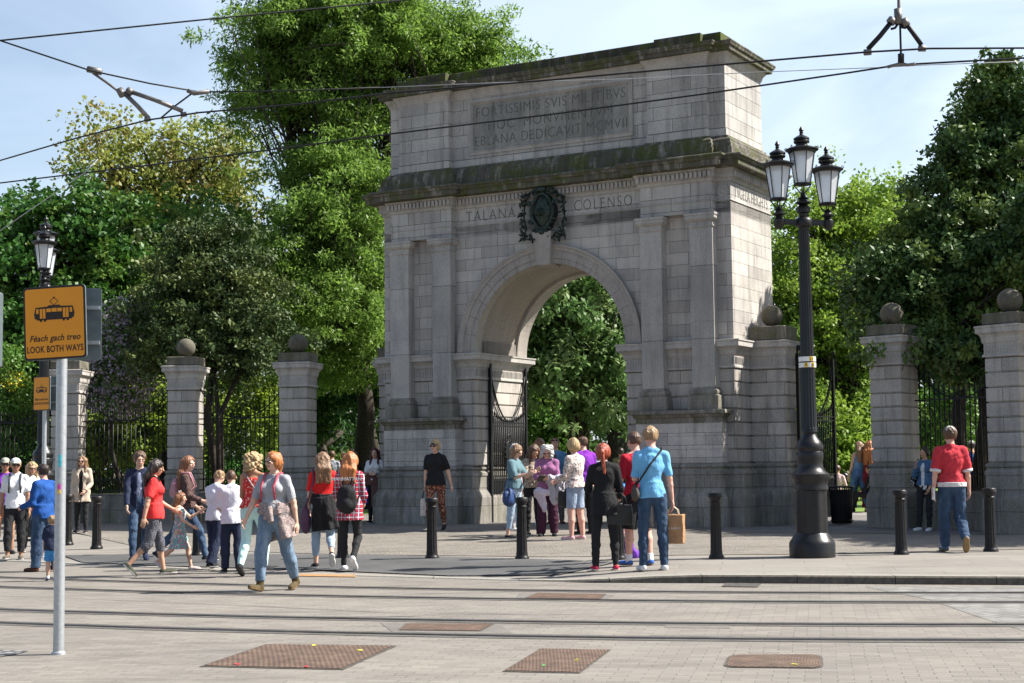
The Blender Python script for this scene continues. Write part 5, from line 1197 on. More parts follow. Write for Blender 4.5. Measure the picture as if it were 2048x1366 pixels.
def person(P, heading, H=1.7, build=1.0, label='', group=None, pose={}, skin='fair', hair=None, top=None, bottom=None, shoes=None, extras=(), vox=.010, head=(0, 0), sex='f', lean=0, side=0, face=True, name='person', hipw=1.0):
    """facing -Y locally; +X is the person's left. angles in degrees:
    limb tuples are (swing forward, out to the side); head = (turn to the left, nod down)"""
    W = 1+(build-1)*.8-.03; h = H; rs = random.Random(str(label)); sd = rs.randrange(9999)
    dirv = lambda sw, out, s: np.array([s*math.sin(R(out)), -math.sin(R(sw))*math.cos(R(out)), -math.cos(R(sw))*math.cos(R(out))])
    g = lambda k, d: pose.get(k, d)
    # ---- skeleton
    up = _norm(np.array([math.sin(R(side)), -math.sin(R(lean)), math.cos(R(lean))])); fwd = _norm(np.array([0, -1, 0])-up*(-up[1])); rgt = np.cross(up, -fwd); rgt = _norm(np.cross(fwd, up)); lft = rgt if rgt[0] > 0 else -rgt
    sh_tw = R(g('twist', 0)); lsh = _norm(lft*math.cos(sh_tw)+fwd*math.sin(sh_tw)); fsh = _norm(fwd*math.cos(sh_tw)-lft*math.sin(sh_tw))
    pel = np.zeros(3); J = {}
    hj = .052*h*hipw; legs = []
    for s, k in ((1, 'L'), (-1, 'R')):
        th = g('leg'+k, (3, 3)); kn = g('shin'+k, (th[0]-5, th[1]*.4)); hip = pel+np.array([s*hj, 0, -.01*h]); knee = hip+dirv(*th, s)*.245*h; ank = knee+dirv(*kn, s)*.240*h
        fp = g('foot'+k, 0); fy = R(g('toe'+k, 8)*s); fd = np.array([math.sin(fy)*math.cos(R(fp)), -math.cos(fy)*math.cos(R(fp)), -math.sin(R(fp))]); fu = np.array([0, -math.sin(R(fp)), math.cos(R(fp))])
        heel = ank-fu*.040*h-fd*.022*h; toe = ank-fu*.040*h+fd*.118*h; legs.append((s, hip, knee, ank, heel, toe, fd, fu))
    zmin = min(min(l[4][2], l[5][2]) for l in legs); pel = pel-np.array([0, 0, zmin]); legs = [(l[0], *(q+pel for q in l[1:6]), l[6], l[7]) for l in legs]
    cx = -sum((l[4]+l[5])[1] for l in legs)/4; cxx = -sum((l[4]+l[5])[0] for l in legs)/4
    waist = pel+up*.09*h; chest = pel+up*.205*h; shc = pel+up*.286*h; neckb = pel+up*.315*h-fwd*.004*h
    hy, hn = R(head[0]), R(head[1]); nk = _norm(up+fwd*(.10+.5*math.sin(hn))); hc = neckb+nk*.098*h+fwd*.008*h
    hu = _norm(up*math.cos(hn)+fwd*math.sin(hn)); hf = _norm(fwd*math.cos(hn)-up*math.sin(hn)); hf = _norm(hf*math.cos(hy)+lft*math.sin(hy)); hl = _norm(np.cross(hu, hf)) ; hl = hl if (hl @ lft)*math.cos(hy)-(hl @ fwd)*math.sin(hy) > 0 else -hl
    HM = np.stack([hl, hf, hu], 1); BM = np.stack([lft, fwd, up], 1); SM = np.stack([lsh, fsh, up], 1)
    shw = (.101 if sex == 'm' else .091)*h*(.6+.4*W); arms = []
    for s, k in ((1, 'L'), (-1, 'R')):
        sh = shc+lsh*s*shw-up*.006*h; ua = g('arm'+k, (0, 8)); fa = g('fore'+k, (ua[0]+12, ua[1]*.5)); el = sh+dirv(*ua, s)*.168*h; wr = el+dirv(*fa, s)*.150*h; hd = g('hand'+k, None); hdv = dirv(*hd, s) if hd else _norm(wr-el); arms.append((s, sh, el, wr, hdv))
    tl = bottom and bottom['k'] == 'trousers' and bottom.get('len', 1) > .6; ts = top and top.get('sleeve', .5) > .6; ql = .014 if tl else 0; qs = .006 if ts else 0
    # ---- body
    allp = [q for l in legs for q in l[1:6]]+[q for a in arms for q in a[1:4]]+[hc+hu*.08*h, hc-hu*.08*h, pel]+[a[3]+a[4]*.11*h for a in arms]
    lo = np.min(allp, 0)-.11*h*max(1, W)*.9; hi = np.max(allp, 0)+.11*h*max(1, W)*.9; lo[2] = -.02; B = Field(lo, hi, vox)
    def torso(F, e=0.0, k=.05, full=True, bust=True, upto=1.0):
        F.ell(pel+up*.012*h, (.090*h*W*hipw+e, .066*h*W+e, .075*h+e), BM, k); F.ell(waist+up*.01*h+fwd*.006*h*W, (.073*h*W+e, .058*h*W+e, .085*h+e), BM, k)
        F.ell(chest, (.088*h*W*(1.06 if sex == 'm' else .95)+e, .062*h*W+e, .095*h+e), SM, k); F.ell(shc-up*.030*h, (shw*.90+e, .046*h*W+e, .036*h+e*.8), SM, k)
        if sex == 'f' and bust:
            for s in (-1, 1): F.ell(chest+up*.012*h+lsh*s*.042*h*W+fsh*.042*h*W, (.036*h*W+e, .034*h*W+e, .034*h*W+e), SM, .03)
        if W > 1.12: F.ell(waist+fwd*.018*h*W, (.074*h*W+e, .060*h*W+e, .07*h+e), BM, k)
    lr = [.052*h*W, .034*h*(.5+.5*W), .033*h*(.5+.5*W), .020*h]; ar = [.028*h*(.45+.55*W), .021*h*(.6+.4*W), .020*h*(.6+.4*W), .0145*h]
    torso(B, -.006)
    for s in (-1, 1): B.cap(neckb+up*.008*h, shc+lsh*s*shw*.85+up*.002*h, .026*h, .020*h, .045)
    B.cap(neckb-up*.03*h, hc-hu*.01*h-hf*.006*h, .034*h if sex == 'm' else .029*h, .029*h, .02)
    for s, hip, knee, ank, heel, toe, fd, fu in legs:
        B.cap(hip, knee, lr[0]-ql, lr[1]-ql, .04); B.cap(knee, knee*.66+ank*.34-np.array([0, -.006*h, 0]), lr[2]-ql, lr[2]*1.04-ql, .02); B.cap(knee*.66+ank*.34+np.array([0, .006*h, 0]), ank, lr[2]*1.0-ql, lr[3], .02)
        B.cap(ank-fu*.016*h, toe+fu*.012*h-fd*.022*h, .018*h, .010*h, .02); B.cap(ank-fu*.012*h, heel+fu*.016*h+fd*.01*h, .018*h, .012*h, .015)
    for s, sh, el, wr, hd in arms:
        B.cap(sh, el, ar[0]-qs, ar[1]-qs, .03); B.cap(el, el*.7+wr*.3, ar[2]-qs, ar[2]*1.03-qs, .02); B.cap(el*.7+wr*.3, wr, ar[2]*1.0-qs, ar[3], .02)
        # hand: palm, four unequal bent fingers, thumb from the side
        pn = _norm(np.cross(hd, fsh)); wd = _norm(np.cross(pn, hd)) if abs(np.dot(hd, fsh)) < .95 else _norm(np.cross(hd, up)); inn = -lsh*s; inn = _norm(inn-hd*(inn @ hd)) if np.linalg.norm(inn-hd*(inn @ hd)) > .2 else -up; wd = _norm(np.cross(inn, hd)); wd = wd if wd @ fwd+.3*(wd @ up) > 0 else -wd
        pc = wr+hd*.030*h; HN = np.stack([wd, inn, hd], 1); B.ell(pc, (.024*h, .012*h, .032*h), HN, .012)
        cu = R(g('curl'+('L' if s > 0 else 'R'), 22))
        for q, (o, Lf) in enumerate(((.017, .042), (.006, .047), (-.006, .044), (-.016, .034))):
            a = wr+hd*.052*h+wd*o*h; d1 = hd*math.cos(cu)+inn*math.sin(cu); d2 = hd*math.cos(cu*2.1)+inn*math.sin(cu*2.1); m = a+d1*Lf*.55*h; B.cap(a, m, .0056*h, .0052*h, .004); B.cap(m, m+d2*Lf*.5*h, .0052*h, .0044*h, .003)
        a = wr+hd*.022*h+wd*.019*h; m = a+(hd*.6+wd*.75)*.022*h; B.cap(a, m, .0072*h, .0062*h, .005); B.cap(m, m+(hd*.9+wd*.25+inn*.25)*.022*h, .0062*h, .005*h, .003)
    # head with face
    hh = .0665*h if H > 1.35 else .080*h; hw_, hd_ = hh*.70, hh*.86
    HL = lambda x, y, z: hc+hl*x*hh+hf*y*hh+hu*z*hh
    B.ell(HL(0, -.10, .22), (hw_*1.02, hd_*.98, hh*.76), HM, .012); B.ell(HL(0, .14, -.30), (hw_*.80, hd_*.74, hh*.64), HM, .02); B.ell(HL(0, .42, -.72), (hh*.28, hh*.28, hh*.22), HM, .02)
    B.cap(HL(0, .78, .12), HL(0, .98, -.20), hh*.07, hh*.115, .008); B.ell(HL(0, .70, .20), (hh*.52, hh*.16, hh*.11), HM, .015); B.ell(HL(0, .80, -.46), (hh*.24, hh*.10, hh*.075), HM, .008)
    for s in (-1, 1):
        B.ell(HL(s*.34, .60, -.12), (hh*.2, hh*.2, hh*.16), HM, .015); B.ell(HL(s*.72, -.06, -.05), (hh*.09, hh*.15, hh*.24), HM, .006)
    V, F = B.mesh(); base_off = np.array([cxx, cx, 0]); 
    body = npmesh(name, V, F, [skin_mat(skin), m_lip, m_eye], None)
    body.location = P; body.rotation_euler = (0, 0, R(heading)); tag(body, label, 'person', group)
    if face:      # lips and eyes as areas of the same surface
        me = body.data; co = np.empty(len(me.polygons)*3); me.polygons.foreach_get('center', co); co = co.reshape(-1, 3)-hc; x, y, z = co @ hl/hh, co @ hf/hh, co @ hu/hh
        mi = np.zeros(len(me.polygons), np.int32); mi[(np.abs(x) < .26) & (y > .62) & (np.abs(z+.47) < .07)] = 1; mi[(np.abs(np.abs(x)-.33) < .11) & (y > .5) & (np.abs(z-.02) < .045)] = 2; me.polygons.foreach_set('material_index', mi)
    def layer(nm, F, mats, folds=None, label_=None, off=None):
        if folds: F.fold(*folds)
        Vv, Ff = F.mesh()
        if not len(Ff): return None
        o = npmesh(nm, Vv, Ff, mats, body)
        return o
    # ---- clothes
    def box_of(pts, m): return np.min(pts, 0)-m, np.max(pts, 0)+m
    if bottom:
        kind = bottom['k']; m_ = bottom['m']; ln = bottom.get('len', 1.0); e = bottom.get('e', .010); fl = bottom.get('flare', 1.0); pts = [q for l in legs for q in l[1:4]]+[waist]
        F = Field(*box_of(pts, .10*h*max(W, 1)+.04), vox)
        if kind in ('trousers', 'shorts'):
            F.ell(pel+up*.006*h, (.090*h*W*hipw+e, .066*h*W+e, .078*h+e), BM, .04); F.ell(pel+up*.06*h+fwd*.004*h*W, (.077*h*W+e, .059*h*W+e, .06*h+e), BM, .03)
            for s, hip, knee, ank, *_ in legs:
                if ln > .5:
                    t_ = (ln-.5)*2; en = knee*(1-t_)+ank*t_; r1 = lr[2]*(1-t_)+lr[3]*1.15*t_
                    F.cap(hip, knee, lr[0]+e, (lr[1]+e)*(.5+.5*fl), .035); F.cap(knee, knee*.66+en*.34+np.array([0, .004*h, 0]), (lr[1]+e)*(.5+.5*fl), (lr[2]*1.04+e)*(.4+.6*fl), .02); F.cap(knee*.66+en*.34, en, (lr[2]+e)*(.4+.6*fl), (r1+e)*fl, .02, cut=True)
                else: t_ = ln*2; en = hip*(1-t_)+knee*t_; F.cap(hip, en, lr[0]+e, (lr[0]*(1-t_)+lr[1]*t_+e)*fl, .03, cut=True)
            F.plane(pel+up*bottom.get('waist', .085)*h, up); layer(kind, F, m_, (bottom.get('fold', .0045), sd+1, 17, (1, 1, 1.1)))
        if kind == 'skirt':
            zb = ln*.49*h; c0 = pel+up*.07*h; kneem = (legs[0][2]+legs[1][2])/2; en = pel+(kneem-pel)*ln*1.0
            F.cone(c0, en, (.080*h*W+e, .060*h*W+e), (.115*h*W*fl, .10*h*W*fl), BM, .02, wav=(.07, 7, 1)); layer('skirt', F, m_, (.003, sd, 14, (1, 1, .2)))
    if top:
        kind = top['k']; m_ = top['m']; e = top.get('e', .014); sl = top.get('sleeve', .55); hem = top.get('hem', -.02); nz_ = top.get('neck', .305)
        pts = [q for a in arms for q in a[1:4]]+[neckb, pel-up*(.15 if hem > -.1 else -hem+.05)*h, pel]; F = Field(*box_of(pts, .10*h*max(W, 1)+.05), vox)
        torso(F, e, .05)
        if hem < .04: F.cone(waist-up*.02*h, pel+up*(hem-.01)*h, (.070*h*W+e, .052*h*W+e), (.094*h*W*hipw+e*1.3+top.get('flare', 0), .072*h*W+e*1.3+top.get('flare', 0)), BM, .07, wav=(.05, 6, sd % 6))
        if sl > 0 or kind == 'sleeveless':
            for s in (-1, 1): F.cap(neckb+up*.004*h, shc+lsh*s*shw*.9+up*.000*h, .025*h+e*.6, .020*h+e, .045)
        for s, sh, el, wr, hd in arms:
            if sl > .5:
                t_ = (sl-.5)*2; en = el*(1-t_)+wr*t_; F.cap(sh, el, ar[0]+e, ar[1]+e*.9, .03); F.cap(el, en, ar[2]+e*.9, (ar[2]*(1-t_)+ar[3]*t_)+e*.8, .02, cut=True)
            elif sl > 0: t_ = sl*2; en = sh*(1-t_)+el*t_; F.cap(sh, en, ar[0]+e, ar[0]*(1-t_)+ar[1]*t_+e*1.5, .03, cut=True)
        F.plane(neckb+up*(nz_-.305)*h+up*.026*h, _norm(up*.86+fwd*.40)); F.plane(pel+up*hem*h, -up)
        if top.get('open'):     # open front: a wedge taken out to show what is under it
            F.ell(chest+fsh*.10*h*W-up*.08*h, (.030*h*W, .07*h*W, .26*h), SM, sub=True)
        layer(kind, F, m_, (top.get('fold', .0062), sd, 15, (1, 1, .9)))
        if top.get('under'):
            F = Field(*box_of([neckb, pel], .11*h*max(W, 1)), vox); torso(F, .008, .05); F.plane(neckb-up*.01*h, up); layer('undershirt', F, top['under'])
        if top.get('trim'):
            F = Field(*box_of(pts, .10*h*max(W, 1)+.05), vox); F.cone(pel+up*(hem+.018)*h, pel+up*(hem-.008)*h, (.094*h*W+e*1.4+.010, .074*h*W+e*1.4+.010), (.094*h*W+e*1.4+.008, .074*h*W+e*1.4+.008), BM, .0)
            for s, sh, el, wr, hd in arms:
                t0, t1 = sl*2-.10, sl*2+.04; a = sh*(1-t0)+el*t0; b = sh*(1-t1)+el*t1; F.cap(a, b, ar[0]*.9+e*1.7, ar[0]*.9+e*1.7, 0, cut=True, cuta=True)
            F.cap(neckb-up*.006*h, neckb+up*.012*h+fwd*.004*h, .037*h, .034*h, 0, cut=True, cuta=True); layer('ribbed_trim', F, top['trim'])
    if shoes:
        for s, hip, knee, ank, heel, toe, fd, fu in legs:
            F = Field(*box_of([ank, heel, toe, ank+fu*.08*h], .05*h), vox*.8)
            sw_ = _norm(np.cross(fd, fu)); FM = np.stack([sw_, fd, fu], 1); bh = shoes.get('high', 0)
            F.cap(heel+fu*.022*h+fd*.010*h, ank-fu*.008*h, .024*h, .022*h, .015); F.cap(heel+fu*.020*h+fd*.02*h, toe+fu*.014*h-fd*.012*h, .025*h, .020*h, .015); F.ell(heel*.35+toe*.65+fu*.014*h, (.029*h, .05*h, .022*h), FM, .015)
            if bh: F.cap(ank-fu*.01*h, ank+_norm(knee-ank)*bh*h, .027*h, .029*h, .015, cut=True)
            else: F.plane(ank+fu*.012*h+fd*.0, _norm(fu-fd*.15))
            F.plane(heel+fu*.0015*h, -fu); Vv, Ff = F.mesh(); o = npmesh('shoe', Vv, Ff, [shoes['m'], shoes.get('sole', m_white)], body)
            me = o.data; co = np.empty(len(me.polygons)*3); me.polygons.foreach_get('center', co); co = co.reshape(-1, 3)-heel; me.polygons.foreach_set('material_index', ((co @ fu) < .013*h).astype(np.int32))
            if shoes.get('sock') is not None:
                F = Field(*box_of([ank, knee], .04*h), vox); F.cap(ank-fu*.01*h, ank+_norm(knee-ank)*.05*h, .026*h, .027*h, .0, cut=True); layer('sock', F, shoes['sock'])
    # ---- hair
    if hair:
        hk, hm = hair['k'], hair['m']; pts = [HL(-1.5, -1.6, -1), HL(1.5, 1.6, 1.6)]; lh = hair.get('len', 0)
        if lh: pts += [hc-up*lh*h-fwd*.12*h, hc-up*lh*h+fwd*.1*h]
        F = Field(*box_of(pts, .06*h), vox*.9); vol = hair.get('vol', .10)
        F.ell(HL(0, -.14, .26), (hw_*1.02+hh*vol, hd_*1.0+hh*vol, hh*.78+hh*vol), HM, .01)
        if hk == 'short': F.ell(HL(0, -.20, -.10), (hw_*.98+hh*vol*.5, hd_*.86, hh*.55), HM, .01); cutz = -.52
        elif hk in ('bob', 'long', 'curly', 'tail', 'bun'):
            F.ell(HL(0, -.28, -.10), (hw_*1.06+hh*vol, hd_*.85+hh*vol, hh*.8), HM, .02)
        if hk == 'bob':
            for s in (-1, 0, 1): F.cap(HL(s*.62, -.25+.1*abs(s), .1), HL(s*.66, -.28+.2*abs(s), -1.25), hh*.42, hh*.28, .03)
        if hk == 'long':
            en = hc-up*lh*h; 
            for s in (-1, -.4, .4, 1):
                a = HL(s*.55, -.40, .1); m = neckb+lsh*s*.042*h-fsh*(.052*h*W)+up*.02*h; b = shc-up*(lh-.10)*h+lsh*s*.055*h-fsh*.066*h*W
                F.cap(a, m, hh*.46, hh*.40, .04); F.cap(m, b, hh*.40, hh*.20, .035)
            if hair.get('front'):
                for s in (-1, 1): F.cap(HL(s*.7, .0, .2), shc+lsh*s*.05*h+fsh*.035*h-up*.01*h, hh*.3, hh*.22, .03); F.cap(shc+lsh*s*.05*h+fsh*.035*h, chest+lsh*s*.055*h+fsh*.075*h*W, hh*.22, hh*.12, .03)
        if hk == 'curly':
            rg = np.random.default_rng(sd)
            for _ in range(46):
                a = rg.uniform(-2.5, 2.5); z = rg.uniform(-1.25, .7); r_ = 1.0 if z > -.3 else 1.05; F.ell(HL(.86*r_*math.sin(a), -.2-.85*math.cos(a)*r_, z), (hh*.3,)*3, None, .02)
        if hk == 'tail': F.cap(HL(0, -.9, .3), HL(0, -1.25, -.2), hh*.28, hh*.26, .02); F.cap(HL(0, -1.25, -.2), neckb-fwd*.07*h-up*lh*h, hh*.26, hh*.12, .02)
        if hk == 'bun': F.ell(HL(0, -.55, 1.0), (hh*.42, hh*.42, hh*.36), None, .03)
        # take the face out of it
        F.ell(HL(0, .80, -.28), (hh*.60, hh*.82, hh*.92), HM, sub=True)
        if hk == 'short': F.plane(HL(0, 0, -.50), -hu); F.ell(HL(0, .55, -.75), (hh*1.2, hh*.9, hh*.75), HM, sub=True)
        layer('hair', F, hm, (.0062 if hk != 'curly' else .011, sd+3, 55 if hk != 'curly' else 60, (1, 1, .12) if hk != 'curly' else (1, 1, 1)))
    # ---- worn extras
    for ex in extras:
        k_ = ex[0]
        if k_ in ('sunglasses', 'glasses'):
            mb = MB()
            for s in (-1, 1):
                c0 = HL(s*.33, .86, .03)
                if k_ == 'sunglasses': mb.ball(tuple(c0), hh*.24, 10, 6, (1.05, .5, .8))
                else: mb.tube([c0+hl*.25*hh*math.cos(a)+hu*.17*hh*math.sin(a) for a in [2*math.pi*i/12 for i in range(13)]], .0035, 5, False)
                mb.tube([HL(s*.55, .84, .07), HL(s*.76, .4, .09), HL(s*.76, -.1, .06)], .0035, 5)
            mb.tube([HL(-.12, .95, .05), HL(.12, .95, .05)], .004, 5); mb.build('sunglasses' if k_ == 'sunglasses' else 'glasses', m_shade, body)
        if k_ == 'cap':
            F = Field(*box_of([HL(-1.2, -1.3, 0), HL(1.2, 2.0, 1.4)], .04*h), vox*.9); F.ell(HL(0, -.10, .40), (hw_*1.12, hd_*1.1, hh*.78), HM, 0); F.plane(HL(0, 0, .34), _norm(-hu)); Fb = F
            Fb.ell(HL(0, .95, .36), (hh*.55, hh*.62, hh*.07), HM, .006) if ex[2] else None
            layer('cap', F, ex[1])
        if k_ == 'sunhat':
            F = Field(*box_of([HL(-1.6, -1.7, 0), HL(1.6, 1.9, 1.4)], .04*h), vox*.9); F.ell(HL(0, -.08, .42), (hw_*1.12, hd_*1.1, hh*.72), HM, 0); F.plane(HL(0, 0, .34), -hu); F.ell(HL(0, .15, .40), (hh*1.05, hh*1.35, hh*.10), HM, .01); layer('sun_hat', F, ex[1])
        if k_ == 'headband': F = Field(*box_of([HL(-1.2, -1.2, 0), HL(1.2, 1.2, 1.2)], .03*h), vox*.8); F.ell(HL(0, -.06, .34), (hw_*1.13, hd_*1.12, hh*.30), HM, 0); layer('headband', F, ex[1])
        if k_ == 'necklace':
            mb = MB(); mb.tube([neckb+lsh*.036*h*math.cos(a)+fsh*(.05+.01)*h*max(0, math.sin(a))*1.2-up*(.02+.05*max(0, math.sin(a)))*h for a in [math.pi*i/10 for i in range(11)]], .006, 5); mb.build('necklace', ex[1], body)
        if k_ == 'waistcloth':      # garment tied round the waist: sleeves knotted in front, body hanging at the back or side
            F = Field(*box_of([waist, pel-up*.20*h, pel-fwd*.16*h], .13*h*W), vox); c = pel+up*.075*h; ew = .020
            F.cone(c+up*.03*h, c-up*.035*h, (.088*h*W+ew, .068*h*W+ew), (.098*h*W+ew, .078*h*W+ew), BM, .02, wav=(.08, 9, 1))
            F.cone(c-fwd*.015*h, pel-up*ex[2]*h-fwd*.03*h+lft*ex[3]*h, (.092*h*W+ew, .072*h*W+ew), (.105*h*W+ew, .085*h*W+ew), BM, .02, wav=(.12, 7, 2)); F.ell(pel+fwd*.15*h*W-up*.14*h-lft*.01*h, (.115*h*W, .16*h*W, .19*h), BM, sub=True)
            fr = c+fwd*.085*h*W+lft*.02*h; F.ell(fr, (.024*h, .02*h, .022*h), BM, .01); F.cap(fr, fr-up*.10*h+lft*.02*h+fwd*.01*h, .018*h, .024*h, .01, cut=True); F.cap(fr, fr-up*.08*h-lft*.03*h, .018*h, .022*h, .01, cut=True)
            layer('tied_shirt', F, ex[1], (.006, sd+9, 26, (1, 1, .4)))
        if k_ == 'straps':
            mb = MB(); 
            for s in (-1, 1):
                a = shc+lsh*s*.055*h+up*.028*h
                mb.tube([chest+lsh*s*.058*h+fsh*(.075*h*W)-up*.07*h, chest+lsh*s*.052*h+fsh*(.085*h*W)+up*.03*h, a+fsh*.03*h+up*.014*h, a-fsh*.02*h+up*.014*h, chest+lsh*s*.05*h-fsh*(.075*h*W)+up*.03*h], .016, 6)
            mb.build('backpack_straps', ex[1], body)
        if k_ == 'frills':
            F = Field(*box_of([waist, pel-up*.26*h], .16*h*W+.03), vox)
            for i in range(3):
                a = pel+up*(.10-.105*i)*h; b = a-up*.125*h; F.cone(a, b, (.075*h*W+.02*i, .065*h*W+.02*i), (.110*h*W+.024*i, .10*h*W+.024*i), BM, .0, wav=(.08, 11, i))
            layer('frilly_skirt', F, ex[1], (.003, sd, 30))
        if k_ == 'ears':
            mb = MB()
            for s in (-1, 1): mb.ball(tuple(HL(s*.5, -.1, 1.15)), hh*.18, 8, 5, (1, .4, 1.3))
            mb.build('hair_bow', ex[1], body)
    bpy.context.view_layer.update()
    info = dict(o=body, M=body.matrix_world.copy(), wrist={1: arms[0][3], -1: arms[1][3]}, hdir={1: arms[0][4], -1: arms[1][4]}, sh={1: arms[0][1], -1: arms[1][1]}, chest=chest, pel=pel, waist=waist, shc=shc, lsh=lsh, fsh=fsh, up=up, h=h, W=W, head=hc, hh=hh, el={1: arms[0][2], -1: arms[1][2]})
    return info
# ---- things people carry (each a thing of its own)
def place_thing(I, p): return I['M'] @ Vector(p)
def bag(I, s, label, mat, size=(.34, .13, .28), drop=.18, cat='handbag', name='handbag', shape='soft', at_=None, strap=True, yaw=None, strap_mat=None, grp=None):
    """bag hanging from a hand (s=1 left, -1 right) or from a given local point"""
    top_ = np.array(at_) if at_ is not None else I['wrist'][s]+I['hdir'][s]*.055*I['h']
    o = empty(name, place_thing(I, top_), I['o'].rotation_euler[2] if yaw is None else R(yaw), label, cat, grp); w, d, hh = size; z0 = -drop-hh
    F = Field((-w*.6, -d*.8, z0-.03), (w*.6, d*.8, -drop+.03), .010)
    if shape == 'soft': F.ell((0, 0, z0+hh*.45), (w*.5, d*.5, hh*.52)); F.ell((0, 0, z0+hh*.25), (w*.47, d*.55, hh*.3), None, .03)
    else:
        F.f = np.maximum.reduce(np.broadcast_arrays(np.abs(F.ax[0])[:, None, None]-(w*.5-(0 if shape == 'box' else 1)*.10*(F.ax[2][None, None, :]-z0)/hh*w*.5), np.abs(F.ax[1])[None, :, None]-d*.5, np.abs(F.ax[2]-(z0+hh/2))[None, None, :]-hh/2)).astype(np.float32)
    F.fold(.004, len(label), 16); V, Fc = F.mesh(); npmesh('bag_body', V, Fc, mat, o)
    mb = MB(); 
    for y in (-d*.25, d*.25): mb.tube([(-w*.28, y, -drop+.0-.02), (-w*.22, y*.8, -drop*.4), (-.02, y*.3, .0), (.02, y*.3, .0), (w*.22, y*.8, -drop*.4), (w*.28, y, -drop-.02)], .007, 6)
    mb.build('handle', strap_mat or mat, o); return o
def strap_bag(I, label, mat, side_=1, size=(.28, .10, .24), low=0.0, cat='shoulder bag', name='shoulder_bag', strap_m=None, back=0.0, cross=True, out=0.0):
    """bag on a strap across the body, resting at the hip on the given side"""
    h, W, up, l, f = I['h'], I['W'], I['up'], I['lsh'], I['fsh']; p = I['pel']+l*side_*(.105*h*W+size[1]*.4+out)+f*(-back)+up*(low*h)
    root = empty(name, place_thing(I, p), I['o'].rotation_euler[2], label, cat)
    F = Field((-size[1]*.9, -size[0]*.6, -size[2]*.6), (size[1]*.9, size[0]*.6, size[2]*.6), .010); F.ell((0, 0, -.01), (size[1]*.5, size[0]*.5, size[2]*.5), None, .0); F.ell((0, 0, -size[2]*.18), (size[1]*.52, size[0]*.46, size[2]*.34), None, .03); F.fold(.004, 5, 18); V, Fc = F.mesh(); npmesh('bag_body', V, Fc, mat, root)
    sp = I['shc']-l*side_*(.075*h if cross else -.085*h)+up*.038*h; rel = lambda q: Vector(q-p)
    r_ = .072*h*W+.02
    mb = MB(); mb.tube([rel(p+f*size[0]*.3+up*size[2]*.4), rel(I['chest']+l*side_*.03*h+f*r_ if cross else sp+f*.05*h-up*.1*h), rel(sp+f*.03*h), rel(sp+up*.012*h), rel(sp-f*.035*h), rel(I['chest']+l*side_*.03*h-f*r_ if cross else sp-f*.06*h-up*.1*h), rel(p-f*size[0]*.3+up*size[2]*.4)], .013, 6)
    mb.build('strap', strap_m or mat, root); return root
def backpack(I, label, mat, size=(.30, .17, .42), cat='backpack', mat2=None, low=.02):
    h, W, up, l, f = I['h'], I['W'], I['up'], I['lsh'], I['fsh']; p = I['chest']-f*(.068*h*W+size[1]*.45)-up*low*h; root = empty('backpack', place_thing(I, p), I['o'].rotation_euler[2], label, cat)
    F = Field((-size[0]*.7, -size[1]*.8, -size[2]*.7), (size[0]*.7, size[1]*1.0, size[2]*.7), .010); F.ell((0, 0, 0), (size[0]*.5, size[1]*.5, size[2]*.52)); F.ell((0, 0, -size[2]*.2), (size[0]*.5, size[1]*.52, size[2]*.3), None, .03); F.ell((0, size[1]*.4, -size[2]*.2), (size[0]*.34, size[1]*.25, size[2]*.22), None, .02); F.fold(.006, 8, 16); V, Fc = F.mesh(); b = npmesh('pack_body', V, Fc, mat, root)
    mb = MB()
    for s in (-1, 1):
        sp = I['shc']+l*s*.06*h+up*.045*h; mb.tube([Vector(p+up*size[2]*.42+l*s*.05-p), Vector(sp-f*.035*h-p), Vector(sp+f*.03*h-p), Vector(I['chest']+l*s*.065*h+f*.085*h*W-p), Vector(I['chest']+l*s*.09*h-up*.1*h-f*.02*h-p), Vector(-up*size[2]*.3+l*s*size[0]*.4)], .015, 6)
    mb.build('strap', mat2 or mat, root); return root
# ================================================================ the people, nearest the kerb first
hm = {k: hair_mat(v) for k, v in dict(brown=(.11, .055, .03), auburn=(.24, .10, .045), ginger=(.48, .17, .05), red=(.36, .07, .03), blond=(.48, .33, .16), dark=(.03, .018, .014), darkred=(.08, .02, .02), lightbrown=(.26, .15, .08), white=(.62, .60, .57), sandy=(.33, .21, .11)).items()}
c_ = cloth
M_white = c_((.72, .72, .74)); M_whitelil = c_((.66, .66, .74)); M_black = c_((.014, .014, .016)); M_blackp = c_((.02, .02, .022)); M_navy = c_((.018, .025, .055)); M_jean = c_((.13, .19, .27), 'denim', (.30, .38, .46)); M_djean = c_((.028, .052, .10), 'denim', (.08, .14, .23))
M_ljean = c_((.30, .40, .52), 'denim', (.48, .58, .68)); M_red = c_((.62, .02, .02)); M_coral = c_((.78, .045, .045)); M_mint = c_((.50, .72, .70)); M_grey = c_((.34, .35, .38)); M_blue = c_((.012, .07, .27)); M_sky = c_((.16, .42, .68)); M_teal = c_((.11, .19, .22)); M_purple = c_((.20, .025, .38))
M_mauve = c_((.30, .12, .25)); M_plum = c_((.055, .015, .035)); M_beige = c_((.50, .41, .32)); M_maroon = c_((.22, .02, .035)); M_olive = c_((.16, .15, .08)); M_denimj = c_((.05, .11, .20), 'denim', (.12, .20, .32)); M_denims = c_((.10, .24, .42), 'denim', (.2, .36, .55))
M_plaid = c_((.50, .03, .045), 'plaid', (.02, .03, .09), (.62, .55, .58)); M_floral = c_((.62, .56, .52), 'floral', (.16, .13, .12), (.50, .22, .2)); M_redflor = c_((.55, .03, .03), 'floral', (.72, .30, .26)); M_pattern = c_((.10, .035, .03), 'floral', (.42, .27, .16), (.35, .06, .05))
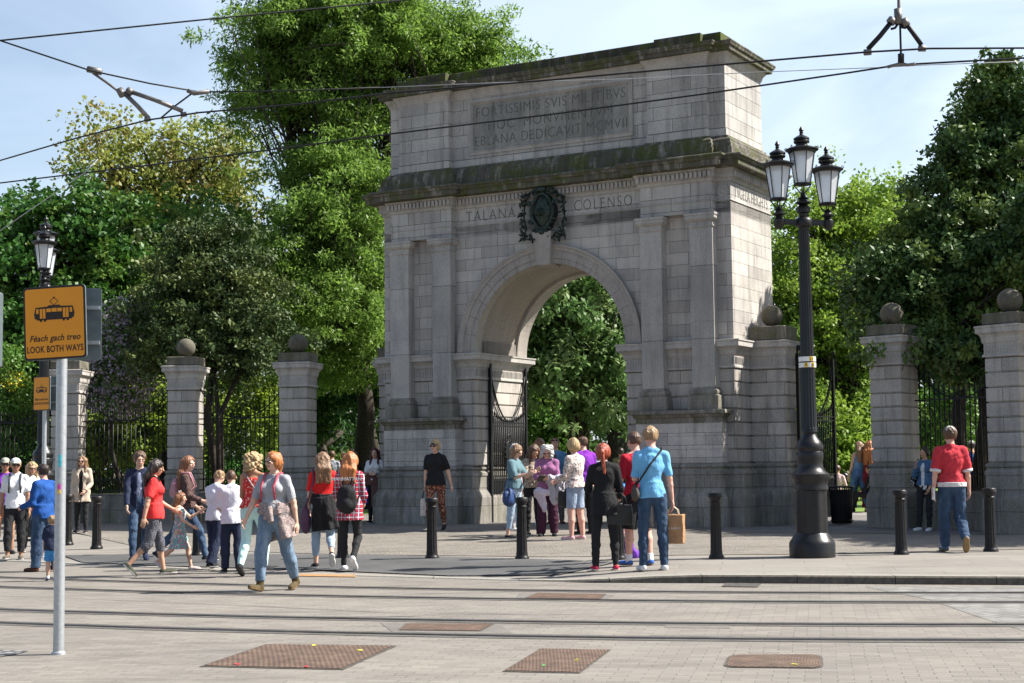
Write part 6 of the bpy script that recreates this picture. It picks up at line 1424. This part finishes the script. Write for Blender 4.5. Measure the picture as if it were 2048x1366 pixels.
M_stripe = c_((.5, .52, .55), 'stripe', (.03, .04, .08)); M_capri = c_((.05, .05, .06), 'fleck', (.17, .17, .2)); M_dress = c_((.22, .40, .40), 'floral', (.62, .16, .24), (.60, .62, .60)); M_camo = c_((.22, .16, .15), 'fleck', (.42, .35, .33)); M_leafy = c_((.32, .25, .19), 'floral', (.55, .5, .42), (.12, .08, .06)); M_crimson = c_((.40, .012, .03)); M_pinkbag = c_((.62, .30, .36)); M_jacket = c_((.035, .022, .02), 'fleck', (.16, .09, .08))
SB = dict(m=c_((.02, .02, .022)), sole=m_white); SBK = dict(m=c_((.02, .02, .022)), sole=flat('dark_sole', (.03, .03, .03))); SW = dict(m=c_((.66, .66, .66))); SBR = dict(m=c_((.10, .035, .02)), sole=flat('dark_sole', (.03, .03, .03))); SRED = dict(m=c_((.42, .02, .06))); SG_ = dict(m=c_((.085, .062, .028)), sole=flat('tan_sole', (.25, .16, .07)), high=.075, sock=M_black); SPINK = dict(m=c_((.62, .34, .36)), sole=m_white); SBLUE = dict(m=c_((.04, .12, .40)), sole=flat('tan_sole', (.25, .16, .07)))
PG = 'people in front of the park gates'
def who(px, fy, hy, heading, label, k=1.03, up=0.0, **kw):
    P = G(px, fy); P.z += up; H = (fy-hy)/FPX*P.y*k; kw.setdefault('group', PG); return person(P, heading, H, label=label, **kw)
T = lambda m, k='t_shirt', **kw: dict(k=k, m=m, **kw)
B_ = lambda m, k='trousers', **kw: dict(k=k, m=m, **kw)
Hh = lambda k, c, **kw: dict(k=k, m=hm[c], **kw)
walkL = dict(legL=(24, 2), shinL=(8, 0), legR=(-14, 2), shinR=(-48, 0), footR=42, armL=(-22, 8), foreL=(-8, 4), armR=(22, 8), foreR=(36, 4))
walkR = dict(legR=(24, 2), shinR=(8, 0), legL=(-14, 2), shinL=(-48, 0), footL=42, armR=(-22, 8), foreR=(-8, 4), armL=(22, 8), foreL=(36, 4))
stand = dict(legL=(2, 4), legR=(-2, 4), armL=(4, 9), armR=(2, 9))
# -- left group
who(8, 1108, 927, 20, 'person in grey green cap and sunglasses cut off by the left edge', top=T(M_purple, sleeve=.6), bottom=B_(c_((.45, .18, .10)), 'shorts', len=.3), shoes=SBK, hair=Hh('short', 'dark'), extras=[('sunglasses',), ('cap', c_((.32, .33, .27)), 1)], pose=stand, skin='tan')
i_ = who(29, 1119, 928, 12, 'woman in white cap, sunglasses and white t-shirt walking at far left', build=1.12, top=T(M_white, sleeve=.42, hem=-.02), bottom=B_(M_blackp, len=.92, flare=1.1), shoes=dict(m=c_((.12, .10, .08))), hair=Hh('short', 'blond'), extras=[('sunglasses',), ('cap', c_((.62, .62, .6)), 1), ('straps', c_((.06, .065, .08)))], pose=dict(legL=(4, 2), shinL=(-2, 0), legR=(16, 2), shinR=(4, 0), armL=(2, 10), foreL=(6, 6), armR=(-12, 12), foreR=(0, 4)), skin='tan', head=(12, 0))
who(62, 1104, 934, 25, 'long haired blonde woman in glasses and white top behind the man in blue', build=1.1, top=T(M_white, sleeve=.5, hem=.02), bottom=B_(M_blackp, flare=1.15), shoes=dict(m=c_((.2, .18, .15))), hair=Hh('long', 'blond', len=.2, front=1), extras=[('glasses',)], pose=stand, head=(5, 5), skin='fair')
who(86, 1143, 940, 245, 'man in royal blue sweater and jeans with his back turned at left', build=1.08, sex='m', top=T(M_blue, 'sweater', sleeve=1.0, hem=-.03, e=.02), bottom=B_(M_djean, e=.018, flare=1.25), shoes=SBR, hair=Hh('short', 'dark'), pose=dict(legL=(6, 3), legR=(-10, 3), shinR=(-14, 1), armL=(10, 8), foreL=(75, -10), armR=(5, 10), foreR=(70, -10)), skin='pink', head=(-15, 6))
who(103, 1162, 1040, 190, 'small boy in navy top and bright blue shorts half hidden by the grey sign pole', top=T(M_navy, sleeve=.5, hem=-.05), bottom=B_(c_((.06, .25, .55)), 'shorts', len=.42, flare=1.2), shoes=dict(m=M_navy, sock=M_white), hair=Hh('short', 'sandy'), pose=dict(legL=(8, 2), legR=(-8, 2), armL=(10, 10), armR=(5, 12)), skin='pale')
who(163, 1066, 920, 2, 'woman in open beige trench coat and black clothes standing by the far left pier', top=T(M_beige, 'trench_coat', sleeve=1.0, hem=-.12, e=.022, open=1, under=M_black, flare=.02), bottom=B_(M_blackp, e=.004), shoes=SB, hair=Hh('long', 'lightbrown', len=.16, front=1), extras=[('sunglasses',)], pose=dict(legL=(8, 2), legR=(-4, 3), armL=(8, 12), foreL=(50, -20), armR=(-4, 10), foreR=(20, 0)), skin='pale')
who(278, 1125, 917, 15, 'teenage boy in navy jacket and jeans behind the woman in bright red', sex='m', build=.92, top=T(M_navy, 'jacket', sleeve=1.0, hem=-.03, e=.02, open=1, under=c_((.3, .33, .45))), bottom=B_(M_djean), shoes=dict(m=M_navy, sole=flat('dark_sole', (.03, .03, .03))), hair=Hh('short', 'brown', vol=.16), pose=dict(legR=(20, 2), shinR=(10, 0), legL=(-14, 2), shinL=(-30, 0), footL=25, armL=(-14, 6), armR=(18, 6), foreR=(30, 0)), skin='pale', head=(10, 8))
I = who(306, 1152, 932, 112, 'dark haired woman in bright coral red t-shirt and grey cropped leggings', build=1.15, top=T(M_coral, sleeve=.42, hem=-.035, e=.018), bottom=B_(M_capri, len=.66, flare=1.0), shoes=dict(m=c_((.05, .055, .035)), sole=m_white), hair=Hh('long', 'dark', len=.13), pose=dict(legL=(16, 2), shinL=(8, 0), legR=(-12, 2), shinR=(-44, 0), footR=46, armL=(14, 8), foreL=(60, -5), armR=(-20, 12), foreR=(-12, 6), twist=8), skin='fair', head=(-10, 14))
strap_bag(I, 'small black bag on the right hip of the woman in coral red', m_darkleather, 1, (.22, .09, .17), low=-.01, strap_m=m_darkleather)
who(358, 1140, 992, 85, 'little girl in frilly pale green dress holding the woman in red by the hand', build=.95, top=T(M_dress, 'bodice', sleeve=.0, hem=.05, neck=.27, e=.008), extras=[('frills', M_dress), ('ears', c_((.45, .4, .42)))], shoes=dict(m=c_((.6, .45, .42)), sole=m_white), hair=Hh('long', 'auburn', len=.24), pose=dict(legL=(24, 2), shinL=(10, 0), legR=(-20, 2), shinR=(-50, 0), footR=40, armL=(40, 25), foreL=(120, 0), armR=(30, 12), foreR=(60, 0)), skin='pale')
I = who(372, 1128, 922, 95, 'woman with long auburn hair, dark jacket and blue jeans walking right', top=T(M_jacket, 'jacket', sleeve=.95, hem=-.0, e=.02, open=1, under=M_maroon), bottom=B_(M_djean, e=.004), shoes=SB, hair=Hh('long', 'auburn', len=.22, vol=.18), pose=dict(legL=(30, 2), shinL=(12, 0), legR=(-26, 2), shinR=(-40, 0), footR=40, armL=(-10, 8), foreL=(45, 0), armR=(10, 8), foreR=(70, 0)), skin='pale', head=(-30, 5))
backpack(I, 'small shiny pink backpack worn by the woman with long auburn hair', c_((.42, .20, .24), rough=.4), (.26, .14, .32))
who(430, 1139, 951, 150, 'taller schoolboy in white shirt and navy trousers looking down, left one of the pair', sex='m', build=.95, top=T(M_whitelil, 'shirt', sleeve=.5, hem=-.035, e=.022), bottom=B_(M_navy, e=.014, flare=1.2), shoes=SB, hair=Hh('short', 'sandy', vol=.07), pose=dict(legL=(8, 2), shinL=(2, 0), legR=(-12, 3), shinR=(-28, 0), armL=(20, 6), foreL=(90, -20), armR=(10, 8), foreR=(80, -10)), skin='pale', head=(0, 32), lean=3)
who(463, 1146, 952, 195, 'schoolboy in white shirt and navy trousers, right one of the pair', sex='m', build=.95, top=T(M_whitelil, 'shirt', sleeve=.5, hem=-.045, e=.022), bottom=B_(M_navy, e=.014, flare=1.2), shoes=SB, hair=Hh('short', 'brown', vol=.07), pose=dict(legL=(4, 2), legR=(-6, 3), shinR=(-16, 0), armL=(10, 8), foreL=(80, -10), armR=(14, 14), foreR=(95, -20)), skin='pale', head=(-8, 26), lean=3)
I = who(506, 1153, 925, 165, 'woman with curly blonde hair, red strapless top and pale mint trousers', build=1.05, hipw=1.12, top=T(M_redflor, 'strapless_top', sleeve=0, hem=.02, neck=.215, e=.012), bottom=B_(M_mint, e=.006), shoes=SBK, hair=Hh('curly', 'blond'), pose=dict(legL=(4, 3), legR=(22, 3), shinR=(-4, 0), legL_=0, shinL=(-30, 0), footL=34, armL=(10, 8), foreL=(50, -10), armR=(-6, 10), foreR=(20, 0)), skin='tan', head=(-20, 5))
strap_bag(I, 'patterned drawstring bag on the back of the woman in mint trousers', M_camo, -1, (.24, .10, .34), low=.0, back=.08)
I = who(548, 1182, 917, -22, 'woman in grey t-shirt, glasses, light jeans and brown lace up boots striding in front', build=1.22, top=T(M_grey, sleeve=.45, hem=.03, e=.010, neck=.295), bottom=B_(M_jean, e=.010, len=.93, flare=1.12), shoes=SG_, hair=Hh('tail', 'ginger', len=.04), extras=[('glasses',), ('waistcloth', M_camo, .15, .05), ('straps', c_((.45, .08, .12)))], pose=dict(legR=(20, 2), shinR=(2, 0), footR=-12, legL=(-18, 4), shinL=(-26, 2), footL=12, armL=(-10, 16), foreL=(-4, 8), armR=(20, 14), foreR=(36, 4)), skin='pale', head=(-18, 3), vox=.009)
I = who(646, 1136, 917, 190, 'woman with long brown hair in short red top and light jeans seen from behind', top=T(M_red, 'crop_top', sleeve=.4, hem=.095, e=.012), bottom=B_(M_ljean, len=.86, e=.008), shoes=SB, hair=Hh('long', 'lightbrown', len=.17), extras=[('waistcloth', M_black, .20, -.03)], pose=dict(legL=(6, 2), shinL=(2, 0), legR=(-4, 3), shinR=(-52, 0), footR=50, armL=(12, 8), foreL=(30, 0), armR=(16, 8), foreR=(60, 0)), skin='pale', head=(-10, 12))
strap_bag(I, 'long dark purple slouchy bag hanging beside the woman in the short red top', c_((.10, .05, .09)), 1, (.26, .14, .42), low=-.10, cross=False, out=.03)
I = who(700, 1141, 919, 172, 'ginger haired woman in red and navy plaid shirt and black trousers', build=1.02, top=T(M_plaid, 'plaid_shirt', sleeve=.95, hem=-.10, e=.022, flare=.03), bottom=B_(M_blackp, e=.003), shoes=SW, hair=Hh('long', 'ginger', len=.16, vol=.16), pose=dict(legL=(4, 2), shinL=(2, 0), legR=(6, 3), shinR=(-46, 0), footR=50, legR_=0, armL=(12, 14), foreL=(80, -20), armR=(10, 8), foreR=(60, -10)), skin='pale', head=(10, 20))
backpack(I, 'black backpack hanging low on the woman in the plaid shirt', c_((.018, .018, .02)), (.30, .18, .42), low=.12)
sc_ = Matrix.Rotation(R(180), 4, 'Z') @ Matrix.Translation((0, -(.105*I['h']*1.02+.012), 0))
lt = text_mesh('MANHATTAN', .072, Matrix.Translation(Vector(I['shc'])-Vector((0, 0, .045*I['h']))) @ sc_ @ FRONT, M_white, I['o'], 'shirt_lettering', .002, offset=.001)
who(750, 1046, 904, -4, 'woman with dark red hair in white shirt standing against the arch, holding a bag', top=T(M_white, sleeve=.4, hem=.0), bottom=B_(M_blackp, e=.006), shoes=SB, hair=Hh('long', 'darkred', len=.10, front=1), pose=dict(legL=(2, 2), legR=(2, 2), armL=(10, 8), foreL=(95, -35), armR=(10, 8), foreR=(95, -35)), skin='pale')
P = G(746, 1046); o = empty('brown_handbag', (P.x, P.y-.26, P.z+1.02), 0, 'brown fringed bag held to her chest by the woman in white by the arch', 'handbag')
mb = MB(); mb.box(-.15, .15, -.03, .03, -.12, .16); mb.build('bag_body', c_((.13, .06, .05)), o, bevel=.02); mb = MB(); mb.box(-.02, .14, -.02, .02, -.62, -.11); mb.build('fringe', c_((.13, .07, .06)), o); mb = MB(); mb.lathe([(.022, 0), (.022, .01)], n=16); mb.M = Matrix.Translation((0, -.032, .02)) @ FRONT; mb.build('clasp', M_white, o)
o = empty('blue_carrier_bag', (P.x-.22, P.y-.16, P.z+.74), 0, 'bright blue carrier bag hanging beside the woman with dark red hair', 'carrier bag'); mb = MB(); mb.box(-.15, .12, -.03, .03, -.30, .10); mb.build('bag_body', c_((.02, .07, .42), rough=.4), o, bevel=.02); mb = MB(); mb.lathe([(.03, 0), (.03, .006)], n=16); mb.M = Matrix.Translation((-.03, -.031, -.1)) @ FRONT; mb.build('badge', M_white, o)
I = who(872, 1063, 893, -14, 'woman in black t-shirt, sunglasses and patterned trousers walking before the arch pier', build=1.15, top=T(M_black, sleeve=.42, hem=-.03, e=.016), bottom=B_(M_pattern, e=.006, len=.95), shoes=SB, hair=Hh('bun', 'blond'), extras=[('sunglasses',), ('headband', c_((.04, .03, .03)))], pose=dict(legR=(12, 2), shinR=(4, 0), legL=(-8, 2), shinL=(-22, 0), footL=20, armL=(-8, 16), foreL=(-2, 14), armR=(-4, 8), foreR=(4, 2)), skin='pale', head=(-15, 0))
bag(I, -1, 'silvery sequinned bag carried by the woman in black top', c_((.40, .37, .34), 'fleck', (.75, .72, .7), rough=.35), (.20, .10, .36), .16, strap_mat=m_darkleather, shape='trap')
mb = MB(); o = mb
# -- group reading by the arch
I = who(1030, 1078, 899, 62, 'woman with fair bob in teal top and pale leggings looking at her phone', build=1.05, top=T(M_teal, sleeve=.5, hem=.0, e=.02), bottom=B_(M_ljean, len=.85, e=.003), shoes=SB, hair=Hh('bob', 'lightbrown'), pose=dict(legL=(4, 2), legR=(-4, 2), armL=(30, 5), foreL=(115, -10), armR=(25, 6), foreR=(105, -10)), skin='pale', head=(0, 28))
bag(I, -1, 'large blue leather bag hanging from the shoulder of the woman in teal', c_((.03, .06, .16), rough=.4), (.42, .18, .34), .16, at_=I['pel']+I['lsh']*-.20+I['up']*.20, strap_mat=c_((.03, .06, .16), rough=.4))
who(1066, 1070, 898, 20, 'woman with brown hair in leafy blouse bent over a phone next to the teal top', top=T(M_leafy, sleeve=.9, hem=.0, e=.018), bottom=B_(M_blackp), shoes=SB, hair=Hh('long', 'brown', len=.1, front=1), pose=dict(armL=(20, 5), foreL=(85, -20), armR=(22, 6), foreR=(95, -25)), skin='fair', head=(-5, 32), lean=5)
who(1081, 1052, 887, 160, 'woman with long wavy brown hair seen from behind among the group by the arch', top=T(c_((.35, .3, .3)), sleeve=.4), bottom=B_(c_((.5, .42, .4)), 'shorts', len=.3), shoes=SW, hair=Hh('long', 'auburn', len=.2, vol=.2), pose=dict(legL=(10, 2), legR=(-10, 3), shinR=(-50, 0), footR=45), skin='pale')
I = who(1096, 1073, 899, -4, 'white haired old woman in mauve cardigan and plum trousers reading a leaflet', build=1.1, top=T(M_mauve, 'cardigan', sleeve=.95, hem=-.03, e=.02), bottom=B_(M_plum, e=.012, flare=1.45), shoes=SBK, hair=Hh('curly', 'white'), extras=[('glasses',), ('necklace', M_white)], pose=dict(legL=(0, 3), legR=(0, 3), armL=(15, 8), foreL=(75, -10), armR=(18, 10), foreR=(85, -30)), skin='pink', head=(4, 26), lean=3)
P = place_thing(I, (I['wrist'][-1]+I['hdir'][-1]*.09)); o = empty('leaflet', P, R(10), 'dark folded leaflet held by the white haired woman', 'leaflet')
mb = MB(); mb.M = Matrix.Rotation(R(-50), 4, 'X') @ Matrix.Rotation(R(15), 4, 'Z'); mb.box(-.13, .06, -.075, .075, -.004, .004); mb.build('cover', flat('dark_leaflet', (.06, .05, .04), .5), o)
P = place_thing(I, I['el'][1]*.35+I['wrist'][1]*.65+np.array([0, -.03, .02])); o = empty('folded_coat', P, 0, 'pale grey coat draped over the arm of the white haired woman', 'coat')
F = Field((-.22, -.16, -.62), (.22, .16, .10), .011); F.cap((-.14, 0, .0), (.14, 0, .01), .065, .065); F.cap((-.08, -.04, -.03), (-.04, -.04, -.42), .095, .07, .05); F.cap((.08, -.04, -.03), (.07, -.05, -.33), .09, .075, .05); F.fold(.016, 4, 22, (1.4, 1, .3)); V, Fc = F.mesh(); npmesh('cloth', V, Fc, c_((.42, .40, .44)), o)
who(1112, 1048, 884, 0, 'man in open denim shirt tilting his head back to look up', sex='m', top=T(M_denims, 'shirt', sleeve=1.0, hem=-.02, e=.018, open=1, under=c_((.08, .09, .1))), bottom=B_(c_((.12, .10, .09))), shoes=SBR, hair=Hh('short', 'auburn'), extras=[('sunglasses',)], pose=dict(armL=(4, 8), armR=(4, 8)), skin='pink', head=(0, -38))
I = who(1152, 1080, 890, 228, 'blonde woman in white floral jacket and denim shorts facing the old woman', build=1.08, top=T(M_floral, 'jacket', sleeve=.95, hem=.0, e=.028), bottom=B_(c_((.22, .27, .36), 'denim'), 'shorts', len=.42, flare=1.1), shoes=SPINK, hair=Hh('bun', 'blond', vol=.22), pose=dict(armL=(10, 8), foreL=(70, -10), armR=(14, 8), foreR=(80, -20), legL=(3, 2), legR=(-2, 2)), skin='pink', head=(-20, 10))
bag(I, -1, 'black tote bag hanging from the arm of the woman in the floral jacket', m_darkleather, (.34, .12, .28), .22, shape='trap', yaw=0, at_=I['wrist'][-1]+np.array([0, .02, -.03]))
P = place_thing(I, I['wrist'][1]*.7+I['el'][1]*.3); o = empty('draped_jacket', P, 0, 'pale lilac jacket hanging between the teal top and the old woman', 'jacket'); o.location = place_thing(I, (0, 0, 0))+Vector((-.62, -.10, .88))
F = Field((-.2, -.14, -.42), (.2, .14, .10), .011); F.cap((-.08, 0, 0), (.08, 0, 0), .07, .06); F.cap((-.04, 0, -.02), (.05, -.02, -.30), .09, .055, .05); F.fold(.014, 9, 24, (1.4, 1, .4)); V, Fc = F.mesh(); npmesh('cloth', V, Fc, c_((.46, .40, .46)), o)
who(1172, 1070, 883, -150+360, 'man in bright purple polo shirt behind the woman in the floral jacket', sex='m', build=1.08, top=T(M_purple, 'polo_shirt', sleeve=.5, hem=-.03, e=.018), bottom=B_(M_blackp, flare=1.1), shoes=SB, hair=Hh('short', 'brown', vol=.06), pose=dict(armL=(6, 8), armR=(10, 8), foreR=(60, -20)), skin='pink', head=(25, 18), lean=3)
who(1032, 1062, 897, 90, 'grey haired woman in pink partly hidden behind the woman in teal', top=T(c_((.55, .35, .42)), sleeve=.8), bottom=B_(c_((.5, .48, .5))), shoes=SW, hair=Hh('bob', 'white'), extras=[('sunglasses',)], pose=stand, skin='pink', vox=.013)
# -- kerb group
I = who(1211, 1141, 902, 183, 'woman with plaited red hair, loose black shirt and black jeans at the kerb', build=1.0, top=T(M_black, 'shirt', sleeve=1.0, hem=-.09, e=.022, flare=.025), bottom=B_(M_blackp, e=.003), shoes=SRED, hair=Hh('tail', 'red', len=.10, vol=.16), pose=dict(legL=(0, 5), legR=(0, 5), armL=(14, 14), foreL=(90, -20), armR=(8, 14), foreR=(65, 5)), skin='pale', head=(-14, 14), vox=.009)
bag(I, -1, 'large black leather handbag of the red haired woman in black', m_darkleather, (.36, .14, .28), .16, shape='trap', at_=I['pel']+np.array([-.21, .02, .15])*1.0, yaw=0)
who(1276, 1131, 878, 205, 'man in dark red t-shirt and black shorts left of the man in light blue', sex='m', build=1.05, top=T(M_crimson, sleeve=.45, hem=-.04), bottom=B_(M_black, 'shorts', len=.50, e=.016, flare=1.35), shoes=dict(m=c_((.04, .12, .40)), sole=flat('tan_sole', (.25, .16, .07)), sock=M_white), hair=Hh('short', 'brown', vol=.06), extras=[('sunglasses',)], pose=dict(legL=(4, 3), legR=(-6, 3), shinR=(-12, 0), armL=(8, 8), foreL=(60, -10), armR=(8, 8), foreR=(70, -10)), skin='pink', head=(10, 24), vox=.010)
I = who(1307, 1141, 869, 184, 'tall man in light blue t-shirt and blue jeans with crossbody bag at the kerb', sex='m', build=1.0, top=T(M_sky, sleeve=.46, hem=-.02, e=.012), bottom=B_(M_djean, e=.006), shoes=SW, hair=Hh('short', 'sandy', vol=.12), pose=dict(legL=(0, 4), legR=(0, 4), armL=(10, 6), foreL=(85, -20), armR=(0, 9), foreR=(5, 7)), skin='pink', head=(-6, 16), vox=.009)
I2 = I
# his right hand (image right, seen from behind)
strap_bag(I, 'dark grey canvas crossbody bag of the man in light blue', c_((.075, .065, .055)), 1, (.28, .10, .22), low=.02, strap_m=c_((.03, .028, .03)), back=.03)
o = bag(I, -1, 'brown paper shopping bag with pale print in the hand of the man in light blue', c_((.36, .20, .10), rough=.7), (.30, .13, .40), .10, 'paper bag', 'paper_bag', 'box', strap_mat=c_((.6, .5, .38)), yaw=-20)
text_mesh('PULL&BEAR', .048, Matrix.Translation((0, -.070, -.30)) @ FRONT, M_white, o, 'bag_print', .001, offset=-.001)
P = G(1249, 1122); o = empty('blue_carrier_bag', (P.x+.02, P.y+.55, P.z+1.03), 0, 'large shiny blue bag between the red haired woman and the pair of men', 'carrier bag'); F = Field((-.24, -.12, -.38), (.24, .12, .12), .011); F.ell((0, 0, -.12), (.17, .09, .22)); F.ell((0, 0, .0), (.13, .06, .09), None, .05); F.fold(.006, 3, 14); V, Fc = F.mesh(); npmesh('bag_body', V, Fc, c_((.02, .24, .68), rough=.35), o)
o = empty('pink_bag', (P.x+.02, P.y+.5, P.z+.58), 0, 'crumpled pink bag hanging below the large blue bag', 'bag'); F = Field((-.13, -.08, -.26), (.13, .08, .06), .011); F.cap((0, 0, 0), (-.03, 0, -.20), .05, .09, cut=True); F.fold(.008, 6, 24); V, Fc = F.mesh(); npmesh('bag_body', V, Fc, c_((.58, .30, .38)), o)
o = empty('purple_jacket', (P.x+.12, P.y+.5, P.z+.28), 0, 'purple jacket trailing to the ground behind the bollard beside the pair of men', 'jacket'); F = Field((-.16, -.10, -.36), (.24, .12, .10), .011); F.cap((-.03, 0, .02), (.03, 0, -.22), .055, .09); F.cap((.03, 0, -.20), (.10, 0, -.21), .07, .06, .04); F.fold(.012, 5, 24); F.plane((0, 0, -.275), (0, 0, -1)); V, Fc = F.mesh(); npmesh('cloth', V, Fc, c_((.17, .05, .42)), o)
# -- right side
I = who(1908, 1104, 868, 176, 'man in red top, grey cap and blue jeans walking away at right', sex='m', build=1.07, top=T(c_((.50, .035, .05)), sleeve=.48, hem=-.0, e=.022, trim=c_((.62, .6, .6))), bottom=B_(M_djean, e=.014, flare=1.25), shoes=dict(m=c_((.10, .14, .2)), sole=flat('tan_sole', (.25, .16, .07))), hair=Hh('short', 'brown'), extras=[('cap', c_((.44, .43, .39)), 1)], pose=dict(legL=(8, 2), shinL=(0, 0), legR=(8, 2), shinR=(-46, 2), footR=55, armL=(-4, 10), foreL=(4, 6), armR=(4, 10), foreR=(14, 6)), skin='pink', head=(8, 2), vox=.009)
P = place_thing(I, I['wrist'][1]+I['hdir'][1]*.06); o = empty('folded_paper', P, 0, 'small folded white paper in the hand of the man in red', 'paper'); mb = MB(); mb.box(-.012, .012, -.05, .05, -.09, .10); mb.build('sheets', M_white, o)
I = who(1853, 1062, 903, -38, 'dark haired woman in denim jacket and black trousers leaning on the pier', top=T(M_denimj, 'denim_jacket', sleeve=.9, hem=.02, e=.02, open=1, under=M_white), bottom=B_(M_blackp, e=.005), shoes=SW, hair=Hh('bun', 'dark'), pose=dict(legL=(8, 2), shinL=(4, 0), legR=(14, 0), shinR=(6, 0), armL=(2, 6), foreL=(30, -10), armR=(30, 4), foreR=(150, -20)), skin='fair', head=(-12, 0), lean=-3)
strap_bag(I, 'black bag with white dots on the arm of the leaning woman', c_((.015, .015, .02), 'floral', (.6, .6, .62)), -1, (.26, .12, .30), low=.10, cross=False)
who(1718, 1024, 890, 200, 'blonde woman in blue top and wide jeans hugging her friend beyond the side gate', top=T(c_((.12, .25, .45)), 'vest', sleeve=0, hem=.04, neck=.27, e=.008), bottom=B_(c_((.05, .12, .24), 'denim'), flare=1.6, len=.95, e=.014), shoes=SW, hair=Hh('long', 'lightbrown', len=.2), pose=dict(legL=(8, 2), shinL=(4, 0), legR=(-16, 4), shinR=(-22, 2), armR=(75, 30), foreR=(85, 5), armL=(10, 8)), skin='pale', head=(-10, 8), side=-6, vox=.012)
who(1742, 1024, 889, 150, 'ginger haired woman in maroon jumpsuit hugging the blonde woman beyond the side gate', top=T(M_maroon, 'jumpsuit_top', sleeve=0, hem=.02, neck=.25, e=.010), bottom=B_(M_maroon, flare=1.7, len=.95, e=.018), shoes=dict(m=c_((.6, .35, .05))), hair=Hh('long', 'ginger', len=.24), pose=dict(armL=(50, 20), foreL=(80, 0), armR=(40, 10), foreR=(70, -20)), skin='pale', head=(20, 20), vox=.012)
o_ = G(1705, 1010); o = empty('black_handbag', (o_.x-.24, o_.y-.1, o_.z+.88), 0, 'black bag on the arm of the blonde woman beyond the side gate', 'handbag'); F = Field((-.17, -.1, -.26), (.17, .1, .16), .012); F.ell((0, 0, -.06), (.13, .08, .17)); F.fold(.006, 3, 16); V, Fc = F.mesh(); npmesh('bag_body', V, Fc, m_darkleather, o)
# people sitting or lying on the grass beyond the side gate
sit = dict(legL=(100, 10), shinL=(20, 0), legR=(96, 12), shinR=(15, 0), armL=(20, 10), foreL=(60, -10), armR=(10, 14), foreR=(40, 0))
def far(px, fy, hy, heading, label, Y=None, **kw):
    P = at(px, fy, Y) if Y else G(px, fy); P.z = gz(P.x, P.y)+.02; H = kw.pop('H', None) or (fy-hy)/FPX*P.y*1.03; kw.setdefault('vox', .016); kw.setdefault('face', False); return person(P, heading, H, label=label, group='people farther off in the park', **kw)
far(1676, 980, 0, 160, 'person in pale pink top sitting on the grass behind the litter bin', Y=44, H=1.65, top=T(c_((.6, .42, .42)), sleeve=.8), bottom=B_(M_ljean), shoes=SW, hair=Hh('short', 'brown'), pose=sit)
far(1742, 980, 0, 250, 'dark dressed person sitting low on the grass beside the pier beyond the side gate', Y=41, H=1.65, top=T(M_black, sleeve=.8), bottom=B_(M_black), shoes=SBK, hair=Hh('short', 'dark'), pose=sit)
far(1948, 1035, 872, 170, 'man in blue top and cap with backpack behind the right railing', Y=38, H=1.75, sex='m', top=T(M_blue, sleeve=.9), bottom=B_(c_((.3, .26, .2))), shoes=SB, hair=Hh('short', 'dark'), extras=[('cap', c_((.4, .4, .38)), 0)], pose=stand)
far(1978, 1035, 900, 190, 'person with curly fair hair in dark top behind the right railing', Y=36, H=1.45, top=T(M_navy, sleeve=.8), bottom=B_(M_navy), shoes=SB, hair=Hh('curly', 'blond'), pose=stand)
far(1962, 990, 0, 20, 'person in green sitting on the lawn seen between the right railing bars', Y=43, H=1.65, top=T(c_((.05, .28, .12)), sleeve=.5), bottom=B_(M_white), shoes=SW, hair=Hh('short', 'blond'), pose=sit)
far(1243, 1000, 880, 178, 'young man in olive t-shirt and dark shorts walking away inside the archway', Y=45, H=1.75, sex='m', top=T(M_olive, sleeve=.45, hem=-.03), bottom=B_(M_black, 'shorts', len=.5, flare=1.2), shoes=SB, hair=Hh('short', 'dark'), pose=stand)
for px, Y, m_, l, hk in ((1190, 58, c_((.35, .45, .6)), 'person in pale blue shirt far off under the archway', 'brown'), (1200, 62, M_white, 'person in white far off under the archway', 'dark'), (1178, 60, M_black, 'person in black far off under the archway', 'brown'), (1256, 52, M_teal, 'person with long dark hair far off at the right of the archway', 'dark')):
    far(px, 1000, 0, 170, l, Y=Y, H=1.68, top=T(m_, sleeve=.6), bottom=B_(M_navy), shoes=SB, hair=Hh('short', hk), pose=stand, vox=.022)
for px, Y, m_, l, hd, hk in ((664, 45, M_stripe, 'person in striped shirt walking away in the gap left of the arch', 180, 'brown'), (687, 47, M_crimson, 'bald man in dark red shirt in the gap left of the arch', 185, 'sandy'), (709, 48, M_black, 'man in black t-shirt facing the street in the gap left of the arch', 0, 'dark'), (697, 52, M_plum, 'person in plum top farthest off in the gap left of the arch', 180, 'dark')):
    far(px, 1000, 0, hd, l, Y=Y, H=1.76, sex='m', top=T(m_, sleeve=.45), bottom=B_(M_navy), shoes=SB, hair=Hh('short', hk) if 'bald' not in l else None, pose=stand, skin='fair')
